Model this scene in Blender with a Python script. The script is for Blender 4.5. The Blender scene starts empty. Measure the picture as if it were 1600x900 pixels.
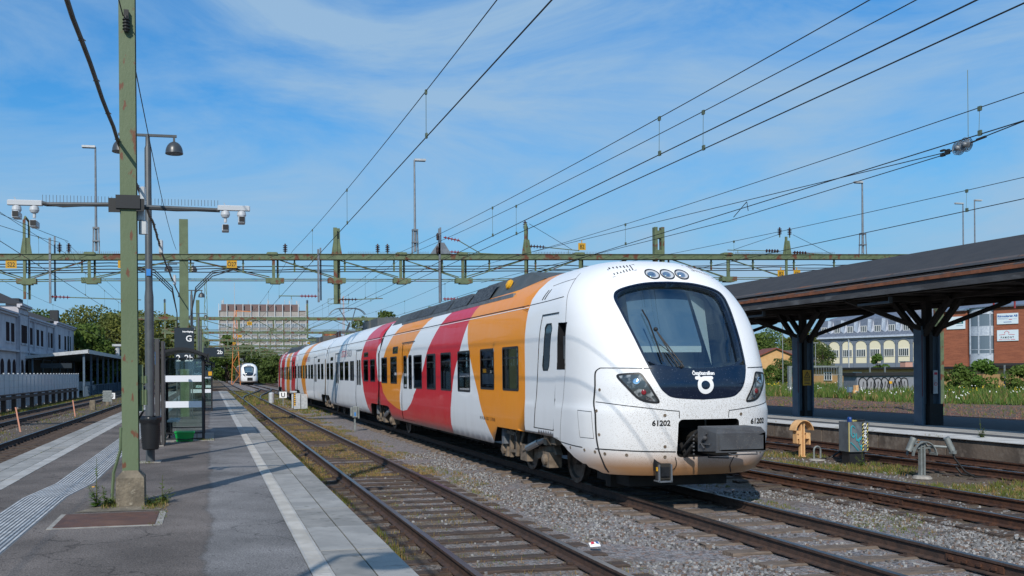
import bpy, math, random
from mathutils import Vector, Matrix, geometry
from mathutils.noise import noise as pnoise
random.seed(7)
R=math.radians
scn=bpy.context.scene
col=scn.collection
# ---------------------------------------------------------------- camera, world, sun, exposure
F=1500.0; YAW=math.atan(315.5/1500); ROLL=.0085; EYE=2.033
cd=bpy.data.cameras.new('camera'); cam=bpy.data.objects.new('camera',cd); col.objects.link(cam)
cd.sensor_width=36; cd.lens=F/1600*36; cd.shift_x=(800-643)/1600; cd.shift_y=(581.6-450)/1600
cd.clip_start=.1; cd.clip_end=4000
cam.matrix_world=Matrix.Translation((0,0,EYE))@Matrix.Rotation(-YAW,4,'Z')@Matrix.Rotation(R(90),4,'X')@Matrix.Rotation(-ROLL,4,'Z')
scn.camera=cam
SUN_AZ=R(28); SUN_EL=R(36)      # the way the shadows run, measured from +Y towards +X; height
w=bpy.data.worlds.new("World"); scn.world=w; w.use_nodes=True
nt=w.node_tree; N=nt.nodes; LK=nt.links
for n in list(N): N.remove(n)
out=N.new('ShaderNodeOutputWorld'); bg=N.new('ShaderNodeBackground'); sky=N.new('ShaderNodeTexSky')
sky.sky_type='NISHITA'; sky.sun_disc=False; sky.sun_elevation=SUN_EL; sky.sun_rotation=SUN_AZ+math.pi
sky.air_density=1.0; sky.dust_density=.6; sky.ozone_density=3.0
hs=N.new('ShaderNodeHueSaturation'); hs.inputs['Saturation'].default_value=1.55; hs.inputs['Value'].default_value=1.0
tc=N.new('ShaderNodeTexCoord'); mp=N.new('ShaderNodeMapping'); mp.inputs['Scale'].default_value=(1.0,1.3,3.2); mp.inputs['Rotation'].default_value=(R(10),R(-30),R(25))
n1=N.new('ShaderNodeTexNoise'); n1.inputs['Scale'].default_value=2.3; n1.inputs['Detail'].default_value=9; n1.inputs['Roughness'].default_value=.60; n1.inputs['Distortion'].default_value=.9
rp=N.new('ShaderNodeValToRGB'); rp.color_ramp.elements[0].position=.36; rp.color_ramp.elements[0].color=(.06,.06,.06,1); rp.color_ramp.elements[1].position=.62; rp.color_ramp.elements[1].color=(.85,.85,.85,1)
mx=N.new('ShaderNodeMix'); mx.data_type='RGBA'; mx.inputs['B'].default_value=(2.35,3.5,4.75,1)
LK.new(tc.outputs['Generated'],mp.inputs['Vector']); LK.new(mp.outputs[0],n1.inputs['Vector']); LK.new(n1.outputs['Fac'],rp.inputs['Fac'])
LK.new(sky.outputs[0],hs.inputs['Color'])
sxz=N.new('ShaderNodeSeparateXYZ'); LK.new(tc.outputs['Generated'],sxz.inputs[0]); hr=N.new('ShaderNodeMapRange'); hr.interpolation_type='SMOOTHSTEP'; hr.inputs['From Min'].default_value=.42; hr.inputs['From Max'].default_value=-.05; LK.new(sxz.outputs[2],hr.inputs['Value'])
hz=N.new('ShaderNodeMix'); hz.data_type='RGBA'; hz.inputs['B'].default_value=(1.45,2.8,4.45,1); LK.new(hr.outputs[0],hz.inputs['Factor']); tn=N.new('ShaderNodeMix'); tn.data_type='RGBA'; tn.blend_type='MULTIPLY'; tn.inputs['Factor'].default_value=1; tn.inputs['B'].default_value=(.48,.95,1.0,1); LK.new(hs.outputs[0],tn.inputs['A']); LK.new(tn.outputs['Result'],hz.inputs['A']); LK.new(hz.outputs['Result'],mx.inputs['A']); LK.new(rp.outputs['Color'],mx.inputs['Factor'])
LK.new(mx.outputs['Result'],bg.inputs['Color']); LK.new(bg.outputs[0],out.inputs['Surface']); bg.inputs['Strength'].default_value=.15
sd=bpy.data.lights.new('sun','SUN'); sd.energy=4.0; sd.angle=R(.5); sd.color=(1,.94,.85)
so=bpy.data.objects.new('sun',sd); col.objects.link(so)
sdir=Vector((math.sin(SUN_AZ)*math.cos(SUN_EL),math.cos(SUN_AZ)*math.cos(SUN_EL),-math.sin(SUN_EL)))
so.rotation_euler=sdir.to_track_quat('-Z','Y').to_euler(); so.location=(-20,-40,40)
scn.view_settings.view_transform='Standard'; scn.view_settings.look='None'; scn.view_settings.exposure=0; scn.view_settings.gamma=1
scn.view_settings.use_curve_mapping=False
scn.render.engine='CYCLES'
# ---------------------------------------------------------------- materials
MATS={}
def mat(name,c,rough=.6,metal=0,c2=None,nscale=4,lo=.4,hi=.6,bump=0,bscale=30,spec=.5,det=6,stretch=(1,1,1),c3=None,n3=1,lo3=.55,hi3=.7,coat=0,rvar=0):
    m=bpy.data.materials.new(name); MATS[name]=m; m.use_nodes=True; nt=m.node_tree; b=nt.nodes['Principled BSDF']; L=nt.links
    b.inputs['Base Color'].default_value=(*c,1); b.inputs['Roughness'].default_value=rough; b.inputs['Metallic'].default_value=metal
    b.inputs['Specular IOR Level'].default_value=spec; b.inputs['Coat Weight'].default_value=coat; b.inputs['Coat Roughness'].default_value=.08
    tc=nt.nodes.new('ShaderNodeTexCoord'); mp=nt.nodes.new('ShaderNodeMapping'); mp.inputs['Scale'].default_value=stretch
    L.new(tc.outputs['Object'],mp.inputs['Vector'])
    def nz(s,d=det):
        n=nt.nodes.new('ShaderNodeTexNoise'); n.inputs['Scale'].default_value=s; n.inputs['Detail'].default_value=d; L.new(mp.outputs[0],n.inputs['Vector']); return n
    def rmp(src,a,z):
        r=nt.nodes.new('ShaderNodeMapRange'); r.inputs['From Min'].default_value=a; r.inputs['From Max'].default_value=z; L.new(src,r.inputs['Value']); return r.outputs[0]
    cur=None
    if c2:
        x=nt.nodes.new('ShaderNodeMix'); x.data_type='RGBA'; x.inputs['A'].default_value=(*c,1); x.inputs['B'].default_value=(*c2,1)
        L.new(rmp(nz(nscale).outputs['Fac'],lo,hi),x.inputs['Factor']); cur=x.outputs['Result']
        if c3:
            y=nt.nodes.new('ShaderNodeMix'); y.data_type='RGBA'; L.new(cur,y.inputs['A']); y.inputs['B'].default_value=(*c3,1)
            L.new(rmp(nz(n3).outputs['Fac'],lo3,hi3),y.inputs['Factor']); cur=y.outputs['Result']
        L.new(cur,b.inputs['Base Color'])
    if rvar:
        rr=nt.nodes.new('ShaderNodeMapRange'); rr.inputs['To Min'].default_value=rough-rvar; rr.inputs['To Max'].default_value=rough+rvar
        L.new(nz(nscale*1.7).outputs['Fac'],rr.inputs['Value']); L.new(rr.outputs[0],b.inputs['Roughness'])
    if bump:
        bn=nt.nodes.new('ShaderNodeBump'); bn.inputs['Strength'].default_value=bump; bn.inputs['Distance'].default_value=.02
        L.new(nz(bscale).outputs['Fac'],bn.inputs['Height']); L.new(bn.outputs[0],b.inputs['Normal'])
    return m
G_='mast_green'
mat('mast_green',(.11,.148,.078),.6,c2=(.09,.122,.062),nscale=3,c3=(.12,.045,.02),n3=2.2,lo3=.64,hi3=.72,bump=.1)
mat('mast_near',(.11,.148,.078),.6,c2=(.095,.13,.066),nscale=2,c3=(.13,.048,.022),n3=8,lo3=.60,hi3=.64,bump=.15,stretch=(1,1,.45))
mat('mast_green_old',(.12,.155,.082),.65,c2=(.09,.12,.062),nscale=5,c3=(.12,.04,.018),n3=3.1,lo3=.56,hi3=.64,bump=.2)
mat('galv',(.20,.22,.245),.5,.3,c2=(.15,.165,.185),nscale=6)
mat('galv_light',(.5,.52,.54),.5,.2,c2=(.4,.42,.44),nscale=6)
mat('darkgrey',(.055,.062,.068),.45,c2=(.07,.078,.085),nscale=5)
mat('lampgrey',(.045,.05,.056),.35,spec=.6)
mat('frame_black',(.012,.012,.014),.45)
mat('black',(.008,.008,.009),.6)
mat('rubber',(.012,.012,.013),.7)
mat('bronze',(.07,.066,.066),.45,.3)
mat('insul_brown',(.045,.018,.013),.25)
mat('insul_red',(.24,.02,.02),.4)
mat('wire',(.03,.028,.026),.6,.5)
mat('wire_green',(.10,.13,.09),.6,.3)
mat('cable',(.015,.015,.016),.6)
mat('cable_grey',(.13,.11,.09),.8,c2=(.09,.08,.07),nscale=12)
mat('camwhite',(.46,.48,.51),.45)
mat('yellow',(.72,.38,.015),.5,c2=(.6,.3,.01),nscale=8)
mat('yellow_warn',(.5,.27,.01),.5)
mat('letter_black',(.01,.01,.01),.5)
mat('letter_white',(.8,.8,.8),.5)
mat('rail_side',(.075,.042,.03),.75,c2=(.045,.028,.022),nscale=9,bump=.3,bscale=40)
mat('rail_rust',(.085,.035,.018),.8,c2=(.05,.022,.014),nscale=9,bump=.3,bscale=40)
mat('rail_top',(.17,.165,.17),.32,.85,c2=(.11,.09,.08),nscale=2,stretch=(1,.2,1))
mat('sleeper_wood',(.085,.058,.045),.9,c2=(.045,.032,.026),nscale=6,stretch=(1,9,9),c3=(.13,.10,.08),n3=3,lo3=.6,hi3=.7,bump=.7,bscale=18)
mat('sleeper_pale',(.19,.145,.115),.9,c2=(.12,.09,.07),nscale=4,stretch=(1,9,9),c3=(.07,.05,.04),n3=3,lo3=.6,hi3=.7,bump=.6,bscale=18)
mat('concrete_base',(.20,.165,.12),.95,c2=(.12,.10,.075),nscale=5,c3=(.30,.26,.2),n3=16,lo3=.6,hi3=.7,bump=.8,bscale=26)
mat('concrete_pale',(.33,.31,.28),.9,c2=(.24,.22,.2),nscale=6,bump=.4)
mat('wall_concrete',(.15,.115,.09),.95,c2=(.08,.062,.05),nscale=1.1,c3=(.2,.165,.135),n3=4,lo3=.5,hi3=.7,bump=.5,bscale=14)
mat('iron_plate',(.12,.055,.035),.75,c2=(.085,.042,.03),nscale=6,c3=(.16,.08,.05),n3=1.5,bump=.2)
mat('slab_b',(.27,.26,.245),.9,c2=(.21,.205,.195),nscale=3.1,c3=(.15,.145,.13),n3=9,lo3=.58,hi3=.72,bump=.25,bscale=60)
mat('slab',(.33,.32,.305),.9,c2=(.25,.245,.235),nscale=2.2,c3=(.2,.195,.185),n3=9,lo3=.6,hi3=.75,bump=.25,bscale=60)
mat('slab_light',(.42,.41,.395),.9,c2=(.33,.32,.305),nscale=2.4,c3=(.3,.29,.28),n3=9,lo3=.6,hi3=.75,bump=.2,bscale=60)
mat('slab_white',(.62,.62,.62),.85,c2=(.5,.5,.5),nscale=2,c3=(.4,.4,.4),n3=6)
mat('rib_white',(.50,.50,.50),.8,c2=(.36,.36,.36),nscale=7)
mat('rib_base',(.12,.12,.125),.9)
mat('joint',(.035,.04,.022),.95)
mat('asphalt2',(.05,.055,.066),.9,c2=(.065,.07,.08),nscale=8,bump=.2,bscale=90)
mat('bin_black',(.012,.012,.014),.35)
mat('bag',(.01,.01,.012),.28,bump=.8,bscale=9)
mat('plastic_green',(.004,.27,.052),.4)
mat('sticker_blue',(.03,.2,.55),.4)
mat('white_band',(.66,.68,.73),.5)
mat('sign_dark',(.018,.026,.036),.35)
mat('orange_crane',(.6,.2,.05),.6)
mat('roof_felt',(.027,.027,.031),.9,c2=(.035,.034,.037),nscale=2.2,bump=.4,bscale=30,c3=(.05,.048,.05),n3=30,lo3=.66,hi3=.7)
mat('eave_tile',(.075,.066,.068),.85,c2=(.14,.065,.04),nscale=1.7,lo=.5,hi=.62,c3=(.045,.045,.05),n3=5,bump=.4)
mat('rust_edge',(.24,.085,.04),.8,c2=(.16,.06,.03),nscale=5)
mat('timber_old',(.075,.078,.085),.9,c2=(.045,.045,.05),nscale=3,c3=(.14,.145,.155),n3=4,lo3=.55,hi3=.72,stretch=(1,.3,1),bump=.4)
mat('timber_dark',(.022,.018,.016),.9,c2=(.03,.024,.02),nscale=4)
mat('steel_blue',(.085,.135,.19),.5,c2=(.07,.11,.16),nscale=3)
mat('pillar_pad',(.018,.018,.018),.8,bump=.5,bscale=20)
mat('red_line',(.10,.008,.012),.5)
mat('buffer_cream',(.72,.43,.20),.7,c2=(.66,.38,.17),nscale=6,c3=(.15,.05,.02),n3=9,lo3=.64,hi3=.7,bump=.3)
mat('post_grey',(.25,.27,.265),.6,.3,c2=(.18,.2,.2),nscale=8)
mat('cab_grey',(.13,.15,.165),.5,c2=(.1,.115,.13),nscale=5)
mat('teal_paint',(.03,.30,.36),.5)
mat('hazard_yellow',(.62,.52,.16),.5)
mat('blue_cap',(.01,.05,.22),.25)
mat('peg_pink',(.55,.25,.17),.7)
mat('paint_orange',(.6,.27,.05),.7)
mat('brown_timber',(.09,.06,.045),.9,c2=(.055,.038,.03),nscale=6,bump=.4)
# buildings
mat('render_lilac',(.50,.49,.53),.9,c2=(.43,.42,.46),nscale=.7)
mat('window_dark',(.035,.022,.024),.9,spec=.05)
mat('window_glass',(.03,.045,.055),.08,spec=.8)
mat('slate',(.03,.032,.038),.8)
mat('grey_roof',(.19,.215,.27),.45,.3,c2=(.15,.175,.225),nscale=2)
mat('zinc',(.50,.54,.60),.4,.2,c2=(.40,.44,.51),nscale=3)
mat('grey_frame',(.155,.185,.235),.6)
mat('cream',(.68,.63,.47),.8)
mat('white_wall',(.68,.68,.66),.7)
mat('brick',(.29,.095,.05),.9,c2=(.22,.07,.038),nscale=1.4,c3=(.34,.13,.07),n3=9,stretch=(.5,.5,3))
mat('pink_wall',(.50,.27,.22),.8)
mat('ochre_wall',(.55,.33,.145),.85,c2=(.5,.29,.12),nscale=2)
mat('red_tile',(.22,.055,.032),.8,c2=(.15,.05,.035),nscale=2)
mat('brown_roof',(.13,.085,.065),.85,c2=(.1,.065,.05),nscale=2)
mat('black_roof',(.016,.016,.018),.8)
mat('tower_pink',(.36,.325,.305),.8,c2=(.30,.275,.26),nscale=.3)
mat('tower_brown',(.16,.105,.10),.8)
mat('tower_white',(.48,.50,.53),.7)
mat('tower_glass',(.12,.16,.2),.25)
mat('grey_paint',(.21,.225,.26),.7,c2=(.17,.185,.215),nscale=2)
mat('graf_white',(.27,.27,.29),.6)
mat('sign_blue',(.02,.10,.33),.5); mat('sign_teal',(.02,.16,.17),.5); mat('sign_red',(.55,.03,.06),.5); mat('sign_pale',(.62,.70,.75),.5)
mat('bark',(.07,.05,.035),.95,c2=(.045,.032,.024),nscale=6,bump=.6)
def leafmat(name,c,c2,tr=.25,ns=.35):
    m=mat(name,c,.65,c2=c2,nscale=ns,lo=.38,hi=.62,det=4,spec=.25)
    nt=m.node_tree; b=nt.nodes['Principled BSDF']; o=nt.nodes['Material Output']
    t=nt.nodes.new('ShaderNodeBsdfTranslucent'); s=nt.nodes.new('ShaderNodeMixShader'); s.inputs[0].default_value=tr
    src=b.inputs['Base Color'].links[0].from_socket; nt.links.new(src,t.inputs['Color'])
    nt.links.new(b.outputs[0],s.inputs[1]); nt.links.new(t.outputs[0],s.inputs[2]); nt.links.new(s.outputs[0],o.inputs['Surface']); return m
leafmat('leaf_dark',(.06,.095,.022),(.09,.125,.03)); leafmat('leaf_olive',(.165,.175,.038),(.10,.12,.03)); leafmat('leaf_mid',(.11,.16,.03),(.07,.115,.022)); leafmat('leaf_fresh',(.10,.19,.03),(.07,.13,.022),ns=3)
leafmat('grass_dry',(.36,.235,.10),(.24,.17,.07),ns=1.2); leafmat('grass_green',(.12,.16,.03),(.17,.18,.045),ns=1.5); leafmat('grass_meadow',(.125,.17,.035),(.085,.125,.025),ns=.4)
leafmat('moss',(.10,.125,.022),(.15,.14,.03),ns=2)
mat('flower_yellow',(.75,.5,.02),.6); mat('flower_white',(.7,.7,.66),.6); mat('flower_violet',(.16,.16,.34),.6)
def glass(name,tint,fac,rough=.02,gl=(.9,.95,1)):
    m=bpy.data.materials.new(name); MATS[name]=m; m.use_nodes=True; nt=m.node_tree; nt.nodes.remove(nt.nodes['Principled BSDF']); o=nt.nodes['Material Output']
    t=nt.nodes.new('ShaderNodeBsdfTransparent'); t.inputs[0].default_value=(*tint,1); g=nt.nodes.new('ShaderNodeBsdfGlossy'); g.inputs['Roughness'].default_value=rough; g.inputs['Color'].default_value=(*gl,1)
    f=nt.nodes.new('ShaderNodeFresnel'); f.inputs['IOR'].default_value=1.5; a=nt.nodes.new('ShaderNodeMath'); a.operation='MULTIPLY_ADD'; a.inputs[1].default_value=1-fac; a.inputs[2].default_value=fac; a.use_clamp=True
    s=nt.nodes.new('ShaderNodeMixShader'); nt.links.new(f.outputs[0],a.inputs[0]); nt.links.new(a.outputs[0],s.inputs[0]); nt.links.new(t.outputs[0],s.inputs[1]); nt.links.new(g.outputs[0],s.inputs[2]); nt.links.new(s.outputs[0],o.inputs['Surface']); return m
glass('glass_clear',(.86,.92,.9),.02); glass('glass_train',(.30,.34,.33),.04); glass('glass_wind',(.62,.74,.80),.13); mat('glass_fence',(.55,.60,.66),.35,coat=.3)
glass('glass_lens',(.75,.8,.82),.04)
# ---------------------------------------------------------------- mesh builder
class B:
    def __init__(s,org=(0,0,0)): s.v=[];s.f=[];s.m=[];s.o=Vector(org);s.n=None
    def add(s,vs,fs,mi=0):
        k=len(s.v); s.v+= [Vector(p) for p in vs]; s.f+=[tuple(i+k for i in f) for f in fs]; s.m+=[mi]*len(fs)
    def box(s,x0,x1,y0,y1,z0,z1,mi=0):
        s.add([(x0,y0,z0),(x1,y0,z0),(x1,y1,z0),(x0,y1,z0),(x0,y0,z1),(x1,y0,z1),(x1,y1,z1),(x0,y1,z1)],[(0,3,2,1),(4,5,6,7),(0,1,5,4),(1,2,6,5),(2,3,7,6),(3,0,4,7)],mi)
    def bbox(s,x0,x1,y0,y1,z0,z1,mi=0,b=.01):   # box with chamfered vertical and top edges
        p=[(x0+b,y0),(x1-b,y0),(x1,y0+b),(x1,y1-b),(x1-b,y1),(x0+b,y1),(x0,y1-b),(x0,y0+b)]
        cx,cy=(x0+x1)/2,(y0+y1)/2; k=lambda q,t:(q[0]+(cx-q[0])*t*0+(b if q[0]<cx else -b)*t,q[1]+(b if q[1]<cy else -b)*t)
        vs=[(a,c,z0) for a,c in p]+[(a,c,z1-b) for a,c in p]+[(*k(q,1),z1) for q in p]
        fs=[tuple(range(7,-1,-1)),tuple(range(16,24))]
        for i in range(8):
            j=(i+1)%8; fs+=[(i,j,j+8,i+8),(i+8,j+8,j+16,i+16)]
        s.add(vs,fs,mi)
    def beam(s,p,q,w,h,mi=0,up=(0,0,1)):
        p=Vector(p);q=Vector(q);d=(q-p).normalized();u=Vector(up)
        if abs(d.dot(u))>.99:u=Vector((0,1,0))
        a=d.cross(u).normalized()*w/2;c=a.cross(d).normalized()*h/2
        s.add([p-a-c,p+a-c,p+a+c,p-a+c,q-a-c,q+a-c,q+a+c,q-a+c],[(0,1,2,3),(7,6,5,4),(0,4,5,1),(1,5,6,2),(2,6,7,3),(3,7,4,0)],mi)
    def tube(s,path,r,n=6,mi=0,cap=True):
        P=[Vector(p) for p in path]; rs=r if isinstance(r,(list,tuple)) else [r]*len(P)
        k=len(s.v); up=None
        for i,p in enumerate(P):
            d=(P[min(i+1,len(P)-1)]-P[max(i-1,0)]).normalized()
            if up is None: up=Vector((0,0,1)) if abs(d.z)<.9 else Vector((1,0,0))
            a=d.cross(up).normalized(); c=a.cross(d).normalized(); up=c
            for j in range(n):
                t=2*math.pi*j/n; s.v.append(p+(a*math.cos(t)+c*math.sin(t))*rs[i])
        for i in range(len(P)-1):
            for j in range(n):
                a=k+i*n+j;b=k+i*n+(j+1)%n; s.f.append((a,a+n,b+n,b)); s.m.append(mi)
        if cap: s.f.append(tuple(k+j for j in range(n))); s.f.append(tuple(k+(len(P)-1)*n+j for j in range(n-1,-1,-1))); s.m+=[mi,mi]
    def lathe(s,prof,c,axis=(0,0,1),n=12,mi=0):
        ax=Vector(axis).normalized(); u=Vector((1,0,0)) if abs(ax.x)<.9 else Vector((0,1,0)); a=ax.cross(u).normalized(); b=ax.cross(a); c=Vector(c); k=len(s.v)
        for r,h in prof:
            for j in range(n):
                t=2*math.pi*j/n; s.v.append(c+ax*h+(a*math.cos(t)+b*math.sin(t))*max(r,1e-4))
        for i in range(len(prof)-1):
            for j in range(n):
                p=k+i*n+j;q=k+i*n+(j+1)%n; s.f.append((p,q,q+n,p+n)); s.m.append(mi)
        s.f.append(tuple(k+j for j in range(n-1,-1,-1))); s.f.append(tuple(k+(len(prof)-1)*n+j for j in range(n))); s.m+=[mi,mi]
    def ball(s,c,r,mi=0,n=8,sz=1):
        s.lathe([(r*math.sin(math.pi*i/n),-r*sz*math.cos(math.pi*i/n)) for i in range(n+1)],c,n=n+2,mi=mi)
    def prism(s,poly,d,mi=0):  # poly: 3D points (planar), extruded by vector d
        n=len(poly);P=[Vector(p) for p in poly];d=Vector(d)
        s.add(P+[p+d for p in P],[tuple(range(n-1,-1,-1)),tuple(range(n,2*n))]+[(i,(i+1)%n,(i+1)%n+n,i+n) for i in range(n)],mi)
    def quad(s,a,b,c,d,mi=0): s.add([a,b,c,d],[(0,1,2,3)],mi)
    def build(s,name,mats,parent=None,smooth=False,norm=None,auto=False):
        me=bpy.data.meshes.new(name); me.from_pydata([p-s.o for p in s.v],[],s.f)
        if isinstance(mats,str): mats=[mats]
        for m in mats: me.materials.append(MATS[m])
        me.polygons.foreach_set('material_index',s.m)
        if smooth: me.polygons.foreach_set('use_smooth',[True]*len(s.f))
        me.update()
        if auto: me.set_sharp_from_angle(angle=R(35))
        if norm: me.normals_split_custom_set_from_vertices(norm)
        o=bpy.data.objects.new(name,me); col.objects.link(o)
        if parent: o.parent=parent
        return o
def tag(o,label=None,cat=None,group=None,kind=None):
    if label:o['label']=label
    if cat:o['category']=cat
    if group:o['group']=group
    if kind:o['kind']=kind
    return o
def thing(name,label,cat,loc=(0,0,0),group=None,rz=0):
    o=bpy.data.objects.new(name,None); o.empty_display_size=.3; o.location=loc; o.rotation_euler.z=rz; col.objects.link(o); return tag(o,label,cat,group)
def kids(o): return [c for c in list(bpy.data.objects) if c.parent==o]
KID={}
def index_kids():
    KID.clear()
    for c in bpy.data.objects:
        if c.parent: KID.setdefault(c.parent.name,[]).append(c)
def copy_tree(o,parent=None,label=None,loc=None):
    c=o.copy(); col.objects.link(c); c.parent=parent
    if label:c['label']=label
    if loc is not None:c.location=loc
    for ch in KID.get(o.name,[]): copy_tree(ch,c)
    return c
def struct(name,bm,mats,smooth=False): return tag(bm.build(name,mats,None,smooth),kind='structure')
FONT=None
def text(s,size,fn,name,m,parent,align='CENTER',bold=0,sx=1,ext=0,sp=1):
    """text outline filled to a mesh; fn maps a flat (x,y) to a 3D point"""
    cu=bpy.data.curves.new('t','FONT'); cu.body=s; cu.size=size; cu.align_x=align; cu.offset=bold; cu.resolution_u=3; cu.space_character=sp
    o=bpy.data.objects.new('t',cu); col.objects.link(o); dg=bpy.context.evaluated_depsgraph_get(); me=bpy.data.meshes.new_from_object(o.evaluated_get(dg))
    bpy.data.objects.remove(o); bpy.data.curves.remove(cu)
    for v in me.vertices: v.co=Vector(fn(v.co.x*sx,v.co.y))
    me.materials.clear(); me.materials.append(MATS[m]); me.name=name; n=bpy.data.objects.new(name,me); col.objects.link(n); n.parent=parent; return n
# ================================================================ GROUND
def ground_mats():
    # far ground: grass and soil
    m=mat('ground_far',(.08,.10,.03),.95,c2=(.12,.12,.045),nscale=.05,c3=(.13,.10,.07),n3=.11,lo3=.55,hi3=.7)
    # ballast: stones, soil and weeds, by distance across the yard
    m=bpy.data.materials.new('ballast'); MATS['ballast']=m; m.use_nodes=True; nt=m.node_tree; b=nt.nodes['Principled BSDF']; L=nt.links; nn=nt.nodes.new
    b.inputs['Roughness'].default_value=.95; b.inputs['Specular IOR Level'].default_value=.2
    tc=nn('ShaderNodeTexCoord')
    v=nn('ShaderNodeTexVoronoi'); v.inputs['Scale'].default_value=21; v.voronoi_dimensions='2D'; L.new(tc.outputs['Object'],v.inputs['Vector'])
    ve=nn('ShaderNodeTexVoronoi'); ve.feature='DISTANCE_TO_EDGE'; ve.inputs['Scale'].default_value=21; ve.voronoi_dimensions='2D'; L.new(tc.outputs['Object'],ve.inputs['Vector'])
    sc=nn('ShaderNodeSeparateColor'); L.new(v.outputs['Color'],sc.inputs[0])
    st=nn('ShaderNodeValToRGB'); e=st.color_ramp.elements
    e[0].position=0;e[0].color=(.10,.095,.095,1);e[1].position=1;e[1].color=(.34,.335,.335,1)
    for p,c in ((.2,(.20,.20,.21,1)),(.45,(.25,.25,.265,1)),(.6,(.24,.17,.14,1)),(.75,(.29,.29,.30,1)),(.88,(.14,.13,.125,1))): q=e.new(p); q.color=c
    L.new(sc.outputs[0],st.inputs[0])
    gap=nn('ShaderNodeMapRange'); gap.inputs['From Max'].default_value=.12; gap.inputs['To Min'].default_value=.42; L.new(ve.outputs['Distance'],gap.inputs['Value'])
    mu=nn('ShaderNodeMix'); mu.data_type='RGBA'; mu.blend_type='MULTIPLY'; mu.inputs['Factor'].default_value=1; L.new(st.outputs[0],mu.inputs['A']); L.new(gap.outputs[0],mu.inputs['B'])
    sx=nn('ShaderNodeSeparateXYZ'); L.new(tc.outputs['Object'],sx.inputs[0])
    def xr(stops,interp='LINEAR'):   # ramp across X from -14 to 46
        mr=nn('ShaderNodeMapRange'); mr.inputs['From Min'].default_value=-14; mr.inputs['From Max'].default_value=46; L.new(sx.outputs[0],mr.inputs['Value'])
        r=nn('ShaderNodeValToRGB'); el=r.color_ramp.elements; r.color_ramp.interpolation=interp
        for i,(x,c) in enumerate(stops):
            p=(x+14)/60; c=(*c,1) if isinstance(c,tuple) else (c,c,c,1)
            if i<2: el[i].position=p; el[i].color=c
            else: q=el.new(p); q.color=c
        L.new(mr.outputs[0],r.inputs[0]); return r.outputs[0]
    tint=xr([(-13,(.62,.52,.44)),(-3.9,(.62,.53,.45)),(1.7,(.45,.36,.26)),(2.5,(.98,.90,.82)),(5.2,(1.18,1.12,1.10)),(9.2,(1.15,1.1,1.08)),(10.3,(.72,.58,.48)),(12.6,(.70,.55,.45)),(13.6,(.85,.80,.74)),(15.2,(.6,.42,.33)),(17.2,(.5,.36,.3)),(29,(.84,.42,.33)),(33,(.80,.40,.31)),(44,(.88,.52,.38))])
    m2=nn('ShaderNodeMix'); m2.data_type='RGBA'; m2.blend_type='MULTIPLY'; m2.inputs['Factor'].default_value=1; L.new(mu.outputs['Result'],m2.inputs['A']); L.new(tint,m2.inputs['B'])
    # soil patches
    n1=nn('ShaderNodeTexNoise'); n1.inputs['Scale'].default_value=.9; n1.inputs['Detail'].default_value=7; L.new(tc.outputs['Object'],n1.inputs['Vector'])
    n2=nn('ShaderNodeTexNoise'); n2.inputs['Scale'].default_value=26; n2.inputs['Detail'].default_value=5; L.new(tc.outputs['Object'],n2.inputs['Vector'])
    soil=nn('ShaderNodeValToRGB'); soil.color_ramp.elements[0].color=(.07,.052,.036,1); soil.color_ramp.elements[1].color=(.19,.15,.11,1); soil.color_ramp.elements[0].position=.35; soil.color_ramp.elements[1].position=.65; L.new(n2.outputs[0],soil.inputs[0])
    am=xr([(-13,.58),(-3.9,.58),(1.7,.75),(2.6,.52),(4.0,.46),(4.9,.42),(5.6,.36),(8.6,.36),(9.4,.46),(10.6,.58),(12.4,.55),(13.4,.5),(15,.66),(17.2,.64),(29,.5),(44,.6)])
    ad=nn('ShaderNodeMath'); L.new(n1.outputs[0],ad.inputs[0]); L.new(am,ad.inputs[1])
    n3=nn('ShaderNodeMath'); n3.operation='MULTIPLY_ADD'; n3.inputs[1].default_value=.28; L.new(n2.outputs[0],n3.inputs[0]); L.new(ad.outputs[0],n3.inputs[2])
    mk=nn('ShaderNodeMapRange'); mk.inputs['From Min'].default_value=1.12; mk.inputs['From Max'].default_value=1.26; L.new(n3.outputs[0],mk.inputs['Value'])
    m3=nn('ShaderNodeMix'); m3.data_type='RGBA'; L.new(mk.outputs[0],m3.inputs['Factor']); L.new(m2.outputs['Result'],m3.inputs['A']); L.new(soil.outputs[0],m3.inputs['B'])
    L.new(m3.outputs['Result'],b.inputs['Base Color'])
    bp=nn('ShaderNodeBump'); bp.inputs['Strength'].default_value=.9; bp.inputs['Distance'].default_value=.03; L.new(ve.outputs['Distance'],bp.inputs['Height']); L.new(bp.outputs[0],b.inputs['Normal'])
    # asphalt of the near platform: patches and stripes of its own wear
    m=bpy.data.materials.new('asphalt'); MATS['asphalt']=m; m.use_nodes=True; nt=m.node_tree; b=nt.nodes['Principled BSDF']; L=nt.links; nn=nt.nodes.new
    b.inputs['Roughness'].default_value=.9; b.inputs['Specular IOR Level'].default_value=.25
    tc=nn('ShaderNodeTexCoord'); sx=nn('ShaderNodeSeparateXYZ'); L.new(tc.outputs['Object'],sx.inputs[0])
    nz=nn('ShaderNodeTexNoise'); nz.inputs['Scale'].default_value=1.3; nz.inputs['Detail'].default_value=8; L.new(tc.outputs['Object'],nz.inputs['Vector'])
    nf=nn('ShaderNodeTexNoise'); nf.inputs['Scale'].default_value=70; nf.inputs['Detail'].default_value=3; L.new(tc.outputs['Object'],nf.inputs['Vector'])
    wob=nn('ShaderNodeMath'); wob.operation='MULTIPLY_ADD'; wob.inputs[1].default_value=.35; L.new(nz.outputs[0],wob.inputs[0]); L.new(sx.outputs[0],wob.inputs[2])
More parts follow.
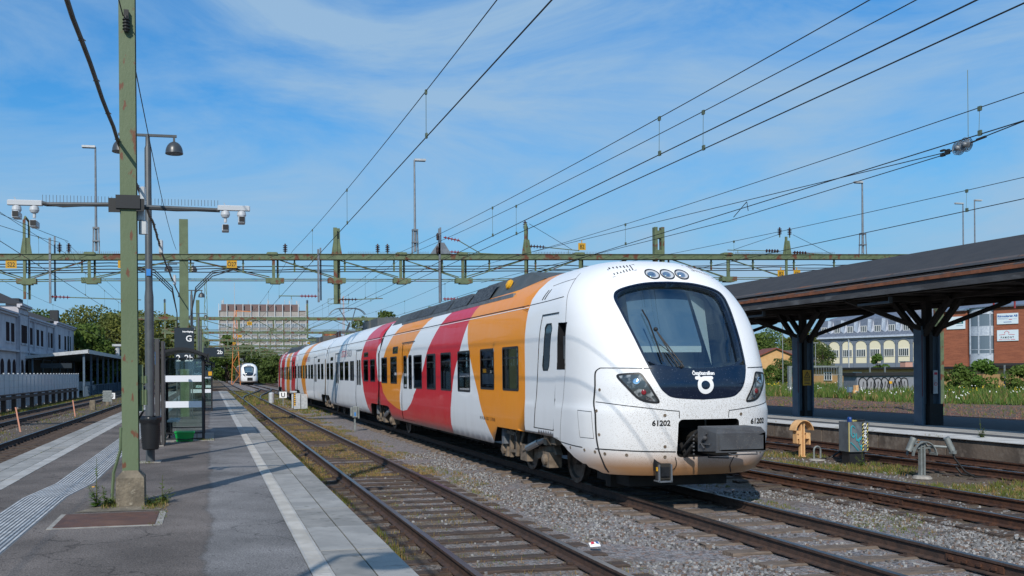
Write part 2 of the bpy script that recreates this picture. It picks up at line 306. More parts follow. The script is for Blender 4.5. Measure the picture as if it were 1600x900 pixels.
    stp=nn('ShaderNodeMapRange'); stp.inputs['From Min'].default_value=.13; stp.inputs['From Max'].default_value=.18; L.new(wob.outputs[0],stp.inputs['Value'])
    a=nn('ShaderNodeMix'); a.data_type='RGBA'; a.inputs['A'].default_value=(.132,.113,.103,1); a.inputs['B'].default_value=(.168,.160,.158,1); L.new(stp.outputs[0],a.inputs['Factor'])
    crk=nn('ShaderNodeMapRange'); crk.inputs['From Min'].default_value=.1; crk.inputs['From Max'].default_value=.155; L.new(wob.outputs[0],crk.inputs['Value'])
    c2=nn('ShaderNodeMapRange'); c2.inputs['From Min'].default_value=.205; c2.inputs['From Max'].default_value=.155; L.new(wob.outputs[0],c2.inputs['Value'])
    mn=nn('ShaderNodeMath'); mn.operation='MINIMUM'; L.new(crk.outputs[0],mn.inputs[0]); L.new(c2.outputs[0],mn.inputs[1])
    mm=nn('ShaderNodeMath'); mm.operation='MULTIPLY'; mm.inputs[1].default_value=.28; L.new(mn.outputs[0],mm.inputs[0])
    bb=nn('ShaderNodeMix'); bb.data_type='RGBA'; bb.inputs['B'].default_value=(.04,.038,.037,1); L.new(mm.outputs[0],bb.inputs['Factor']); L.new(a.outputs['Result'],bb.inputs['A'])
    n4=nn('ShaderNodeTexNoise'); n4.inputs['Scale'].default_value=.9; n4.inputs['Detail'].default_value=6; L.new(tc.outputs['Object'],n4.inputs['Vector'])
    r4=nn('ShaderNodeMapRange'); r4.inputs['From Min'].default_value=.35; r4.inputs['From Max'].default_value=.7; r4.inputs['To Min'].default_value=.68; r4.inputs['To Max'].default_value=1.3; L.new(n4.outputs[0],r4.inputs['Value'])
    rf=nn('ShaderNodeMapRange'); rf.inputs['From Min'].default_value=.3; rf.inputs['From Max'].default_value=.7; rf.inputs['To Min'].default_value=.5; rf.inputs['To Max'].default_value=1.6; L.new(nf.outputs[0],rf.inputs['Value'])
    p=nn('ShaderNodeMath'); p.operation='MULTIPLY'; L.new(r4.outputs[0],p.inputs[0]); L.new(rf.outputs[0],p.inputs[1])
    c=nn('ShaderNodeMix'); c.data_type='RGBA'; c.blend_type='MULTIPLY'; c.inputs['Factor'].default_value=1; L.new(bb.outputs['Result'],c.inputs['A']); L.new(p.outputs[0],c.inputs['B'])
    # hairline cracks and dark spots
    dn=nn('ShaderNodeTexNoise'); dn.inputs['Scale'].default_value=2.2; dn.inputs['Detail'].default_value=5; L.new(tc.outputs['Object'],dn.inputs['Vector'])
    va=nn('ShaderNodeVectorMath'); va.operation='MULTIPLY_ADD'; va.inputs[1].default_value=(.9,.9,0); L.new(dn.outputs['Color'],va.inputs[0]); L.new(tc.outputs['Object'],va.inputs[2])
    ck=nn('ShaderNodeTexVoronoi'); ck.feature='DISTANCE_TO_EDGE'; ck.voronoi_dimensions='2D'; ck.inputs['Scale'].default_value=.42; L.new(va.outputs[0],ck.inputs['Vector'])
    cm=nn('ShaderNodeMapRange'); cm.inputs['From Min'].default_value=.0; cm.inputs['From Max'].default_value=.010; cm.inputs['To Min'].default_value=.52; cm.inputs['To Max'].default_value=1; L.new(ck.outputs['Distance'],cm.inputs['Value'])
    sv=nn('ShaderNodeTexVoronoi'); sv.voronoi_dimensions='2D'; sv.inputs['Scale'].default_value=2.6; L.new(tc.outputs['Object'],sv.inputs['Vector'])
    sm=nn('ShaderNodeMapRange'); sm.inputs['From Min'].default_value=.035; sm.inputs['From Max'].default_value=.06; sm.inputs['To Min'].default_value=.6; sm.inputs['To Max'].default_value=1; L.new(sv.outputs['Distance'],sm.inputs['Value'])
    qm=nn('ShaderNodeMath'); qm.operation='MULTIPLY'; L.new(cm.outputs[0],qm.inputs[0]); L.new(sm.outputs[0],qm.inputs[1])
    c9=nn('ShaderNodeMix'); c9.data_type='RGBA'; c9.blend_type='MULTIPLY'; c9.inputs['Factor'].default_value=1; L.new(c.outputs['Result'],c9.inputs['A']); L.new(qm.outputs[0],c9.inputs['B'])
    L.new(c9.outputs['Result'],b.inputs['Base Color'])
    bp=nn('ShaderNodeBump'); bp.inputs['Strength'].default_value=.35; bp.inputs['Distance'].default_value=.01; L.new(nf.outputs[0],bp.inputs['Height']); L.new(bp.outputs[0],b.inputs['Normal'])
ground_mats()
g=B(); g.quad((-1500,-300,-.34),(1500,-300,-.34),(1500,2600,-.34),(-1500,2600,-.34)); struct('ground',g,'ground_far')
# yard of ballast, gently uneven
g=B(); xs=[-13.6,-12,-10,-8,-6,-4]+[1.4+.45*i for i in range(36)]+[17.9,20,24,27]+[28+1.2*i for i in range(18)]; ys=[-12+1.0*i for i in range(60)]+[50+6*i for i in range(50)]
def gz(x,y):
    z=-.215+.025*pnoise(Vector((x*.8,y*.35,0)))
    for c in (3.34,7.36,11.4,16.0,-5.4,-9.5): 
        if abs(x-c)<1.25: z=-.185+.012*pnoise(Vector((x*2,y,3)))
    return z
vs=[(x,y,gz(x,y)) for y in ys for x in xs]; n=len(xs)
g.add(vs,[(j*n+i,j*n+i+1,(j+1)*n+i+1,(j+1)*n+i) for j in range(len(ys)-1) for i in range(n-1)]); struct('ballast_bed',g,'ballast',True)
# ---- near platform
def platform_near():
    Y0,Y1=-12,95
    g=B(); g.box(-3.86,1.62,Y0,Y1,-.3,.348); struct('platform_body',g,'concrete_base')
    g=B(); g.box(-3.0,.815,Y0,Y1,.30,.36); struct('platform_asphalt',g,'asphalt')
    g=B(); rr=random.Random(3)     # right edge: a tactile strip, then two rows of slabs with open joints
    g.box(.815,1.67,Y0,Y1,.2,.352,1)
    y=Y0
    while y<Y1:
        dz=.364+rr.uniform(-.002,.002); g.box(.822,1.0,y+.006,y+.994,.3,dz,2)
        if 2<y<30:
            for k in range(16): g.box(.845,.975,y+.03+k*.061,y+.055+k*.061,.3,dz+.005,2)
        y+=1
    y=Y0
    while y<Y1:
        dz=.364+rr.uniform(-.003,.003); 
        g.box(1.008,1.335,y+.007,y+1.393,.3,dz,rr.choice((0,0,3))); g.box(1.35,1.67,y+.007,y+1.393,.3,dz+rr.uniform(-.003,.003),rr.choice((0,0,3))); y+=1.4
    struct('platform_edge',g,['slab','joint','slab_light','slab_b'])
    g=B(); g.box(-3.92,-3.0,Y0,Y1,.2,.352,1); y=Y0+.4
    while y<Y1:
        dz=.363+rr.uniform(-.003,.003); g.box(-3.92,-3.59,y+.007,y+1.393,.3,dz,rr.choice((0,0,3))); g.box(-3.575,-3.24,y+.007,y+1.393,.3,dz,rr.choice((0,0,3))); g.box(-3.225,-3.005,y+.004,y+1.396,.3,dz+.002,2); y+=1.4
    struct('platform_kerb',g,['slab','joint','slab_light','slab_b'])
    # ribbed guidance strip; it jogs sideways beyond the jointed bay
    g=B()
    def off(y): return .02 if y<13.9 else (.02-(y-13.9)/1.7*.17 if y<15.6 else -.15)
    yy=[-12,2,6,10,13.9,15.6,20,30,50,93]
    for k in range(12):
        x=-2.48+k*.048
        for a,b in zip(yy,yy[1:]):
            xa,xb=x+.0-off(a),x-off(b); w=.031
            g.add([(xa,a,.361),(xa+w,a,.361),(xb+w,b,.361),(xb,b,.361),(xa+.004,a,.368),(xa+w-.004,a,.368),(xb+w-.004,b,.368),(xb+.004,b,.368)],[(4,5,6,7),(0,4,7,3),(1,2,6,5)],0)
    for a,b in zip(yy,yy[1:]): g.quad((-2.50-off(a),a,.3605),(-1.90-off(a),a,.3605),(-1.90-off(b),b,.3605),(-2.50-off(b),b,.3605),1)
    struct('guidance_strip',g,['rib_white','rib_base'])
platform_near()
def platform_far():
    Y0,Y1=-4,92; rr=random.Random(5)
    g=B(); g.box(17.42,24.95,Y0,Y1,-.3,.34); struct('far_platform_body',g,'wall_concrete')
    y=Y0
    g=B()
    while y<Y1: g.box(17.36,17.5,y+.02,y+2.38,-.3,.345,0); y+=2.4
    struct('far_platform_wall',g,['wall_concrete'])
    g=B(); g.box(17.3,18.4,Y0,Y1,.346,.362,0); g.box(18.4,19.0,Y0,Y1,.345,.36,1); g.box(19.0,20.5,Y0,Y1,.346,.362,2); g.box(20.5,24.95,Y0,Y1,.345,.36,1)
    struct('far_platform_top',g,['slab_white','asphalt2','slab_light'])
    # painted marks on the wall
    for yy in (29.4,20.9):
        t=thing('wall_mark','orange painted diamond survey mark on the far platform wall, '+('beside the cream buffer stop' if yy>25 else 'nearest the grey buffer arch'),'painted mark',(17.35,yy,.12))
        g=B(); 
        for a,b in (((-.14,0),(0,.12)),((0,.12),(.14,0)),((.14,0),(0,-.12)),((0,-.12),(-.14,0)),((0,-.1),(0,.1))): g.beam((-.004,a[0],a[1]),(-.004,b[0],b[1]),.004,.022,0,up=(0,0,1))
        g.build('mark',['paint_orange'],t)
platform_far()
# ---------------------------------------------------------------- TRACKS
RAILP=[(-.036,0),(-.036,-.028),(-.009,-.042),(-.009,-.125),(-.068,-.142),(-.068,-.155),(.068,-.155),(.068,-.142),(.009,-.125),(.009,-.042),(.036,-.028),(.036,0)]
def rail_mesh(path,side=1,mi=0):
    g=B(); n=len(RAILP); k=0
    for i,(x,y) in enumerate(path):
        a=Vector(path[max(i-1,0)]);b=Vector(path[min(i+1,len(path)-1)]); d=(b-a).normalized(); nx,ny=d.y,-d.x
        for px,pz in RAILP: g.v.append(Vector((x+nx*px,y+ny*px,pz)))
    for i in range(len(path)-1):
        for j in range(n):
            a=i*n+j;b=i*n+(j+1)%n; g.f.append((a,a+n,b+n,b)); g.m.append(1 if j==n-1 else 0)
    g.f.append(tuple(range(n))); g.m.append(0)
    return g
def track(label,xc,y0,y1,sl0,sl1,pitch=.64,rust='rail_side',slm='sleeper_wood',path=None,clips=True,group='railway tracks of the yard',gauge=.72):
    rr=random.Random(int(abs(xc)*100)+int(y0)+900)
    t=thing('railway_track',label,'railway track',(xc,y0 if not path else path[0][1],0) if not path else (path[0][0],path[0][1],0),group)
    P=path or [(xc,y0),(xc,y1)]; o=t.location
    for s in (-1,1):
        q=[]
        for i,(x,y) in enumerate(P):
            a=Vector(P[max(i-1,0)]);b=Vector(P[min(i+1,len(P)-1)]); d=(b-a).normalized(); q.append((x+d.y*gauge*s-o.x,y-d.x*gauge*s-o.y))
        rail_mesh(q).build('rail',[rust,'rail_top'],t)
    # sleepers
    g=B(); 
    def slp():
        g=B(); g.bbox(-1.28,1.28,-.115,.115,-.30,-.158,0,.012)
        if clips:
            for s in (-1,1): g.box(s*gauge-.17,s*gauge+.17,-.07,.07,-.158,-.148,1); [g.box(s*gauge+q*.1-.03,s*gauge+q*.1+.03,-.035,.035,-.148,-.118,1) for q in (-1,1)]
        return g
    protos=[]
    for k in range(4):
        g=slp()
        for v in g.v:
            v.x+=rr.uniform(-.03,.03) if abs(v.x)>1.2 else 0; v.z+=rr.uniform(-.006,.006)
        protos.append(g)
    y=sl0;cnt=0; first=[None]*4
    while y<sl1:
        if path:
            i=max(j for j in range(len(P)-1) if P[j][1]<=y or j==0); a,b=P[i],P[i+1]; f=min(1,(y-a[1])/(b[1]-a[1])); x=a[0]+(b[0]-a[0])*f; an=-math.atan2(b[0]-a[0],b[1]-a[1])
        else: x=xc;an=0
        k=rr.randrange(4)
        if first[k] is None: first[k]=ob=protos[k].build('sleeper',[slm if k else slm,rust],t)
        else: ob=first[k].copy(); col.objects.link(ob)
        ob.location=(x-o.x+rr.uniform(-.03,.03),y-o.y+rr.uniform(-.03,.03),rr.uniform(-.012,.006)); ob.rotation_euler.z=an+rr.uniform(-.02,.02); ob.parent=t
        y+=pitch*rr.uniform(.95,1.05); cnt+=1
        if cnt>=100:break
    return t
T1=track('track with worn silver rails and dry grass right beside the near platform edge',3.34,-10,330,6.2,72,.65)
T2=track('track under the big train, with pale sleepers in grey ballast before its nose',7.36,-6,320,2.5,40,.66,slm='sleeper_pale')
T3=track('rusty brown track between the big train and the two buffer arches',11.4,-4,300,7,60,.64,rust='rail_rust')
T4=track('rusty track at the foot of the far platform wall',16.0,-2,300,9,60,.66,rust='rail_rust')
T5=track('track on the far side of the roofed platform, by the brown gravel',30.1,8,300,14,60,.66,rust='rail_rust')
T0=track('track with dense dark sleepers along the left edge of the near platform',-5.38,-8,330,16,75,.6,gauge=.73)
T6=track('double railed track nearest the glass fence and the station building',-9.5,-8,330,30,90,.66)
def arc(x0,y0,x1,y1,n=16):
    return [(x0+(x1-x0)*(3*t*t-2*t**3),y0+(y1-y0)*t) for t in [i/n for i in range(n+1)]]
track('curved crossover joining the near platform track to the train track far down the yard',3.34,0,0,78,130,.66,path=arc(3.34,76,7.36,135))
track('crossover curving left behind the far end of the near platform',0,0,0,100,160,.66,path=arc(3.34,98,-5.38,185))
track('crossover curving right in front of the distant white train',0,0,0,92,170,.66,path=arc(7.36,90,16,175))
# joint plates on the nearer rails
for t,xs,ys in ((T2,.72,8.9),(T3,-.72,13.6),(T1,.72,19),(T3,.72,14.5)):
    o=t.location; g=B()
    for s in (-1,1): g.box(xs+s*.018-.01,xs+s*.018+.012,ys-o.y-.4,ys-o.y+.4,-.12,-.045); 
    for k in range(4): g.box(xs-.05,xs+.05,ys-o.y-.3+k*.2-.02,ys-o.y-.26+k*.2,-.1,-.065)
    g.build('joint_plate',['rail_rust'],t)
# loose stones on the nearer ballast, one mesh
def stones():
    rr=random.Random(11); g=B(); cols=['st_a','st_b','st_c','st_d','st_e']; mat('st_e',(.20,.105,.082),.95)
    mat('st_a',(.20,.195,.195),.95);mat('st_b',(.33,.325,.32),.95);mat('st_c',(.17,.12,.095),.95);mat('st_d',(.09,.082,.078),.95)
    base=[(-1,-1,-1),(1,-1,-1),(1,1,-1),(-1,1,-1),(-1,-1,1),(1,-1,1),(1,1,1),(-1,1,1)]
    fs=[(4,5,6,7),(0,1,5,4),(1,2,6,5),(2,3,7,6),(3,0,4,7)]
    def put(x,y,s,wt=(5,3,2,2)):
        a=rr.uniform(0,6.28);ca,sa=math.cos(a),math.sin(a); z=gz(x,y)+s*.35; vs=[]
        for p in base:
            px,py,pz=[q*s*rr.uniform(.45,1.05)*.62 for q in p]; vs.append((x+px*ca-py*sa,y+px*sa+py*ca,z+pz))
        g.add(vs,fs,rr.choices((0,1,2,3,4),wt if len(wt)==5 else wt+(0,))[0])
    zones=[((4.7,6.2),(9,26),7000,1),((6.8,7.9),(6.5,13),700,1),((8.6,10.4),(7,16),6000,.8),((9.0,10.3),(7.5,13),1800,1),((13,14.8),(11,24),1200,.8),((2.9,3.9),(7.5,22),300,.8),((10.8,12),(10,18),700,.8),((-8.5,-6.3),(22,60),1500,1),((31.5,45),(28,75),5000,2.2)]
    for (a,b),(c,d),n,k in zones:
        for _ in range(n):
            y=c+(d-c)*rr.random()**1.4; x=rr.uniform(a,b)
            if pnoise(Vector((x*.7,y*.7,9)))>.22*k+.1: continue
            put(x,y,rr.uniform(.014,.034)*(2.0 if k>2 else 1),(0,0,1,3,6) if k>2 else (5,3,2,2))
    tag(g.build('ballast_stones',cols),'loose grey, brown and pinkish track stones strewn between the nearer rails','track stones',kind='stuff')
stones()
# iron cover plate with its worn kerb, at the foot of the green mast
t=thing('cover_plate','rusty brown iron cover plate let into the asphalt before the green mast','cover plate',(-1.15,11.55,.36))
g=B(); g.box(-.54,.54,-.5,.5,-.02,.012,0); g.build('plate',['iron_plate'],t)
g=B(); 
for a in ((-.6,.6,-.56,-.5),(.54,.62,-.5,.56),(-.6,-.54,-.5,.56)): g.box(*a,-.02,.006,0)
g.build('plate_frame',['concrete_pale'],t)
g=B(); g.add([(-1.62,12.22,.366),(-.62,12.22,.366),(-.5,12.75,.366),(-.75,12.86,.366),(-1.3,12.8,.366),(-1.5,12.55,.366)],[(0,1,2,3,4,5)]); tag(g.build('asphalt_patch',['concrete_base']),'rough pale asphalt patch between the iron plate and the concrete mast foot','asphalt patch')
# ================================================================ TRAIN  (local: x across, y back from the nose, z up)
SEC=[(1.44,.40),(1.50,.48),(1.57,.65),(1.60,.95),(1.60,1.38),(1.585,1.55),(1.585,2.2),(1.585,2.6),(1.56,2.9),(1.50,3.2),(1.40,3.43),(1.20,3.65),(.95,3.82),(.6,3.94),(.25,3.99),(0.0,4.0)]
YC=[(.40,.36),(.48,.24),(.65,.14),(.95,.09),(1.25,.06),(1.55,.02),(1.8,.0),(2.1,.08),(2.5,.32),(3.0,.66),(3.3,.89),(3.5,1.06),(3.65,1.22),(3.75,1.38),(3.85,1.64),(3.92,1.99),(3.97,2.54),(3.99,3.0),(4.0,3.6)]
LLT=[(.40,1.6),(1.38,1.6),(1.55,1.85),(2.1,1.95),(2.7,1.55),(3.0,1.5),(3.5,1.7),(3.85,1.6),(3.97,.9),(4.0,0.05)]
PW=2.9; YSP=3.84
def lerp(T,z):
    if z<=T[0][0]:return T[0][1]
    for a,b in zip(T,T[1:]):
        if z<=b[0]:return a[1]+(b[1]-a[1])*(z-a[0])/(b[0]-a[0])
    return T[-1][1]
def smooth_tab(T,lo,hi,n=120,k=3):
    lo=max(lo,.4); zs=[lo+(hi-lo)*i/n for i in range(n+1)]; vs=[lerp(T,z) for z in zs]
    for _ in range(k): vs=[vs[0]]+[(vs[i-1]+2*vs[i]+vs[i+1])/4 for i in range(1,n)]+[vs[-1]]
    return list(zip(zs,vs))
def catm(P,n=4):
    o=[]
    for i in range(len(P)-1):
        p0,p1,p2,p3=P[max(i-1,0)],P[i],P[i+1],P[min(i+2,len(P)-1)]
        for k in range(n):
            t=k/n; o.append(tuple(.5*((2*b)+(c-a)*t+(2*a-5*b+4*c-d)*t*t+(-a+3*b-3*c+d)*t**3) for a,b,c,d in zip(p0,p1,p2,p3)))
    return o+[P[-1]]
SECF=catm(SEC,4); SECF=[(max(w,0),z) for w,z in SECF]
AR=[0]
for a,b in zip(SECF,SECF[1:]): AR.append(AR[-1]+math.hypot(a[0]-b[0],a[1]-b[1]))
AR=[a/AR[-1] for a in AR]
WZ=[(z,w) for w,z in SECF]; VZ=[(z,a) for (w,z),a in zip(SECF,AR)]; ZV=list(zip(AR,[z for w,z in SECF])); WV=list(zip(AR,[w for w,z in SECF]))
YCS=smooth_tab(YC,.3,3.97)+[(3.99,3.0),(4.0,3.6)]; LLS=smooth_tab(LLT,.3,4.0)
for T in (WZ,): T[:]=[(a,b) for i,(a,b) in enumerate(T) if i==0 or a>T[i-1][0]+1e-9]
def Wz(z): return lerp(WZ,z)
def front_y(x,z):
    q=min(abs(x)/Wz(z),.9999); return lerp(YCS,z)+lerp(LLS,z)*(1-(1-q**PW)**(1/PW))
def nose_y(x,z):
    return front_y(x,z)
def fpt(x,z,off=0):
    e=.01; y=front_y(x,z); n=Vector(((front_y(x+e,z)-front_y(x-e,z))/(2*e),-1,(front_y(x,z+e)-front_y(x,z-e))/(2*e))).normalized()
    return Vector((x,y,z))+n*off,n
def spt(y,z,s,off=0,nose=False):
    """point on the side of the car; s=-1 left, 1 right"""
    def X(y,z):
        W=Wz(z)
        if nose:
            h=1-(y-lerp(YCS,z))/lerp(LLS,z)
            if h>0: return W*max(1-min(h,1)**PW,0)**(1/PW)
        return W
    e=.01; n=Vector((1,-(X(y+e,z)-X(y-e,z))/(2*e),-(X(y,z+e)-X(y,z-e))/(2*e))).normalized(); x=X(y,z)
    return Vector(((x+n.x*off)*s,y+n.y*off,z+n.z*off)),Vector((n.x*s,n.y,n.z))
def pip(p,poly):
    x,y=p; r=False; n=len(poly); j=n-1
    for i in range(n):
        xi,yi=poly[i];xj,yj=poly[j]
        if (yi>y)!=(yj>y) and x<(xj-xi)*(y-yi)/(yj-yi)+xi: r=not r
        j=i
    return r
def dens(poly,d):
    o=[]
    for i,a in enumerate(poly):
        b=poly[(i+1)%len(poly)]; n=max(1,int(math.hypot(b[0]-a[0],b[1]-a[1])/d)); o+=[(a[0]+(b[0]-a[0])*k/n,a[1]+(b[1]-a[1])*k/n) for k in range(n)]
    return o
def fill(g,outer,holes,mapf,step,mi=0,grid=None,sc=1,flip=False):
    """fill a flat region (outline minus holes) with triangles and lift it onto a surface"""
    pts=[];edges=[]
    for poly in [outer]+holes:
        k=len(pts); pts+=poly; edges+=[(k+i,k+(i+1)%len(poly)) for i in range(len(poly))]
    if grid is None:
        xs=[p[0] for p in outer];ys=[p[1] for p in outer]; grid=[]
        x=min(xs)+step*.5
        while x<max(xs):
            y=min(ys)+step*.5
            while y<max(ys): grid.append((x,y)); y+=step
            x+=step
    allp=[outer]+holes
    for p in grid:
        if pip(p,outer) and not any(pip(p,h) for h in holes):
            pts.append(p)
    r=geometry.delaunay_2d_cdt([Vector((a*sc,b)) for a,b in pts],edges,[],0,1e-7)
    V=[(v.x/sc,v.y) for v in r[0]]; k=len(g.v)
    if g.n is None: g.n=[]
    while len(g.n)<len(g.v): g.n.append(Vector((0,0,1)))
    for p in V: q,n=mapf(p); g.v.append(q); g.n.append(n)
    for f in r[2]:
        c=(sum(V[i][0] for i in f)/len(f),sum(V[i][1] for i in f)/len(f))
        if not pip(c,outer) or any(pip(c,h) for h in holes): continue
        a,b,d=[g.v[k+i] for i in f[:3]]; nn=(b-a).cross(d-a); nv=g.n[k+f[0]]
        g.f.append(tuple(k+i for i in (f if nn.dot(nv)>=0 else f[::-1]))); g.m.append(mi)
def rrect(y0,y1,z0,z1,r=.06,n=3):
    o=[]
    for cx,cy,a in ((y1-r,z1-r,0),(y0+r,z1-r,90),(y0+r,z0+r,180),(y1-r,z0+r,270)):
        for k in range(n+1): t=R(a+90*k/n); o.append((cx+r*math.cos(t),cy+r*math.sin(t)))
    return o
def strip(g,path,mapf,w,mi=0,closed=False):
    P=list(path); n=len(P); k=len(g.v)
    if g.n is None: g.n=[]
    while len(g.n)<len(g.v): g.n.append(Vector((0,0,1)))
    for i,p in enumerate(P):
        a=P[(i-1)%n] if closed else P[max(i-1,0)]; b=P[(i+1)%n] if closed else P[min(i+1,n-1)]
        d=(b[0]-a[0],b[1]-a[1]); l=math.hypot(*d) or 1; nx,ny=-d[1]/l*w/2,d[0]/l*w/2
        for s in (-1,1): q,nn=mapf((p[0]+nx*s,p[1]+ny*s)); g.v.append(q); g.n.append(nn)
    for i in range(n if closed else n-1):
        j=(i+1)%n; f=(k+2*i,k+2*i+1,k+2*j+1,k+2*j); a,b,c=[g.v[q] for q in f[:3]]
        g.f.append(f if (b-a).cross(c-a).dot(g.n[k+2*i])>=0 else f[::-1]); g.m.append(mi)
# ---- livery: bands of paint whose edges are curves y(z)
ORG=(.86,.285,.004);RED=(.62,.006,.018);WHT=(.80,.81,.83)
def livery(name,bands,base=WHT,dirt=1,nose=False,ymax=24.):
    m=bpy.data.materials.new(name); MATS[name]=m; m.use_nodes=True; nt=m.node_tree; b=nt.nodes['Principled BSDF']; L=nt.links; nn=nt.nodes.new
    b.inputs['Roughness'].default_value=.28; b.inputs['Specular IOR Level'].default_value=.25; b.inputs['Coat Weight'].default_value=.25; b.inputs['Coat Roughness'].default_value=.05
    tc=nn('ShaderNodeTexCoord'); s=nn('ShaderNodeSeparateXYZ'); L.new(tc.outputs['Object'],s.inputs[0])
    def math_(op,a,b_=None,c=None):
        q=nn('ShaderNodeMath'); q.operation=op
        for i,v in enumerate((a,b_,c)):
            if v is None: continue
            if isinstance(v,(int,float)): q.inputs[i].default_value=v
            else: L.new(v,q.inputs[i])
        return q.outputs[0]
    y,z=s.outputs[1],s.outputs[2]; zf=math_('DIVIDE',z,4.)
    def curve(pts):
        if isinstance(pts,(int,float)): return float(pts)
        f=nn('ShaderNodeFloatCurve'); c=f.mapping.curves[0]; P=sorted(pts)
        c.points[0].location=(0,P[0][1]/ymax); c.points[1].location=(1,P[-1][1]/ymax)
        for a,v in P: c.points.new(a/4,v/ymax)
        for p in c.points: p.handle_type='AUTO' if len(P)<9 else 'VECTOR'
        f.mapping.update(); L.new(zf,f.inputs['Value']); return math_('MULTIPLY',f.outputs[0],ymax)
    cur=None
    for lo,hi,colr,z0,z1 in bands:
        k=math_('MULTIPLY',math_('GREATER_THAN',y,curve(lo)),math_('LESS_THAN',y,curve(hi)))
        if z0>0: k=math_('MULTIPLY',k,math_('GREATER_THAN',z,z0))
        if z1<4: k=math_('MULTIPLY',k,math_('LESS_THAN',z,z1))
        x=nn('ShaderNodeMix'); x.data_type='RGBA'; x.inputs['B'].default_value=(*colr,1); L.new(k,x.inputs['Factor'])
        if cur: L.new(cur,x.inputs['A'])
        else: x.inputs['A'].default_value=(*base,1)
        cur=x.outputs['Result']
    if cur is None:
        x=nn('ShaderNodeRGB'); x.outputs[0].default_value=(*base,1); cur=x.outputs[0]
    # road dirt: streaks and a grey film low on the sides, specks on the nose, brown on the chin
    mp=nn('ShaderNodeMapping'); mp.inputs['Scale'].default_value=(1,2.2,.35); L.new(tc.outputs['Object'],mp.inputs[0])
    n1=nn('ShaderNodeTexNoise'); n1.inputs['Scale'].default_value=1.5; n1.inputs['Detail'].default_value=8; L.new(mp.outputs[0],n1.inputs['Vector'])
    lowz=nn('ShaderNodeMapRange'); lowz.inputs['From Min'].default_value=1.7; lowz.inputs['From Max'].default_value=.4; L.new(z,lowz.inputs['Value'])
    k=math_('MULTIPLY',math_('MULTIPLY',lowz.outputs[0],n1.outputs[0]),.5*dirt)
    x=nn('ShaderNodeMix'); x.data_type='RGBA'; x.inputs['B'].default_value=(.30,.255,.21,1); L.new(k,x.inputs['Factor']); L.new(cur,x.inputs['A']); cur=x.outputs['Result']
    gm=nn('ShaderNodeMapRange'); gm.inputs['From Min'].default_value=.70; gm.inputs['From Max'].default_value=.55; gm.inputs['To Max'].default_value=.75; L.new(math_('ADD',z,math_('MULTIPLY',n1.outputs[0],.08)),gm.inputs['Value'])
    if not nose:
        x=nn('ShaderNodeMix'); x.data_type='RGBA'; x.inputs['B'].default_value=(.16,.105,.07,1); L.new(gm.outputs[0],x.inputs['Factor']); L.new(cur,x.inputs['A']); cur=x.outputs['Result']
    if nose:
        n2=nn('ShaderNodeTexNoise'); n2.inputs['Scale'].default_value=70; n2.inputs['Detail'].default_value=3; n2.inputs['Roughness'].default_value=.7; L.new(tc.outputs['Object'],n2.inputs['Vector'])
        fr=nn('ShaderNodeMapRange'); fr.inputs['From Min'].default_value=1.6; fr.inputs['From Max'].default_value=.1; L.new(y,fr.inputs['Value'])
        zz=nn('ShaderNodeMapRange'); zz.inputs['From Min'].default_value=4.0; zz.inputs['From Max'].default_value=1.6; L.new(z,zz.inputs['Value'])
        thr=math_('SUBTRACT',.78,math_('MULTIPLY',math_('MULTIPLY',fr.outputs[0],zz.outputs[0]),.23))
        sp=math_('MULTIPLY',math_('GREATER_THAN',n2.outputs[0],thr),.42)
        x=nn('ShaderNodeMix'); x.data_type='RGBA'; x.inputs['B'].default_value=(.22,.16,.10,1); L.new(sp,x.inputs['Factor']); L.new(cur,x.inputs['A']); cur=x.outputs['Result']
        ch=nn('ShaderNodeMapRange'); ch.inputs['From Min'].default_value=.90; ch.inputs['From Max'].default_value=.60; L.new(math_('ADD',z,math_('MULTIPLY',n1.outputs[0],.15)),ch.inputs['Value'])
        fr2=nn('ShaderNodeMapRange'); fr2.inputs['From Min'].default_value=2.4; fr2.inputs['From Max'].default_value=.5; L.new(y,fr2.inputs['Value'])
        kk=math_('MULTIPLY',math_('MULTIPLY',ch.outputs[0],fr2.outputs[0]),.95)
        x=nn('ShaderNodeMix'); x.data_type='RGBA'; x.inputs['B'].default_value=(.40,.20,.08,1); L.new(kk,x.inputs['Factor']); L.new(cur,x.inputs['A']); cur=x.outputs['Result']
    L.new(cur,b.inputs['Base Color'])
    n3=nn('ShaderNodeTexNoise'); n3.inputs['Scale'].default_value=1.6; n3.inputs['Detail'].default_value=2; L.new(tc.outputs['Object'],n3.inputs['Vector'])
    bp=nn('ShaderNodeBump'); bp.inputs['Strength'].default_value=.22; bp.inputs['Distance'].default_value=.02; L.new(n3.outputs[0],bp.inputs['Height']); L.new(bp.outputs[0],b.inputs['Normal'])
    rr=nn('ShaderNodeMapRange'); rr.inputs['To Min'].default_value=.27; rr.inputs['To Max'].default_value=.48; L.new(n1.outputs[0],rr.inputs['Value']); L.new(rr.outputs[0],b.inputs['Roughness'])
    return m
W=lambda T:[(z,y-13.36) for z,y in T]
oR=W([(.9,29.2),(1.27,29.3),(1.67,29.2),(2.1,28.8),(2.45,28.21),(2.85,27.54),(3.21,26.75),(3.5,26.0),(3.85,25.1)])
oL=W([(.8,28.3),(.86,29.1),(.9,29.8),(1.0,30.6),(1.1,31.34),(1.35,32.2),(1.68,32.65),(2.1,32.55),(2.5,32.2),(2.85,31.7),(3.22,30.89),(3.6,29.9),(3.9,29.0)])
rL=W([(.5,33.5),(.8,33.5),(.83,29.2),(.90,28.3),(1.1,27.7),(1.36,27.24),(2.06,26.09),(2.65,25.4),(3.19,24.43),(3.5,23.9),(3.9,23.3)])
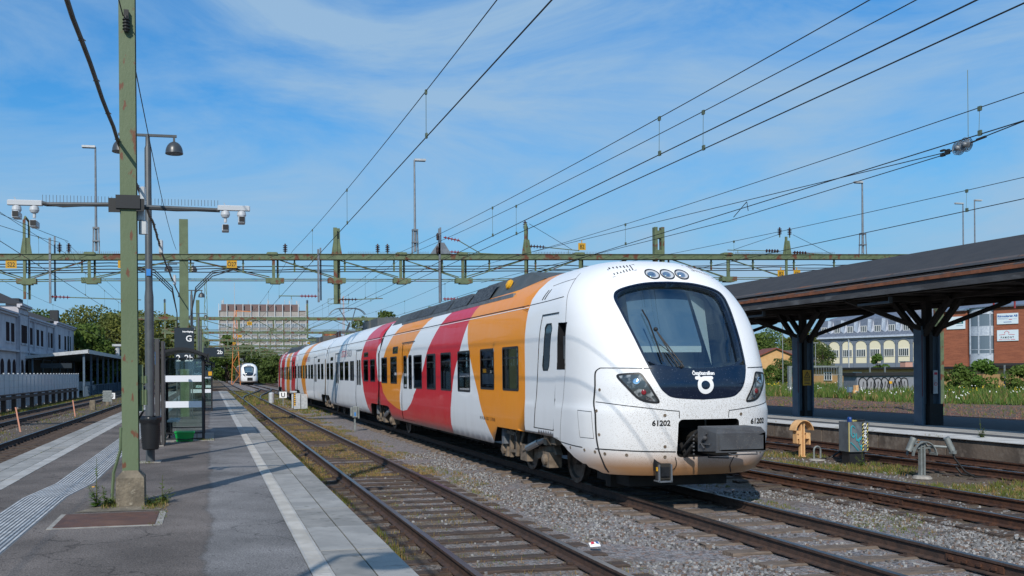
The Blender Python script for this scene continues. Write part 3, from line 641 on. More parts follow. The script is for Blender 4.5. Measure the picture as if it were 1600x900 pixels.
livery('livery_front',[
 (W([(.5,16.25),(.92,16.4),(1.8,16.94),(2.5,17.02),(3.22,16.97),(3.5,16.85),(4,16.6)]),W([(.5,19.3),(1.2,20.1),(2.34,21.06),(3.23,21.5),(4,21.7)]),ORG,0,4),
 (W([(.5,22.85),(1.2,22.83),(1.9,22.6),(2.53,22.0),(3.23,21.42),(4,20.9)]),rL,RED,0,4),
 (oL,19.9,RED,0,1.72),(oR,oL,ORG,.835,4)])
Z2=W([(.5,33.5),(1,33.06),(2,33.4),(2.6,33.6),(3.2,33.3),(4,33.0)])
livery('livery_second',[(16.0,W([(.5,35.2),(.7,35.49),(1.57,36.7),(2.42,37.1),(2.81,36.9),(3.29,36.4),(4,35.7)]),RED,0,4),(16.,Z2,WHT,1.75,4),(35.45,35.64,(.8,.45,.15),0,4),(34.4,34.62,(.35,.42,.5),0,4)],ymax=60)
livery('livery_third',[(W([(.6,58.2),(.71,58.34),(1.76,59.49),(2.55,59.14),(3.23,57.9),(4,56.8)]),W([(.6,60.1),(.71,60.28),(1.87,62.33),(2.71,61.81),(3.26,60.7),(4,59.5)]),ORG,0,4)],ymax=60)
rev=lambda y:71.5-(y-13.36)
livery('livery_rear',[(rev(66.4),rev(65.5),WHT,0,4),(rev(70.0),rev(66.6),RED,0,4),(rev(74.2),rev(71.2),ORG,0,4),(rev(79.4),rev(76.),RED,0,4)])
livery('livery_nose',[],nose=True,base=(.80,.80,.81)); livery('livery_nose_rear',[(1.9,5.,RED,0,4)],base=(.8,.8,.8))
BRN=(.11,.065,.05)
livery('livery_far',[(2.6,20,BRN,0,3.6)],base=WHT); livery('livery_far_mid',[(20.,34,BRN,0,3.6),(36.,60,BRN,0,3.6)],base=WHT,ymax=60); livery('livery_far_nose',[(1.9,5,BRN,0,3.5)])
mat('navy',(.004,.010,.028),.18,c2=(.004,.010,.028),nscale=50,c3=(.10,.12,.16),n3=60,lo3=.66,hi3=.7,coat=.6)
mat('lamp_glass',(.05,.06,.065),.12,c2=(.30,.32,.33),nscale=9,lo=.5,hi=.62,coat=.8); mat('lamp_silver',(.55,.57,.6),.25,.1,coat=.8); mat('seam',(.02,.02,.022),.7); mat('floor_dark',(.012,.012,.013),.8); mat('underframe',(.03,.026,.022),.85,c2=(.015,.014,.013),nscale=3)
mat('bogie_tan',(.20,.155,.115),.85,c2=(.12,.09,.065),nscale=7,bump=.3); mat('wheel_steel',(.16,.15,.14),.5,.5,c2=(.07,.055,.045),nscale=5)
mat('chrome',(.8,.82,.85),.08,1); mat('lens_red',(.22,.012,.02),.2,coat=.8); mat('cab_cream',(.66,.66,.60),.7); mat('cab_blue',(.13,.20,.27),.7); mat('roof_grey',(.058,.068,.07),.6,c2=(.075,.083,.086),nscale=3,bump=.3)
mat('roof_lattice',(.10,.105,.11),.6,.3,c2=(.03,.03,.03),nscale=18,lo=.48,hi=.52); mat('seat_blue',(.03,.05,.09),.8); mat('coupler_grey',(.065,.068,.075),.6,c2=(.05,.05,.055),nscale=5,c3=(.11,.10,.09),n3=60,lo3=.6,hi3=.66)
mat('damper',(.25,.27,.3),.3,.6)
def nose_part(parent,mat_name,detail=True):
    S=lambda w: None
    # (U,v) -> surface
    def zb(y): return .40 if y<.9 else (.40+(y-.9)/1.15*.46 if y<2.05 else .86+min(1,(y-2.05)/.3)*.04)
    def mp(p,flip=False):
        U,v=p; z=lerp(ZV,v); s=-1 if U<0 else 1; a=min(abs(U),1)*math.pi/2
        def calc(z,Wd):
            sa,ca=math.sin(a),math.cos(a); r=(abs(sa)**PW+abs(ca)**PW)**(-1/PW); yc=lerp(YCS,z); l=min(lerp(LLS,z),YSP-.02-yc) if yc<YSP-.03 else 0
            x=Wd*r*sa; y=yc+l*(1-r*ca)
            if abs(U)>1: y+=(abs(U)-1)*(YSP-y)
            return x,y
        x,y=calc(z,lerp(WV,v)); b=zb(y)
        if z<b: z=b; x,y=calc(z,Wz(z))
        return Vector((x*s,y,z))
    def mpn(p):
        e=.004; q=mp(p); 
        U,v=p; a=mp((min(U+e,2),v))-mp((max(U-e,-2),v)); v1=min(v+e,.985);v0=max(v-e,.05); b=mp((U,v1))-mp((U,v0)); n=a.cross(b)
        if n.length<1e-9: n=Vector((0,0,1))
        n.normalize()
        if n.dot(Vector((q.x,q.y-3,(q.z-1.6)*.7)))<0: n=-n
        return q,n
    def f2u(x,z):
        q=min(abs(x)/Wz(z),.999); h=(1-q**PW)**(1/PW); u=math.atan2(q,h)/(math.pi/2); return ((-u if x<0 else u),lerp(VZ,z))
    def s2u(y,z,s):
        yc,l=lerp(YCS,z),lerp(LLS,z); h=1-(y-yc)/l
        if h>0: q=(1-h**PW)**(1/PW); u=math.atan2(q,h)/(math.pi/2)
        else: ye=yc+l; u=1+(y-ye)/(YSP-ye)
        return (s*u,lerp(VZ,z))
    H=[(0,3.46),(.35,3.445),(.62,3.40),(.84,3.33),(.93,3.24),(.945,3.08),(.89,2.62),(.80,2.1),(.70,1.82),(.60,1.69),(.45,1.62),(0,1.59)]
    half=catm(H,5); O=half+[(-x,z) for x,z in half[-2:0:-1]]; O=[(x-.03-.05*min(1,max(0,(z-1.9)/1.2)),z) for x,z in O]
    holes=[]
    holes.append([f2u(*p) for p in dens(O,.05)])
    CO=rrect(-.42,.61,.70,1.28,.07); holes.append([f2u(*p) for p in dens(CO,.08)])
    for s in (-1,1): holes.append([s2u(y,z,s) for y,z in dens([(1.72,2.84),(2.1,2.85),(2.14,2.06),(1.78,2.06)],.08)])
    for s in (-1,1): holes.append([s2u(y,z,s) for y,z in dens([(2.14,3.03),(2.98,3.03),(3.32,1.01),(2.30,1.01)],.12)])   # cab doors
    us=[-2+i*.075 for i in range(0,54)]; outer=dens([(-2,0),(2,0),(2,1),(-2,1)],.05)
    grid=[(u,v/56) for u in [-1.98+i*.055 for i in range(73)] for v in range(1,56)]
    g=B(); fill(g,outer,holes,mpn,.05,grid=grid,sc=1.0)
    sh=g.build('nose',[mat_name],parent,True,norm=g.n)
    O2=[(x,z) for x,z in O]
    # windscreen bay
    def inset(P,k,dz=0): 
        cx,cz=-.06,2.6; return [(cx+(x-cx)*(1-k),cz+(z-cz)*(1-k*.7)+dz) for x,z in P]
    zl=lambda x:2.045+.09*((x+.03)/.8)**2
    upper=[p for p in O if p[1]>zl(p[0])]; i0=max(range(len(upper)),key=lambda i:upper[i][0]*0+(upper[i][0]>0)*(10-upper[i][1])); 
    # reorder: start right-bottom -> over the top -> left-bottom
    right=sorted([p for p in upper if p[0]>-.03],key=lambda p:p[1]); left=sorted([p for p in upper if p[0]<=-.03],key=lambda p:-p[1])
    low=[(x,zl(x)) for x in [left[-1][0]+(right[0][0]-left[-1][0])*k/12 for k in range(1,12)]]
    UP=right+left+low
    lowr=sorted([p for p in O if p[1]<=zl(p[0]) and p[0]>-.03],key=lambda p:-p[1]); lowl=sorted([p for p in O if p[1]<=zl(p[0]) and p[0]<=-.03],key=lambda p:p[1])
    LOWP=lowr+lowl+low
    G=[(x+(-.045 if x>-.03 else .0)*min(1,abs(x+.03)/.3),z) for x,z in inset(UP,.034)]
    g=B(); fill(g,dens(UP,.06),[dens(G,.06)],lambda p:fpt(p[0],p[1],-.012),.08); strip(g,O+[O[0]],lambda p:fpt(p[0],p[1],.003),.022)
    # reveal walls
    k=len(g.v); n=len(G)
    for p in G: 
        for o_ in (-.012,-.075): q,nn=fpt(p[0],p[1],o_); g.v.append(q); g.n.append(nn)
    for i in range(n): j=(i+1)%n; g.f.append((k+2*i,k+2*j,k+2*j+1,k+2*i+1)); g.m.append(0)
    fr=g.build('windscreen_frame',['navy'],sh,True)
    g=B(); fill(g,dens(G,.06),[],lambda p:fpt(p[0],p[1],-.07),.09); g.build('windscreen',['glass_wind'],sh,True,norm=g.n)
    g=B(); fill(g,dens(LOWP,.06),[],lambda p:fpt(p[0],p[1],.002),.07); nv=g.build('nose_panel',['navy'],sh,True,norm=g.n)
    # cab interior
    g=B(); g.box(-1.2,1.2,2.6,2.66,1.0,3.6,0); g.box(-.98,.98,.55,1.5,1.9,1.97,0); g.box(-1.2,1.2,.9,2.6,1.0,1.06,1); g.box(-.85,.85,1.5,2.6,3.5,3.55,0)
    g.add([(-.75,.95,2.42),(.45,.95,2.42),(.38,1.35,3.36),(-.7,1.35,3.36)],[(0,1,2,3)],2)       # drawn sun blind
    g.add([(-.75,.945,2.32),(.45,.945,2.32),(.45,.95,2.42),(-.75,.95,2.42)],[(0,1,2,3)],0)
    g.add([(.52,.75,2.1),(.80,1.25,2.1),(.80,1.5,3.2),(.42,1.3,3.3)],[(0,1,2,3)],0)
    g.box(-.35,.15,1.3,1.6,1.6,2.5,3); g.build('cab_interior',['cab_cream','frame_black','cab_blue','seat_blue'],sh)
    if detail:
        # wiper
        g=B(); P=lambda x,z,o=-.03: fpt(x,z,o)[0]
        g.tube([P(-.405,2.075,.02),P(-.60,2.64,.03)],.011); g.tube([P(-.325,2.075,.02),P(-.61,2.66,.03)],.011); g.tube([P(-.69,3.0,-.02),P(-.655,2.8,.0),P(-.61,2.18,-.02)],.012,6); g.ball(P(-.6,2.65,.03),.035); g.ball(P(-.36,2.08,.01),.03)
        g.tube([P(-.30,2.16),P(-.59,2.45)],.006); g.build('wiper',['black'],sh)
        # operator's mark on the panel
        g=B(); z0=1.79; cx=-.03; N_=36
        def ring(a0,a1,ro,ri,cx,cz,tilt=0): 
            o=[(cx+ro*math.cos(a0+(a1-a0)*k/N_),cz+ro*1.02*math.sin(a0+(a1-a0)*k/N_)) for k in range(N_+1)]
            i=[(cx+ri*.97*math.cos(a0+(a1-a0)*k/N_),cz+ri*.9*math.sin(a0+(a1-a0)*k/N_)) for k in range(N_+1)][::-1]; return o,i
        o,i=ring(0,2*math.pi,.132,.075,.0,1.80); fill(g,o[:-1],[i[:-1]],lambda p:fpt(p[0],p[1],.005),.05)
        fill(g,rrect(-.03,.135,1.882,1.934,.025,4),[],lambda p:fpt(p[0],p[1],.006),.05); fill(g,rrect(-.165,-.065,1.882,1.934,.025,4),[],lambda p:fpt(p[0],p[1],.006),.05)
        g.build('operator_mark',['letter_white'],nv,True,norm=g.n)
        text('Östgötatrafiken',.078,lambda x,y:fpt(x-.015,y+1.955,.005)[0],'operator_lettering','letter_white',nv,bold=.0025,sx=.84,sp=.9)
        for x in (-.682,1.0): text('61202',.115,lambda a,b:fpt(a+x,b+1.19,.004)[0],'number_lettering','letter_black',sh,bold=.004,sx=.95 if x<0 else 1.15)
        # UIC inscription, small
        text('74 86 121 2002-6  S-OGT',.07,lambda a,b:spt(6.1+a,b+.98,-1,.004)[0],'side_lettering','letter_black',sh,align='LEFT',sx=-1.0) if 0 else None
    # lamps
    for s in (-1,1):
        P=[(.985,1.985),(1.20,1.97),(1.235,1.93),(1.16,1.80),(1.02,1.62),(.90,1.56),(.76,1.545),(.735,1.57),(.80,1.68),(.90,1.86),(.95,1.96)]; P=[(s*x-.02*0,z) for x,z in P]
        g=B(); fill(g,dens(catm(P+[P[0]],3)[:-1],.05),[],lambda p:fpt(p[0],p[1],.004),.06,0)
        g.n=None
        for x,z,r,m in ((1.03,1.86,.058,1),(.94,1.70,.04,2)): 
            c,nn=fpt(s*x,z,.006); g.lathe([(r,0),(r*.9,.01),(r*.55,.004),(r*.3,.008),(0,.01)],c,axis=nn,n=14,mi=m)
        P2=[(s*x,z) for x,z in [(.80,1.56),(.93,1.59),(.90,1.64),(.82,1.60)]]; fill(g,dens(P2,.03),[],lambda p:fpt(p[0],p[1],.008),.05,1)
        o=g.build('headlight',['lamp_glass','chrome','lens_red'],sh,True)
        g=B(); strip(g,catm(P+[P[0]],3)[:-1],lambda p:fpt(p[0],p[1],.007),.03,0,True); g.build('lamp_rim',['frame_black'],o,True)
    for x in (-.29,-.03,.23):
        g=B(); e=[(x+.115*math.cos(t),3.60+.085*math.sin(t)) for t in [2*math.pi*k/20 for k in range(20)]]
        fill(g,e,[],lambda p:fpt(p[0],p[1],.004),.06); g.n=None; c,nn=fpt(x-.02,3.59,.008); g.lathe([(.075,0),(.06,.012),(.035,.004),(.0,.01)],c,axis=nn,n=16,mi=1)
        strip(g,e,lambda p:fpt(p[0],p[1],.009),.018,2,True); g.n=None; g.build('top_light',['lamp_silver','chrome','frame_black'],sh,True)
    if not detail: 
        g=B(); g.box(-.42,.56,.1,.5,.7,1.28); g.build('coupler_bay',['black'],sh); return sh
    # coupler bay, coupler with its cover box
    g=B(); a=CO; k=0
    for i in range(len(a)):
        p,q=a[i],a[(i+1)%len(a)]; A,Bb=fpt(*p,-.002)[0],fpt(*q,-.002)[0]; g.add([A,Bb,(Bb.x,1.1,Bb.z),(A.x,1.1,A.z)],[(0,1,2,3)])
    g.box(-.45,.58,1.1,1.12,.66,1.32)
    g.build('coupler_bay',['black'],sh)
    g=B(); g.prism([(-.40,-1.0,.86),(.37,-1.0,.86),(.37,-1.0,1.14),(.33,-.95,1.21),(-.36,-.95,1.21),(-.40,-1.0,1.14)],(0,.02,0)); 
    g.add([(-.40,-1.0,.88),(.37,-1.0,.88),(.37,-1.0,1.13),(-.40,-1.0,1.13),(-.40,-.48,.84),(.37,-.48,.84),(.37,-.48,1.21),(-.40,-.48,1.21),(-.37,-.93,1.21),(.34,-.93,1.21)],[(0,1,2,3),(3,2,9,8),(8,9,6,7),(0,4,5,1),(4,7,6,5),(0,3,8,7,4),(1,5,6,9,2)],0)
    for z in (.95,1.0,1.05): pass
    g.box(-.36,.33,-1.012,-1.0,.90,1.10,1); cb=g.build('coupler_cover',['coupler_grey','coupler_grey'],sh)
    g=B(); g.tube([(0,-.5,1.0),(0,1.0,1.0)],.11,10,0); g.box(-.16,.16,-.48,-.25,.86,1.16,0); g.tube([(-.33,-.2,.9),(-.30,.1,.72),(-.2,.3,.75),(-.12,.6,.9)],.03,8,1); g.tube([(-.28,-.3,1.15),(-.36,-.1,.95),(-.3,.2,.8)],.022,8,1)
    g.tube([(-.41,-.75,1.12),(-.43,-.62,.98),(-.42,-.7,.90)],.014,6,2); g.ball((-.42,-.72,1.05),.035,2); g.ball((-.42,-.6,.97),.03,2); g.beam((-.42,-.85,.97),(-.42,-.55,.96),.02,.02,2)
    for i in range(7): g.ball((-.38,-.32,1.06-.055*i),.015,2)
    g.tube([(-.2,-.97,.85),(-.18,-1.03,.83),(.22,-1.03,.83),(.25,-.97,.85)],.010,6,2); g.tube([(-.30,-.6,.82),(-.30,-.6,.76),(.5,.2,.66)],.01,6,1)
    g.build('coupler',['underframe','rubber','coupler_grey'],sh)
    # inductor pocket
    g=B(); c0=fpt(-.62,.58,0)[0]; g.box(-.76,-.50,c0.y-.012,c0.y+.02,.50,.68,0)
    g.box(-.735,-.525,c0.y-.10,c0.y-.01,.37,.61,1); g.box(-.70,-.56,c0.y-.13,c0.y-.1,.42,.56,0); g.box(-.76,-.735,c0.y-.14,c0.y,.34,.36,2);g.box(-.735,-.525,c0.y-.14,c0.y-.1,.33,.355,2);g.box(-.74,-.72,c0.y-.14,c0.y-.1,.33,.6,2);g.box(-.54,-.52,c0.y-.14,c0.y-.1,.33,.6,2); g.box(-.75,-.72,c0.y-.09,c0.y-.06,.5,.56,3)
    g.build('sensor_box',['frame_black','underframe','damper','yellow'],sh)
    # panel seams on both sides
    for s in (-1,1):
        g=B()
        fs=lambda p,s=s: fpt(p[0],p[1],.0022)
        L1=[(s*1.40,2.075),(s*1.2,2.07),(s*1.0,2.065),(s*.80,2.06)]; strip(g,dens(L1,.05)[:-1] if 0 else catm(L1,6),fs,.012)
        L2=[(s*1.40,2.075),(s*1.44,2.02),(s*1.455,1.9),(s*1.47,1.6),(s*1.485,1.42)]; strip(g,catm(L2,6),fs,.012)
        L3=[(s*1.46,1.545),(s*1.2,1.50),(s*.9,1.46),(s*.6,1.425),(s*.45,1.41),(s*.415,1.40),(s*.41,1.30)]; strip(g,catm(L3,5),fs,.012)
        L4=[(s*1.485,1.42),(s*1.48,1.2),(s*1.465,.95),(s*1.42,.72),(s*1.34,.54),(s*1.25,.43)]; strip(g,catm(L4,5),fs,.014)
        ss=lambda p,s=s: spt(p[0],p[1],s,.0022,True)
        L5=[(1.99,.84),(1.5,.82),(1.1,.81)]; strip(g,catm(L5,6),ss,.016); L6=[(s*1.47,.81),(s*1.28,.808),(s*.9,.795),(s*.6,.79),(s*.44,.785)]; strip(g,catm(L6,6),fs,.018)
        L7=[(1.99,.84),(1.93,1.2),(1.83,1.7),(1.75,2.1),(1.74,2.6),(1.82,3.0),(1.98,3.3),(2.1,3.5),(2.3,3.72)]; strip(g,catm(L7,5),ss,.010)
        for q in ([(1.22,1.40),(.82,1.39)],[(1.15,.97),(.79,.97)],[(1.22,1.40),(1.15,.97)],[(.82,1.39),(.79,.97)]): strip(g,catm(q,5),ss,.007)
        strip(g,catm([(2.12,3.3),(2.8,3.28),(3.84,3.27)],6),ss,.014); strip(g,catm([(2.2,3.62),(2.6,3.60),(3.1,3.57)],6),ss,.009)
        for q in ([(-.44,.70),(-.40,.55),(-.50,.42)],): strip(g,catm([(x if s<0 else -x+.12,z) for x,z in q],5),fs,.014)
        g.build('panel_seam',['seam'],sh,True,norm=g.n)
    # bolts (sockets), each a part
    for s in (-1,1):
        for x,z in ((1.425,1.734),(1.472,1.405),(1.447,1.036),(1.377,.74),(1.133,.735),(.634,1.347),(.611,.867),(.60,.709)): g=B(); c,nn=fpt(s*x,z,0); g.lathe([(.026,.001),(.024,.006),(.012,.006),(.010,-.0)],c,axis=nn,n=10,mi=0); g.build('bolt',['bogie_tan'],sh)
        for y,z in ((1.54,.776),(1.05,.771),(.80,.76)): g=B(); c,nn=spt(y,z,s,0,True); g.lathe([(.026,.001),(.024,.006),(.012,.006),(.010,0)],c,axis=nn,n=10); g.build('bolt',['bogie_tan'],sh)
    # cab side windows: dark recess with folded mirror
    for s in (-1,1):
        g=B(); q=[(1.72,2.84),(2.1,2.85),(2.14,2.06),(1.78,2.06)]; Q=[spt(y,z,s,0,True)[0] for y,z in q]; I=[Vector((s*1.32,p.y,p.z)) for p in Q]
        for i in range(4): j=(i+1)%4; g.add([Q[i],Q[j],I[j],I[i]],[(0,1,2,3)],0)
        g.add(I,[(0,1,2,3)],1); strip(g,q,lambda p:spt(p[0],p[1],s,.003,True),.02,0,True); g.n=None
        a,b=(s*1.33,s*1.53); g.box(min(a,b),max(a,b),1.88,1.98,2.24,2.62,2); g.box(min(a,b),max(a,b)+(-.03 if s>0 else 0),1.76,1.86,2.2,2.6,2)
        g.build('cab_window',['frame_black','window_glass','darkgrey'],sh)
        # cab door
        dq=[(2.14,3.03),(2.98,3.03),(3.32,1.01),(2.30,1.01)]; g=B(); ff=lambda p,s=s:spt(p[0],p[1],s,-.012,True); win=[(2.44,2.86),(2.74,2.86),(2.86,2.06),(2.50,2.06)]
        win=[(2.47,2.86),(2.72,2.86),(2.78,2.80),(2.90,2.13),(2.87,2.05),(2.63,2.05),(2.56,2.12),(2.42,2.78)]
        fill(g,dens(dq,.1),[dens(win,.06)],ff,.15,0); fill(g,dens(win,.06),[],lambda p:spt(p[0],p[1],s,-.02,True),.15,1)
        strip(g,win,lambda p:spt(p[0],p[1],s,-.008,True),.022,2,True); strip(g,[(2.14,3.03),(2.30,1.01)],lambda p:spt(p[0],p[1],s,.001,True),.035,2); strip(g,[(2.98,3.03),(3.32,1.01)],lambda p:spt(p[0],p[1],s,.001,True),.009,2); strip(g,[(2.14,3.03),(2.98,3.03)],lambda p:spt(p[0],p[1],s,.001,True),.022,2); strip(g,[(2.30,1.01),(3.32,1.01)],lambda p:spt(p[0],p[1],s,.001,True),.016,2)
        g.build('cab_door',['livery_nose','window_glass','frame_black'],sh,True,norm=g.n)
        # vent slots and roof grilles
        g=B()
        for k in range(2): 
            y=3.05+.13*k; fill(g,dens([(y,3.32),(y+.05,3.32),(y-.02,3.50),(y-.07,3.50)],.05),[],lambda p:spt(p[0],p[1],s,.003,False),.1)
        g.build('vent_slot',['seam'],sh)
        g=B()
        for k in range(7):
            x0=.86-.05*k; P=[(s*x0,3.60+.012*k),(s*(x0-.018),3.61+.012*k),(s*(x0-.06),3.76+.005*k),(s*(x0-.04),3.755+.005*k)]
            g.add([fpt(x,z,.006)[0] for x,z in P],[(0,1,2,3)]); 
        strip(g,[(s*.90,3.56),(s*.50,3.68),(s*.43,3.80),(s*.86,3.72)],lambda p:fpt(p[0],p[1],.004),.006,0,True)
        g.build('roof_grille',['seam'],sh)
    return sh
def body_part(parent,name,matn,y0,y1,wins,doors,zb,detail=True,smalls=()):
    def mp(p):
        y,a=p; s=-1 if a<0 else 1; v=1-abs(a); z=lerp(ZV,v); x=lerp(WV,v); b=zb(y)
        if z<b: z=b;x=Wz(z)
        e=.01; v1=min(v+e,1);v0=max(v-e,0); dx,dz=lerp(WV,v1)-lerp(WV,v0),lerp(ZV,v1)-lerp(ZV,v0); n=Vector((dz*s,0,-dx)).normalized()
        return Vector((x*s,y,z)),n
    holes=[]; 
    WR=[rrect(a,b,z0,z1,.05) for a,b,z0,z1 in wins]; DR=[[(a,2.9),(b,2.9),(b+.06,.60),(a-.06,.60)] for a,b,_ in doors]; SM=[rrect(*q,.04) for q in smalls]
    for s in (-1,1):
        for w_ in WR+SM+[dens(d,.2) for d in DR]: holes.append([(y,s*(1-lerp(VZ,z))) for y,z in w_])
    ys=[y0+(y1-y0)*k/max(2,int((y1-y0)/.45)) for k in range(1,max(2,int((y1-y0)/.45)))]
    grid=[(y,a/24) for y in ys for a in range(-23,24)]
    g=B(); fill(g,dens([(y0,-1),(y1,-1),(y1,1),(y0,1)],.25),holes,mp,.3,grid=grid,sc=.35)
    bo=g.build(name,[matn],parent,True,norm=g.n)
    for s in (-1,1):
        for w_,(a,b,z0,z1) in list(zip(WR,wins))+list(zip(SM,smalls)):
            g=B(); fr=lambda p,s=s:spt(p[0],p[1],s,.004); inn=[((p[0]-(a+b)/2)*(1-.1/(b-a))+(a+b)/2,(p[1]-(z0+z1)/2)*(1-.09/(z1-z0))+(z0+z1)/2) for p in w_]
            fill(g,w_,[inn],fr,9,0); fill(g,inn,[],lambda p,s=s:spt(p[0],p[1],s,-.012),9,1)
            if z1-z0>.5 and b-a>.7: fill(g,[(a+.05,z1-.24),(b-.05,z1-.24),(b-.05,z1-.21),(a+.05,z1-.21)],[],lambda p,s=s:spt(p[0],p[1],s,-.008),9,0)
            g.build('window',['frame_black','glass_train'],bo,True,norm=g.n)
        for d,(a,b,ws) in zip(DR,doors):
            g=B(); hw=[rrect(p,q,1.56,2.52,.05) for p,q in ws]; mapd=lambda p,s=s:spt(p[0],p[1],s,-.015)
            fill(g,dens(d,.25),hw,mapd,.3,0)
            for h in hw: fill(g,h,[],lambda p,s=s:spt(p[0],p[1],s,-.022),9,1); strip(g,h,lambda p,s=s:spt(p[0],p[1],s,-.01),.04,2,True)
            m=(a+b)/2; strip(g,[(m,2.95),(m-.0,.58)],lambda p,s=s:spt(p[0],p[1],s,-.004),.03,2); strip(g,[(a-.12,2.93),(b+.12,2.93)],lambda p,s=s:spt(p[0],p[1],s,.004),.03,2)
            strip(g,[(a,2.9),(a-.06,.6)],lambda p,s=s:spt(p[0],p[1],s,.001),.01,2); strip(g,[(b,2.9),(b+.06,.6)],lambda p,s=s:spt(p[0],p[1],s,.001),.01,2)
            g.build('door',[matn,'glass_train','frame_black'],bo,True,norm=g.n)
    # seam under the cantrail, floor, seats, end walls
    g=B()
    for s in (-1,1): strip(g,[(y0+.02,3.27),(y1-.02,3.27)],lambda p,s=s:spt(p[0],p[1],s,.003),.02); strip(g,[(y0+.02,3.235),(y1-.02,3.235)],lambda p,s=s:spt(p[0],p[1],s,.002),.014,1)
    g.build('cantrail_seam',['seam','letter_white'],bo,True,norm=g.n)
    g=B(); g.box(-1.5,1.5,y0+.02,y1-.02,.94,1.0,0); g.box(-1.4,1.4,y0+.02,y1-.02,3.2,3.24,1)
    y=y0+1
    while y<y1-1:
        if not any(a-.4<y<b+.4 for a,b,_ in doors):
            for s in (-1,1): g.box(s*.95-.45,s*.95+.45,y,y+.12,1.1,2.15,2); g.box(s*.95-.45,s*.95+.45,y-.45,y,1.35,1.48,2)
        y+=.85
    g.build('interior',['floor_dark','white_wall','seat_blue'],bo)
    return bo
def bogie(parent,yc,driven=False):
    ws=[]
    for dy in (-1.25,1.25):
        g=B()
        for s in (-1,1): g.lathe([(.42,0),(.42,.10),(.445,.11),(.445,.135),(.36,.13),(.33,.09),(.12,.07),(.10,.16),(0,.16)],(s*.66-(.0 if s>0 else 0),yc+dy,.42),axis=(s,0,0),n=28)
        g.tube([(-.75,yc+dy,.42),(.75,yc+dy,.42)],.09,10)
        ws.append(g)
    g=B()
    for s in (-1,1):
        x=s*1.16; g.prism([(x,yc-1.55,.52),(x,yc-1.0,.50),(x,yc-.5,.36),(x,yc+.5,.36),(x,yc+1.0,.50),(x,yc+1.55,.52),(x,yc+1.4,.68),(x,yc+.6,.60),(x,yc-.6,.60),(x,yc-1.4,.68)],(s*.12,0,0),0)
        for dy in (-1.25,1.25): g.box(x-.02 if s>0 else x-.22,x+.22 if s>0 else x+.02,yc+dy-.17,yc+dy+.17,.28,.56,0); g.lathe([(.10,0),(.10,.05),(.05,.07),(0,.07)],(x+s*.22,yc+dy,.42),axis=(s,0,0),n=10,mi=0)
        for dy in (-.42,.42): g.lathe([(.17,.0),(.2,.06),(.2,.22),(.17,.3)],(x+s*.08,yc+dy,.56),n=12,mi=1)
        # dampers
        g.tube([(x+s*.26,yc-1.4,.80),(x+s*.26,yc-1.0,.72)],.05,8,2); g.tube([(x+s*.26,yc-1.0,.72),(x+s*.26,yc-.35,.56)],.065,8,2); g.tube([(x+s*.26,yc-.35,.56),(x+s*.26,yc-.1,.5)],.03,8,0)
        g.box(x+s*.26-.05,x+s*.26+.05,yc-1.55,yc-1.38,.70,.92,0); g.box(x+s*.2-.06,x+s*.2+.06,yc-.3,yc+.1,.30,.62,0)
        g.beam((x+s*.24,yc+.35,.35),(x+s*.24,yc+.3,.86),.06,.07,0); g.beam((x+s*.24,yc+.72,.3),(x+s*.24,yc+.7,.86),.07,.07,0); g.beam((x+s*.24,yc+.3,.78),(x+s*.24,yc+.95,.80),.06,.07,0); g.beam((x+s*.24,yc+.35,.45),(x+s*.24,yc+.8,.42),.05,.06,0); g.tube([(x+s*.2,yc+.0,.9),(x+s*.26,yc+.05,.6),(x+s*.2,yc+.2,.4)],.03,6,0)
        g.box(x+s*.25-.06,x+s*.25+.06,yc+1.0,yc+1.16,.55,.86,3); g.box(x+s*.2-.06,x+s*.2+.06,yc-1.85,yc-1.6,.72,.9,0)
    g.box(-.95,.95,yc-.3,yc+.3,.4,.75,1)
    a=g.build('bogie',['bogie_tan','rubber','damper','galv'],parent,False)
    for g in ws: g.build('wheelset',['wheel_steel'],a,True,auto=True)
    return a
def gangway(parent,yj):
    g=B(); out=[(w,z) for w,z in SECF if z>.62]; P=[(x-.045 if x>.1 else x,z-.03) for x,z in out]; P=P+[(-x,z) for x,z in P[::-1][1:]]
    n=len(P); ys=[yj-.12,yj-.06,yj,yj+.06,yj+.12]; k=len(g.v)
    for j,y in enumerate(ys):
        for x,z in P: g.v.append(Vector((x-(.05 if j%2 else 0)*(1 if x>0 else -1),y,z)))
    for j in range(4):
        for i in range(n-1): a=k+j*n+i; g.f.append((a,a+n,a+n+1,a+1)); g.m.append(0)
    return g.build('gangway',['rubber'],parent)
def zb_end(y,y0,y1,r0,r1):
    return .92 if (y<y0+r0 or y>y1-r1) else .52
def pantograph(parent,y):
    g=B()
    for x in (-.5,.5):
        for d in (-.6,.5): g.lathe([(.05,0),(.09,.05),(.05,.1),(.09,.15),(.05,.2),(.09,.25),(.05,.3)],(x,y+d,3.95),n=8,mi=1)
    g.tube([(-.5,y-.6,4.27),(.5,y-.6,4.27),(.5,y+.5,4.27),(-.5,y+.5,4.27),(-.5,y-.6,4.27)],.03,6,0)
    g.tube([(0,y+.4,4.3),(0,y-.9,4.72)],.05,6,0); g.tube([(-.1,y-.9,4.72),(-.45,y+.0,5.52)],.025,6,0); g.tube([(.1,y-.9,4.72),(.45,y+.0,5.52)],.025,6,0)
    g.tube([(.05,y+.5,4.3),(.05,y-.85,4.62)],.018,6,0)
    for d in (-.18,.18): g.tube([(-.98,y+d,5.22),(-.85,y+d,5.38),(-.65,y+d,5.5),(-.4,y+d,5.55),(.4,y+d,5.55),(.65,y+d,5.5),(.85,y+d,5.38),(.98,y+d,5.22)],.022,6,0)
    for x in (-.5,.5): g.tube([(x,y-.2,5.52),(x,y+.2,5.52)],.02,6,0)
    return g.build('pantograph',['darkgrey','insul_brown'],parent)
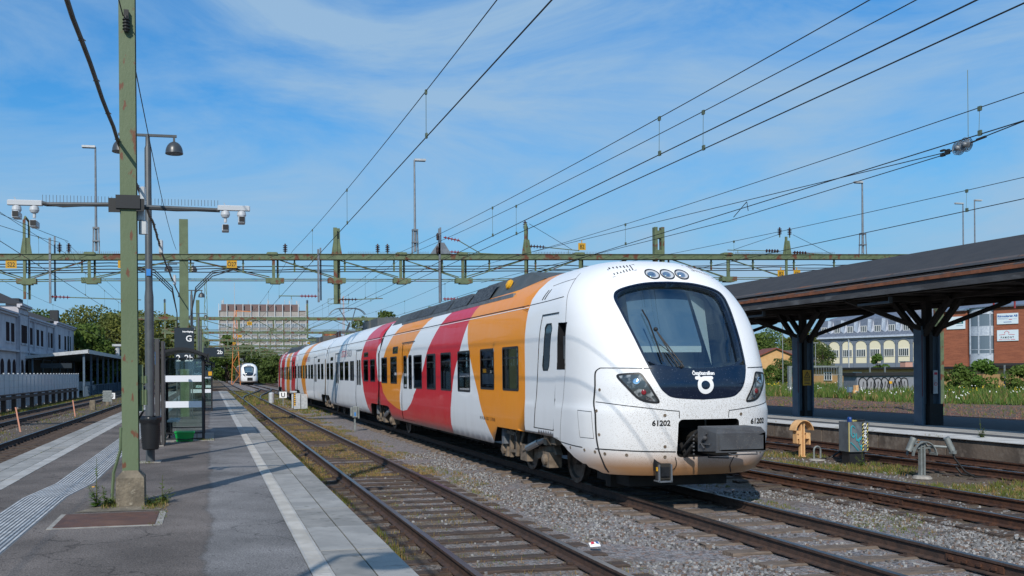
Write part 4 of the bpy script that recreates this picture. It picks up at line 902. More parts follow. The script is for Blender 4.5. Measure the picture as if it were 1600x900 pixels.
def roof_kit(parent,y0,y1,big=True):
    g=B()
    if big:   # long faired equipment box with sloping ends and grilled flanks
        P=[(.55,y0),(1.12,y0+1.6),(1.12,y1-1.5),(.7,y1)]; zt=4.10
        ye=y0+6.6; lo=[(-1.22,y0+1.2,3.60),(1.22,y0+1.2,3.60),(1.22,y1,3.60),(-1.22,y1,3.60)]
        g.add([(-1.2,y0+.9,3.62),(1.2,y0+.9,3.62),(1.24,ye,3.60),(-1.24,ye,3.60),(-.8,y0+1.3,zt),(.8,y0+1.3,zt),(.85,ye-2.4,zt-.02),(-.85,ye-2.4,zt-.02),(-.9,y0+.2,3.86),(.9,y0+.2,3.86)],[(4,5,6,7),(0,4,7,3),(1,2,6,5),(8,9,5,4),(0,8,4),(1,5,9),(3,7,6,2),(0,1,9,8)],0)
        g.add([(-1.24,ye-1.5,3.60),(1.24,ye-1.5,3.60),(1.24,y1+2.2,3.60),(-1.24,y1+2.2,3.60),(-.95,ye-1.2,3.98),(.95,ye-1.2,3.98),(.95,y1+1.9,3.96),(-.95,y1+1.9,3.96)],[(4,5,6,7),(0,1,5,4),(1,2,6,5),(2,3,7,6),(3,0,4,7)],0)
        y=y0+3
        while y<y1:
            k_=1 if y+1.7<ye-1.6 else 0
            for s in (-1,1): g.add([(s*1.225,y,3.66),(s*1.225,y+1.7,3.66),(s*(.98 if k_ else 1.0),y+1.7,4.02 if k_ else 3.93),(s*(.98 if k_ else 1.0),y,4.02 if k_ else 3.93)],[(0,1,2,3)],1)
            y+=1.95
        for s in (-1,1): g.box(s*1.27-.03,s*1.27+.03,y0+1,y1,3.55,3.63,2)
        g.lathe([(.11,0),(.11,.05),(.06,.09),(0,.09)],(-1.0,y0+2.1,3.90),axis=(-1,0,.55),n=14,mi=3)
    else:
        for a in (y0,y0+2.2): g.box(-.7,.7,a,a+1.6,3.9,4.25,0)
        for k in range(5): g.tube([(-.3+.15*k,y0,4.28),(-.3+.15*k,y1,4.22)],.02,6,2); g.lathe([(.04,0),(.08,.05),(.04,.1),(.08,.15),(.04,.2)],(-.3+.15*k,y0+4.4,3.98),n=8,mi=4)
    return g.build('roof_equipment',['roof_grey','roof_lattice','galv','yellow','insul_brown'],parent)
D13=lambda L:[(a-13.36,b-13.36) for a,b in L]
def make_train(label,loc,far=False):
    t=thing('passenger_train',label,'train',loc,None)
    lv=('livery_far_nose','livery_far','livery_far_mid','livery_far_mid','livery_far','livery_far_nose') if far else ('livery_nose','livery_front','livery_second','livery_third','livery_rear','livery_nose_rear')
    ns=nose_part(t,lv[0],not far)
    zb1=lambda y: .90 if y<5.64 else (.90-(y-5.64)/.34*.38 if y<5.98 else (.52 if y<17.5 else (.52+(y-17.5)/.35*.4 if y<17.85 else .92)))
    w1=[(a,b,1.65,2.52) for a,b in D13([(17.58,18.62),(19.2,20.24)])]+[(a,b,1.565,2.52) for a,b in D13([(21.08,22.2),(22.84,23.92),(24.47,25.54),(26.14,27.26)])]+[(a,b,1.67,2.54) for a,b in D13([(29.8,30.9),(31.5,32.58)])]
    d1=[(27.3-13.36,28.95-13.36,D13([(27.58,28.02),(28.3,28.8)]))]
    b1=body_part(t,'car_body',lv[1],YSP,19.62,w1,d1,zb1,smalls=[(29.65-13.36,30.5-13.36,2.63,2.85)])
    J2,J3,LT=35.66,51.66,71.5
    w2=[(a,b,1.70,2.52) for a,b in D13([(47.3,48.4),(45.8,46.9),(42.2,43.4),(40.6,41.8),(39.0,40.1),(35.4,36.5),(33.9,34.95)])]
    b2=body_part(t,'car_body',lv[2],19.86,J2-.12,w2,[(43.75-13.36,45.05-13.36,D13([(43.95,44.3),(44.5,44.85)])),(37.15-13.36,38.45-13.36,D13([(37.35,37.7),(37.9,38.25)]))],lambda y:zb_end(y,19.86,J2,1.7,1.7),smalls=[(35.4-13.36,36.4-13.36,2.62,2.8),(45.8-13.36,46.8-13.36,2.62,2.8)])
    w3=[(a,b,1.70,2.52) for a,b in D13([(63.3,64.4),(61.8,62.8),(59.9,61.1),(58.4,59.4),(56.6,57.6),(54.9,56.2),(51.4,52.5),(49.8,50.9)])]
    b3=body_part(t,'car_body',lv[3],J2+.12,J3-.12,w3,[(53.1-13.36,54.4-13.36,D13([(53.3,53.65),(53.85,54.2)]))],lambda y:zb_end(y,J2,J3,1.7,1.7),smalls=[(51.5-13.36,52.4-13.36,2.62,2.8)])
    for y in (19.74,J2,J3): gangway(t,y)
    proto=None
    for y in (4.55,19.74,J2,J3,LT-4.55):
        if proto is None: proto=bogie(t,y)
        else:
            c=proto.copy(); col.objects.link(c); c.parent=t; c.location.y=y-4.55
            for k in [o for o in bpy.data.objects if o.parent==proto]: q=k.copy(); col.objects.link(q); q.parent=c
    g=B(); 
    for a,b in ((8,15.5),(22.5,33),(38.5,49),(56,63)):
        y=a
        while y<b: g=B(); g.box(-1.3,1.3,y,y+1.7,.42,.92); g.build('underframe_box',['underframe'],t); y+=2.1
    g=B(); g.box(-1.45,1.45,1.7,2.9,.86,.93); g.box(-.85,.85,.9,2.2,.18,.34); g.box(-.95,.95,1.4,1.6,.12,.5); g.build('nose_underside',['underframe'],t)
    roof_kit(b1,4.4,17.0); pantograph(b3,52.0-13.36); roof_kit(b2,25,33,False); roof_kit(b3,44,50,False)
    # far end: the front car again, turned round
    index_kids(); 
    LTR=[]
    for o in (ns,b1):
        c=copy_tree(o,t); c.location=(0,LT,0); c.rotation_euler.z=math.pi; LTR.append(c)
        stack=[c]
        while stack:
            q=stack.pop(); stack+=[k for k in bpy.data.objects if k.parent==q]
            if q.type=='MESH' and any(s.material and s.material.name in (lv[0],lv[1]) for s in q.material_slots):
                q.data=q.data.copy()
                for i,m in enumerate(q.data.materials):
                    if m and m.name==lv[0]: q.data.materials[i]=MATS[lv[5]]
                    if m and m.name==lv[1]: q.data.materials[i]=MATS[lv[4]]
    return t,b2,b3
train,tb2,tb3=make_train('long white electric train with wide orange and red bands, numbered 61202',(7.38,13.36,0))
# lettering on the sides of the middle cars
for bd,y in ((tb2,27.6),(tb3,44.6)):
    text('ÖSTGÖTA',.42,lambda a,b:spt(y+.3-a,b+2.72,-1,.004)[0],'side_lettering','sign_red',bd,align='RIGHT',sx=.8); text('PENDELN',.42,lambda a,b:spt(y+.2-a,b+2.72,-1,.004)[0],'side_lettering','grey_frame',bd,align='LEFT',sx=.8)
text('94 74 306 1202-7   S-TKAB',.10,lambda a,b:spt(6.3-a,b+1.0,-1,.004)[0],'side_lettering','letter_black',train,sx=1.0)
train2,_,_=make_train('distant white fronted train with brown sides standing far down the same track',(7.38,184,0),True)
# ================================================================ MASTS, PORTALS, WIRES
def insulator(g,x,y,z,h=.32,mi=0,r=.075):
    n=4; p=[(.03,0)]
    for k in range(n): a=h*(.1+.2*k); p+=[(.035,a),(r,a+h*.05),(r*.9,a+h*.10),(.035,a+h*.14)]
    g.lathe(p+[(.03,h)],(x,y,z),n=10,mi=mi)
def hinsul(g,a,b,mi,r=.05):
    a=Vector(a);b=Vector(b); g.tube([a,b],.025,6,mi); n=5
    for k in range(n): c=a.lerp(b,(k+.6)/(n+.2)); d=(b-a).normalized()*.02; g.tube([c-d,c,c+d],[.03,r,.03],8,mi)
def twin(g,x,z0,z1,y=0,w=.11,dx=0,mi=0):
    g.box(x-w/2-.0,x+w/2,y-.14,y-.08,z0,z1,mi); g.box(x+.10,x+.10+w*.8,y+.06,y+.12,z0,z1,mi)
def label_tag(parent,x,z,s,y=-.15,w=.36,h=.26):
    g=B(); g.box(x-w/2,x+w/2,y-.01,y,z-h/2,z+h/2); g.beam((x,y+.01,z+h/2),(x,y+.01,z+h/2+.14),.03,.03,0); o=g.build('number_tag',['yellow_warn'],parent)
    text(s,.24,lambda a,b:Vector((x+a,y-.013,z-.085+b)),'tag_lettering','letter_black',o,bold=.003,sx=.8)
def portal_one():
    Y=39; zc=lambda x:6.66+.0165*x-.0
    t=thing('catenary_portal','nearest green gantry spanning all tracks, with drooping cables and red insulators','gantry',(-.96,Y,0)); ox=.96
    L=lambda x:x+ox
    g=B(); x0,x1=-14,34
    for y in (-.16,.10): g.add([(L(x0),y,zc(x0)-.10),(L(x1),y,zc(x1)-.10),(L(x1),y+.06,zc(x1)-.10),(L(x0),y+.06,zc(x0)-.10),(L(x0),y,zc(x0)+.12),(L(x1),y,zc(x1)+.12),(L(x1),y+.06,zc(x1)+.12),(L(x0),y+.06,zc(x0)+.12)],[(0,3,2,1),(4,5,6,7),(0,1,5,4),(1,2,6,5),(2,3,7,6),(3,0,4,7)],0)
    for zz in (-.10,.11): g.add([(L(x0),-.20,zc(x0)+zz),(L(x1),-.20,zc(x1)+zz),(L(x1),.20,zc(x1)+zz),(L(x0),.20,zc(x0)+zz)]+[(L(x0),-.20,zc(x0)+zz+.022),(L(x1),-.20,zc(x1)+zz+.022),(L(x1),.20,zc(x1)+zz+.022),(L(x0),.20,zc(x0)+zz+.022)],[(0,3,2,1),(4,5,6,7),(0,1,5,4),(1,2,6,5),(2,3,7,6),(3,0,4,7)],0)
    for i in range(60): x=x0+i*.8+.3; g.beam((L(x),-.17,zc(x)-.05),(L(x+.3),-.17,zc(x)+.08),.01,.02,0)
    for x in (-4.5,2.5,7.8,10.4,15.6,22.6): g.bbox(L(x)-.22,L(x)+.22,-.22,.22,zc(x)+.10,zc(x)+.20,0,.03)
    g.build('beam',['mast_green_old'],t)
    # columns
    g=B(); g.box(-.16,.16,-.08,.08,.36,8.15); g.box(-.19,.19,-.14,-.10,.36,8.12) if 0 else None
    for y in (-.12,.08): g.box(-.17,.17,y,y+.035,.36,8.15)
    g.build('column',['mast_green'],t)
    g=B(); x=L(19.3); 
    for d in (-.2,.12): g.box(x+d,x+d+.14,-.12,.12,.3,8.3)
    for k in range(9): g.box(x-.08,x+.13,-.11,.11,1+k*.85,1.35+k*.85)
    g.build('column',['mast_green_old'],t)
    g=B(); x=L(33.5); g.box(x-.15,x+.15,-.15,.15,-.3,7.2); g.build('column',['mast_green_old'],t)
    g=B(); x=L(-13.6); g.box(x-.15,x+.15,-.15,.15,-.3,8.2); g.build('column',['mast_green_old'],t)
    # hangers with foot brackets, joined by twin tie rods
    nodes=[(-12,5.55),(-6.88,5.62),(-4.52,5.68),(2.55,5.75),(5.05,5.78),(7.76,5.8),(10.41,5.83),(13.17,5.9),(15.63,5.95),(22.6,6.05),(25.5,6.1)]
    for x,z in nodes:
        g=B(); X=L(x)
        tall={-6.88:(4.95,7.98),5.05:(4.85,7.95),13.17:(4.9,8.2),25.5:(5.2,8.0)}.get(x)
        if tall:
            twin(g,X,tall[0],tall[1],w=.10 if x!=5.05 else .15)
            g.prism([(X-.16,-.1,zc(x)+.1),(X-.06,-.1,zc(x)+.75),(X+.18,-.1,zc(x)+.75),(X+.28,-.1,zc(x)+.1)],(0,.02,0))
            if x==-6.88 or x==13.17: g.tube([(X,-.1,tall[1]-.05),(X+.03,-.05,tall[1]+.12),(X+.14,.1,tall[1]-.05)],.05,6)
        else:
            g.box(X-.06,X+.06,-.14,-.09,z,zc(x)+.1); g.box(X+.14,X+.22,.08,.13,z,zc(x)+.1)
        g.box(X-.3,X+.42,-.16,.16,z-.08,z+.12); g.box(X-.12,X+.28,-.18,.18,z-.12,z-.06)
        g.build('hanger',['mast_green_old'],t)
    g=B()
    for (xa,za),(xb,zb) in zip(nodes,nodes[1:]):
        if xb-xa<20:
            for d,y in ((.0,-.1),(.09,.1)): g.tube([(L(xa)+.3,y,za+d),(L(xb)-.2,y,zb+d)],.02,5)
    def diag(xa,xb,zb):
        for d,y in ((0,-.1),(.10,.1)): g.tube([(L(xa),y,zc(xa)-.12+d*.3),(L(xb),y,zb+.05+d)],.022,5)
    for a,b in ((.2,2.4),(2.7,4.9),(5.2,7.6),(8.0,10.2),(-2.2,-4.4),(-4.7,-6.8),(13.0,10.6),(15.5,13.3)): 
        pass
    for a,b,z in ((-9.3,-12,5.6),(-4.6,-6.8,5.62),(-9,-6.95,5.62),(-1.3,-4.4,5.68),(-.6,2.4,5.78),(2.8,5.0,5.82),(5.2,7.7,5.84),(7.95,10.3,5.86),(13.1,10.5,5.86),(15.5,13.2,5.9),(17.8,15.7,5.95),(20,22.5,6.05),(22.8,25.4,6.1)): diag(a,b,z)
    g.build('tie_rods',['mast_green_old'],t)
    # cable runs slung in hooks below the beam
    g=B(); rr=random.Random(4)
    hooks=[-13+2.05*k for k in range(22)]
    for x in hooks: g.box(L(x)-.03,L(x)+.03,-.03,.03,zc(x)-.58,zc(x)-.1,1); [g.box(L(x)-.05,L(x)+.05,-.06,.06,zc(x)-q,zc(x)-q+.02,1) for q in (.25,.38,.48,.58)]
    for k,q in enumerate((.25,.37,.47,.575)):
        if k==0: rng=hooks[:7]
        else: rng=hooks
        path=[]
        for a,b in zip(rng,rng[1:]):
            if abs((a+b)/2+.96)<1.6: sag=0
            s=rr.choice((-1,1))*rr.uniform(.005,.05)*(1 if k<3 else .2)
            for j in range(4): u=j/4; x=a+(b-a)*u; path.append((L(x),-.02+.02*k,zc(x)-q+s*math.sin(math.pi*u)))
        g.tube(path,.020,5,0)
    # loops down the platform column
    for s in (-1,1):
        for k in range(3): g.tube([(s*(2.2-.1*k),-.1,zc(0)-.38-.04*k),(s*1.1,-.12,zc(0)-.55-.1*k),(s*.45,-.12,zc(0)-1.2-.1*k),(s*.28,-.12,zc(0)-2.2),(s*.24,-.12,zc(0)-3.5)],.022,5,0)
    g.build('cable_run',['cable','mast_green_old'],t)
    # bird spikes
    g=B()
    for a,b in ((-5.4,-2.9),(13.6,17),(5.6,9.),(23,28)):
        x=a
        while x<b: g.box(L(x)-.004,L(x)+.004,-.1,-.09,zc(x)+.12,zc(x)+.24); g.box(L(x)-.004,L(x)+.004,.06,.07,zc(x)+.12,zc(x)+.24); x+=.07
    g.build('bird_spikes',['galv'],t)
    # post insulators with messenger clamps
    for x in (-5.62,-5.28,3.03,6.82,7.23,13.2,25.25,25.75):
        g=B(); z=zc(x)+.12 if x not in (13.2,25.25,25.75) else 8.0
        g.box(L(x)-.02,L(x)+.02,-.02,.02,z-.02,z+.08,1); insulator(g,L(x),0,z+.08,.36,0,.10); g.build('insulator',['insul_brown','mast_green_old'],t)
    # registration arms
    def reg(xp,zp,xe,ze,color='insul_red',top=None):
        g=B(); s=1 if xe>xp else -1; hinsul(g,(L(xp)+s*.05,-.1,zp),(L(xp)+s*.75,-.1,zp+(ze-zp)*.2),0,.085); g.tube([(L(xp)+s*.7,-.1,zp+(ze-zp)*.2),(L(xe),-.1,ze)],.02,6,1); g.tube([(L(xe)-s*.5,-.1,ze),(L(xe)-s*.5,-.1,ze-.14)],.012,5,1)
        if top: g.tube([(L(xp)+s*.05,-.1,top),(L(xe)-s*.3,-.1,ze+.02)],.010,5,2)
        g.build('registration_arm',[color,'mast_green_old','wire'],t)
    reg(-6.0,5.05,-2.6,4.95); reg(-9.0,5.0,-10,4.9)
    reg(4.35,5.15,2.75,5.15); reg(5.2,5.02,7.0,5.08,'insul_brown'); reg(9.5,5.08,11.3,5.05)
    reg(9.55,7.65,11.2,7.0); reg(9.55,7.05,12.1,6.98); reg(13.3,7.35,15.6,7.2,'insul_brown',8.3); reg(25.2,7.35,22.6,7.35,'insul_brown',8.1); reg(25.8,7.3,28.2,7.2,'insul_brown',8.1)
    # grey drop posts
    for x,z0,z1 in ((-5.95,4.8,7.3),(-9.0,4.7,7.4),(4.35,4.9,7.05),(9.4,4.9,8.0)):
        g=B(); g.box(L(x)-.04,L(x)+.04,-.2,-.12,z0,z1); g.box(L(x)+.1,L(x)+.16,.14,.2,z0+.1,z1+.1)
        if x==9.4: g.prism([(L(x)-.4,-.2,zc(x)+.12),(L(x)-.05,-.2,zc(x)+.6),(L(x)+.2,-.2,zc(x)+.6),(L(x)+.5,-.2,zc(x)+.12)],(0,.02,0)); insulator(g,L(x)-.1,-.25,7.5,.3,1,.07); insulator(g,L(x)-.1,-.25,6.95,.3,1,.07)
        g.build('drop_post',['galv','insul_brown'],t)
    g=B(); x=L(5.15)
    g.beam((x-.4,0,4.85),(x+.45,0,4.85),.02,.02); g.beam((x-.4,0,5.05),(x+.45,0,5.05),.02,.02); g.beam((x-.4,0,4.85),(x-.4,0,5.05),.02,.02); g.beam((x+.45,0,4.85),(x+.45,0,5.05),.02,.02); g.build('warning_frame',['mast_green_old'],t)
    for x,s in ((-7.35,'S22'),(-3.25,'N2'),(.9,'Ö27'),(15.7,'B2'),(25.2,'B2'),(26.0,'E5')): label_tag(t,L(x),zc(x)-(.28 if x<15 else (-.45 if x<16 else .75)),s,w=.40 if x<2 else .34,h=.3)
    return t
P1=portal_one()
def beam_lamp(x,y,z0,zt,label,head,n):
    t=thing('lamp_post',label,'lamp post',(x,y,z0),'tall lamp posts standing on the gantries'); g=B(); h=zt-z0
    g.tube([(0,0,.1),(0,0,h)],[.055,.035],8,0)
    for a,b in ((-.12,-.1),(.12,-.1),(.12,.1),(-.12,.1)): g.beam((a,b,0),(a*.8,b*.8,1.0),.03,.03,0)
    g.box(-.13,.13,-.12,.12,.45,.5,0); g.box(-.12,.12,-.1,.1,.95,1.02,0); g.build('pole',['galv'],t)
    g=B(); g.box(min(0,head),max(0,head),-.08,.08,h-.03,h+.05,0); g.box(min(.1*head,head*.95),max(.1*head,head*.95),-.06,.06,h-.05,h-.03,1); g.build('lamp_head',['galv_light','darkgrey'],t); return t
beam_lamp(-4.27,39,6.75,10.88,'slim grey lamp post above the nearest gantry, left of the green mast',-.5,0)
beam_lamp(8.4,39,6.95,10.85,'slim grey lamp post on the nearest gantry above the tail of the train',.48,1)
beam_lamp(29.5,39,7.25,10.6,'slim grey lamp post rising behind the right hand canopy roof, nearest of three',-.4,2)
beam_lamp(49.2,55,7.2,12.95,'slim grey lamp post at the far right above the canopy roof, head pointing left',-.62,3)
beam_lamp(50.1,55,7.2,13.2,'slim grey lamp post at the far right above the canopy roof, head pointing right',.55,4)
def portal_far(k,Y,x0,x1,label,zb=6.5,cols=(),hang=()):
    t=thing('catenary_portal',label,'gantry',(-.96,Y,0),'green gantries far down the yard'); g=B()
    g.box(x0+.96,x1+.96,-.15,.15,zb-.13,zb+.13); g.build('beam',['mast_green_old'],t)
    for x in cols:
        g=B(); g.box(x+.96-.14,x+.96+.14,-.12,.12,-.2,zb+(1.5 if x<0 else 1.1)); g.build('column',['mast_green'],t)
    for i,x in enumerate(hang):
        g=B(); lo=zb-.95 if i%3 else zb-1.6; hi=zb+.15 if i%3 else zb+1.25
        g.box(x+.96-.07,x+.96+.07,-.1,.1,lo,hi); g.box(x+.96-.25,x+.96+.25,-.12,.12,zb-1.0,zb-.85)
        if i%3==0: insulator(g,x+.96,0,hi,.34,1,.12)
        g.tube([(x+.96,0,zb-1.6 if i%3==0 else zb-1),(x+.96+1.7*(1 if i%2 else -1),0,zb-1.65 if i%3==0 else zb-1.1)],.025,5); g.build('hanger',['mast_green_old','insul_brown'],t)
    g=B()
    H=sorted(hang)
    for a,b in zip(H,H[1:]): g.tube([(a+.96,0,zb-.93),(b+.96,0,zb-.93)],.03,5); g.tube([((a+b)/2+.96,0,zb-.1),(b+.96,0,zb-.9)],.028,5); g.tube([((a+b)/2+.96,0,zb-.1),(a+.96,0,zb-.9)],.028,5)
    g.build('tie_rods',['mast_green_old'],t)
    if k<3: 
        for j,x in enumerate(hang[1::3]): label_tag(t,x+1.8,zb-.4,'B%d'%(j+3),w=.4,h=.3)
ords=['second gantry from the camera, crossing in front of the office block','third green gantry from the camera','fourth green gantry from the camera','fifth green gantry from the camera','sixth green gantry, low and thin in the distance','seventh green gantry, thin in the distance','farthest of the green gantries, before the trees']
for k,(Y,zb) in enumerate(((80,6.55),(106,6.5),(130,6.5),(158,6.5),(190,6.6),(225,6.7),(270,6.8))):
    portal_far(k,Y,-5 if k else -6.5,26,ords[k]+' across the tracks',zb,(-.9,18.5,25.5),[-3.5,2.4,5.2,8.,12.3,15.5,21.5])
# ---- wires
def sagline(a,b,s=0,n=10): return [Vector(a).lerp(Vector(b),i/n)-Vector((0,0,4*s*(i/n)*(1-i/n))) for i in range(n+1)]
def wire_run(label,x,zc_,zm,droppers,y0=3,sup=(39,80,130,190,270),xo=0,rc=.0095,rm=.0075,xm=None,first=-21,drop_r=.0045):
    t=thing('overhead_wire',label,'overhead wire',(x,sup[0],zc_),'overhead wires of the tracks'); ox,oy,oz=x,sup[0],zc_; P=[first]+list(sup); xm=x if xm is None else xm
    g=B((ox,oy,oz)); zz=[0.0,-.12,.1,-.1,.12,0]
    g.tube([(x+(.2 if i%2 else -.2)*xo,y,zc_) for i,y in enumerate(P)],rc,5)
    g.build('contact_wire',['wire'],t)
    g=B((ox,oy,oz)); path=[]
    def mz(y):
        for a,b in zip(P,P[1:]):
            if a<=y<=b: u=(y-a)/(b-a); return zm-4*.55*u*(1-u)*((b-a)/60)**2*1.1
        return zm
    path=[(xm,y,mz(y)) for y in [P[0]+(P[-1]-P[0])*i/150 for i in range(151)]]
    g.tube(path,rm,5); g.build('messenger_wire',['wire'],t)
    for y in droppers: g=B((ox,oy,oz)); g.tube([(xm,y,mz(y)),(x,y+.02,zc_)],drop_r,4); g.box(x-.015,x+.015,y-.03,y+.03,zc_-.02,zc_+.06); g.box(xm-.015,xm+.015,y-.03,y+.03,mz(y)-.05,mz(y)+.02); g.build('dropper',['wire_green'],t)
def sp(a,b,s): 
    o=[];y=a
    while y<b: o.append(y); y+=s
    return o
wire_run('overhead wire pair above the near platform track, climbing to the top centre',3.34,5.70,7.0,[14.6,23.4,31.5]+sp(47,120,8.5))
wire_run('left one of the two close wire pairs above the big train',7.42,5.65,6.85,[14.9,24.6]+sp(46,120,9))
wire_run('right one of the two close wire pairs above the big train',7.95,5.65,6.85,[14.4,24.2]+sp(46,120,9.5))
wire_run('thin wire pair over the rusty track between train and buffer arches',11.4,5.55,6.55,[25,12.4]+sp(46,110,10))
wire_run('outermost wire pair over the track at the far platform wall',16.2,5.45,6.45,[27.5,18.]+sp(46,100,10))
wire_run('wire pair above the track on the left side of the near platform',-5.4,5.6,6.75,[27,33]+sp(45,120,8))
wire_run('wire pair above the track nearest the glass fence',-9.5,5.5,6.7,[33]+sp(46,120,8.5))
# feeder pair with the spring tensioner
t=thing('tensioning_device','pair of grey coiled spring wheels strung in the overhead wires at upper right','tensioner',(11.6,12.9,5.52))
g=B()
for dy,dz in ((-.0,0),(.15,-.02)):
    for r in (.105,.085,.065,.045): g.tube([(-.02+.0,dy+r*math.cos(a),dz+r*math.sin(a)) for a in [2*math.pi*i/20 for i in range(21)]],.006,5,cap=False); g.tube([(.03,dy+r*math.cos(a),dz+r*math.sin(a)) for a in [2*math.pi*i/20 for i in range(21)]],.006,5,cap=False)
    g.tube([(-.05,dy,dz),(.06,dy,dz)],.04,8)
g.build('spring_wheels',['galv'],t,True)
g=B(); g.beam((0,-.3,.02),(0,.4,-.04),.02,.02,0); g.beam((0,-.4,.03),(0,-.22,.02),.03,.03,0); g.box(-.02,.02,.34,.42,-.07,.01,0); g.box(-.02,.02,.44,.52,-.08,-.04,0); g.box(-.02,.02,.44,.52,-.0,.03,0)
g.tube([(0,-12,.9),(0,-6,.42),(0,-.3,.03)],.009,5,0); g.tube([(0,.4,-.03),(.3,26,1.2)],.008,5,0); g.tube([(0,.45,-.06),(0,7,-.10),(-.4,26,.25)],.008,5,0); g.tube([(0,6.2,-.0),(.15,6.5,.25),(.0,6.8,-.05)],.009,5,0)
g.build('pull_wires',['wire'],t)
g=B(); g.tube([(0,-.05,.05),(0,-.05,1.15)],.006,4); g.build('dropper',['wire_green'],t)
# wires on the left: thick lashed cable, thin guard wire
t=thing('lashed_cable','thick lashed communication cable sagging along the platform past the green mast to the lamps','cable',(-1.12,12.8,5.02)); g=B((-1.12,12.8,5.02))
path=[]; nodes=[(-1.62,-6,5.55),(-1.17,5,5.35),(-1.12,12.7,5.02),(-1.05,19.5,4.98),(-1.14,25,5.05),(-1.12,39,5.1)]
def bez(nodes,sag=.12,n=14):
    o=[]
    for a,b in zip(nodes,nodes[1:]): o+=sagline(a,b,sag*((b[1]-a[1])/12)**2,n)[:-1]
    return o+[Vector(nodes[-1])]
pth=bez(nodes,.03); pth=[p+Vector((.006*math.sin(i*1.7),0,.006*math.cos(i*2.3))) for i,p in enumerate(pth)]
g.tube(pth,.024,6,0)
for i in range(0,len(pth)-1):
    if i%2==0: p=pth[i]; g.tube([p+Vector((-.03,0,0)),p+Vector((.0,.01,.03)),p+Vector((.035,0,0))],.006,4,1)
g.build('cable_body',['cable_grey','cable'],t)
for i,(x,y,z) in enumerate(((-1.0,15.6,4.82),(-1.08,23,5.0),(-1.05,31,5.0))):
    g=B((-1.12,12.8,5.02)); g.bbox(x-.045,x+.045,y-.1,y+.1,z-.15,z+.15,0,.02); g.build('splice_box',['galv_light'],t)
t=thing('guard_wire','thin wire from a black insulator on the green mast to the nearest gantry','wire',(-1.0,12.8,6.55)); g=B((-1.0,12.8,6.55)); g.tube(sagline((-1.0,12.9,6.5),(-1.25,39,6.95),.35),.008,4); g.tube(sagline((-1.04,12.7,6.6),(-1.15,-2,7.2),.2),.008,4); g.build('wire',['wire'],t); g=B(); g.box(-.03,.03,-.14,-.08,-.08,.12); insulator(g,-.0,-.12,-.16,.2,0,.05); g.build('insulator',['black'],t)
t=thing('feeder_wire','thin feeder wires crossing the sky above the station roof at far left','wire',(-8,39,7)); g=B((-8,39,7))
for a,b in (((-5.3,39,7.2),(-9.6,14,7.9)),((-5.6,39,7.15),(-9,20,7.2)),((-5.4,39,7.2),(-5.0,120,7.2))): g.tube(sagline(a,b,.3),.009,4)
for a,b in (((6.8,39,7.35),(13.3,8,7.5)),((7.2,39,7.35),(16,8,7.4))): pass
g.build('wire',['wire'],t)
# ---- green mast with concrete foot and camera arms
t=thing('catenary_mast','tall green steel mast with rusty patches on a mossy concrete foot, nearest the camera','mast',(-1.0,12.85,.36))
g=B(); g.box(-.10,.10,-.12,-.095,.42,7.6,0); g.box(-.075,.075,-.095,.08,.42,7.6,0); g.box(-.10,.10,.08,.105,.42,7.6,0); g.box(.085,.10,-.095,.08,.42,7.6,1) if 0 else None
g.build('post',['mast_near'],t)
g=B(); g.v=[]; lo=[(-.175,-.2),(.175,-.2),(.175,.2),(-.175,.2)]; up=[(-.09,-.13),(.09,-.13),(.09,.12),(-.09,.12)]
g.add([(x,y,-.02) for x,y in lo]+[(x*.98,y*.98,.36) for x,y in lo]+[(x,y,.45) for x,y in up],[(0,1,5,4),(1,2,6,5),(2,3,7,6),(3,0,4,7),(4,5,9,8),(5,6,10,9),(6,7,11,10),(7,4,8,11),(8,9,10,11)]); g.build('concrete_foot',['concrete_base'],t)
g=B(); g.tube([(-.24,-.05,0),(-.21,-.06,.42),(-.12,-.1,.72),(-.11,-.11,1.0)],.022,6); g.build('conduit',['mast_green'],t)
g=B(); 
for z,h in ((1.28,.20),(1.56,.10)): 
    for k in range(3): g.bbox(.105+.036*k,.138+.036*k,-.05,.07,z,z+h,0,.012)
g.tube([(.12,0,1.28),(.16,.0,1.2),(.1,0,1.1)],.014,5,1); g.box(.1,.16,-.03,.04,1.2,1.8,0); g.build('switch_box',['mast_green','cable'],t)
g=B(); g.box(-.15,.15,-.16,-.12,3.79,3.96); g.build('clamp_plate',['frame_black'],t); g=B(); g.box(-.16,.16,.105,.14,3.79,3.96); g.build('clamp_plate',['frame_black'],t)
arm=thing('camera_arm','dark cross arm with bird spikes and white cameras, clamped to the green mast','camera arm',(-1.0,12.85,4.2))
g=B()
g.tube([(-.15,0,.02),(-1.0,0,.0),(-1.08,0,.02)],.028,8,0); g.tube([(.15,0,0),(1.15,0,-.02)],.028,8,0)
g.tube([(-.15,-.03,.0),(-.4,-.04,.0),(-.8,-.04,-.03),(-1.05,-.04,.0)],.012,5,1); g.tube([(.15,-.03,-.03),(.6,-.04,-.045),(1.1,-.04,-.03)],.012,5,1)
g.box(-.24,-.10,-.14,-.125,-.10,.08,1); g.box(.10,.2,-.14,-.125,-.08,.08,1)
x=-1.05
while x<-.18: g.tube([(x,0,.03),(x,0,.12)],.0035,3,0); x+=.042
x=.2
while x<1.13: g.tube([(x,0,.03),(x,0,.11)],.0035,3,0); x+=.042
g.build('arm_tube',['darkgrey','cable'],arm)
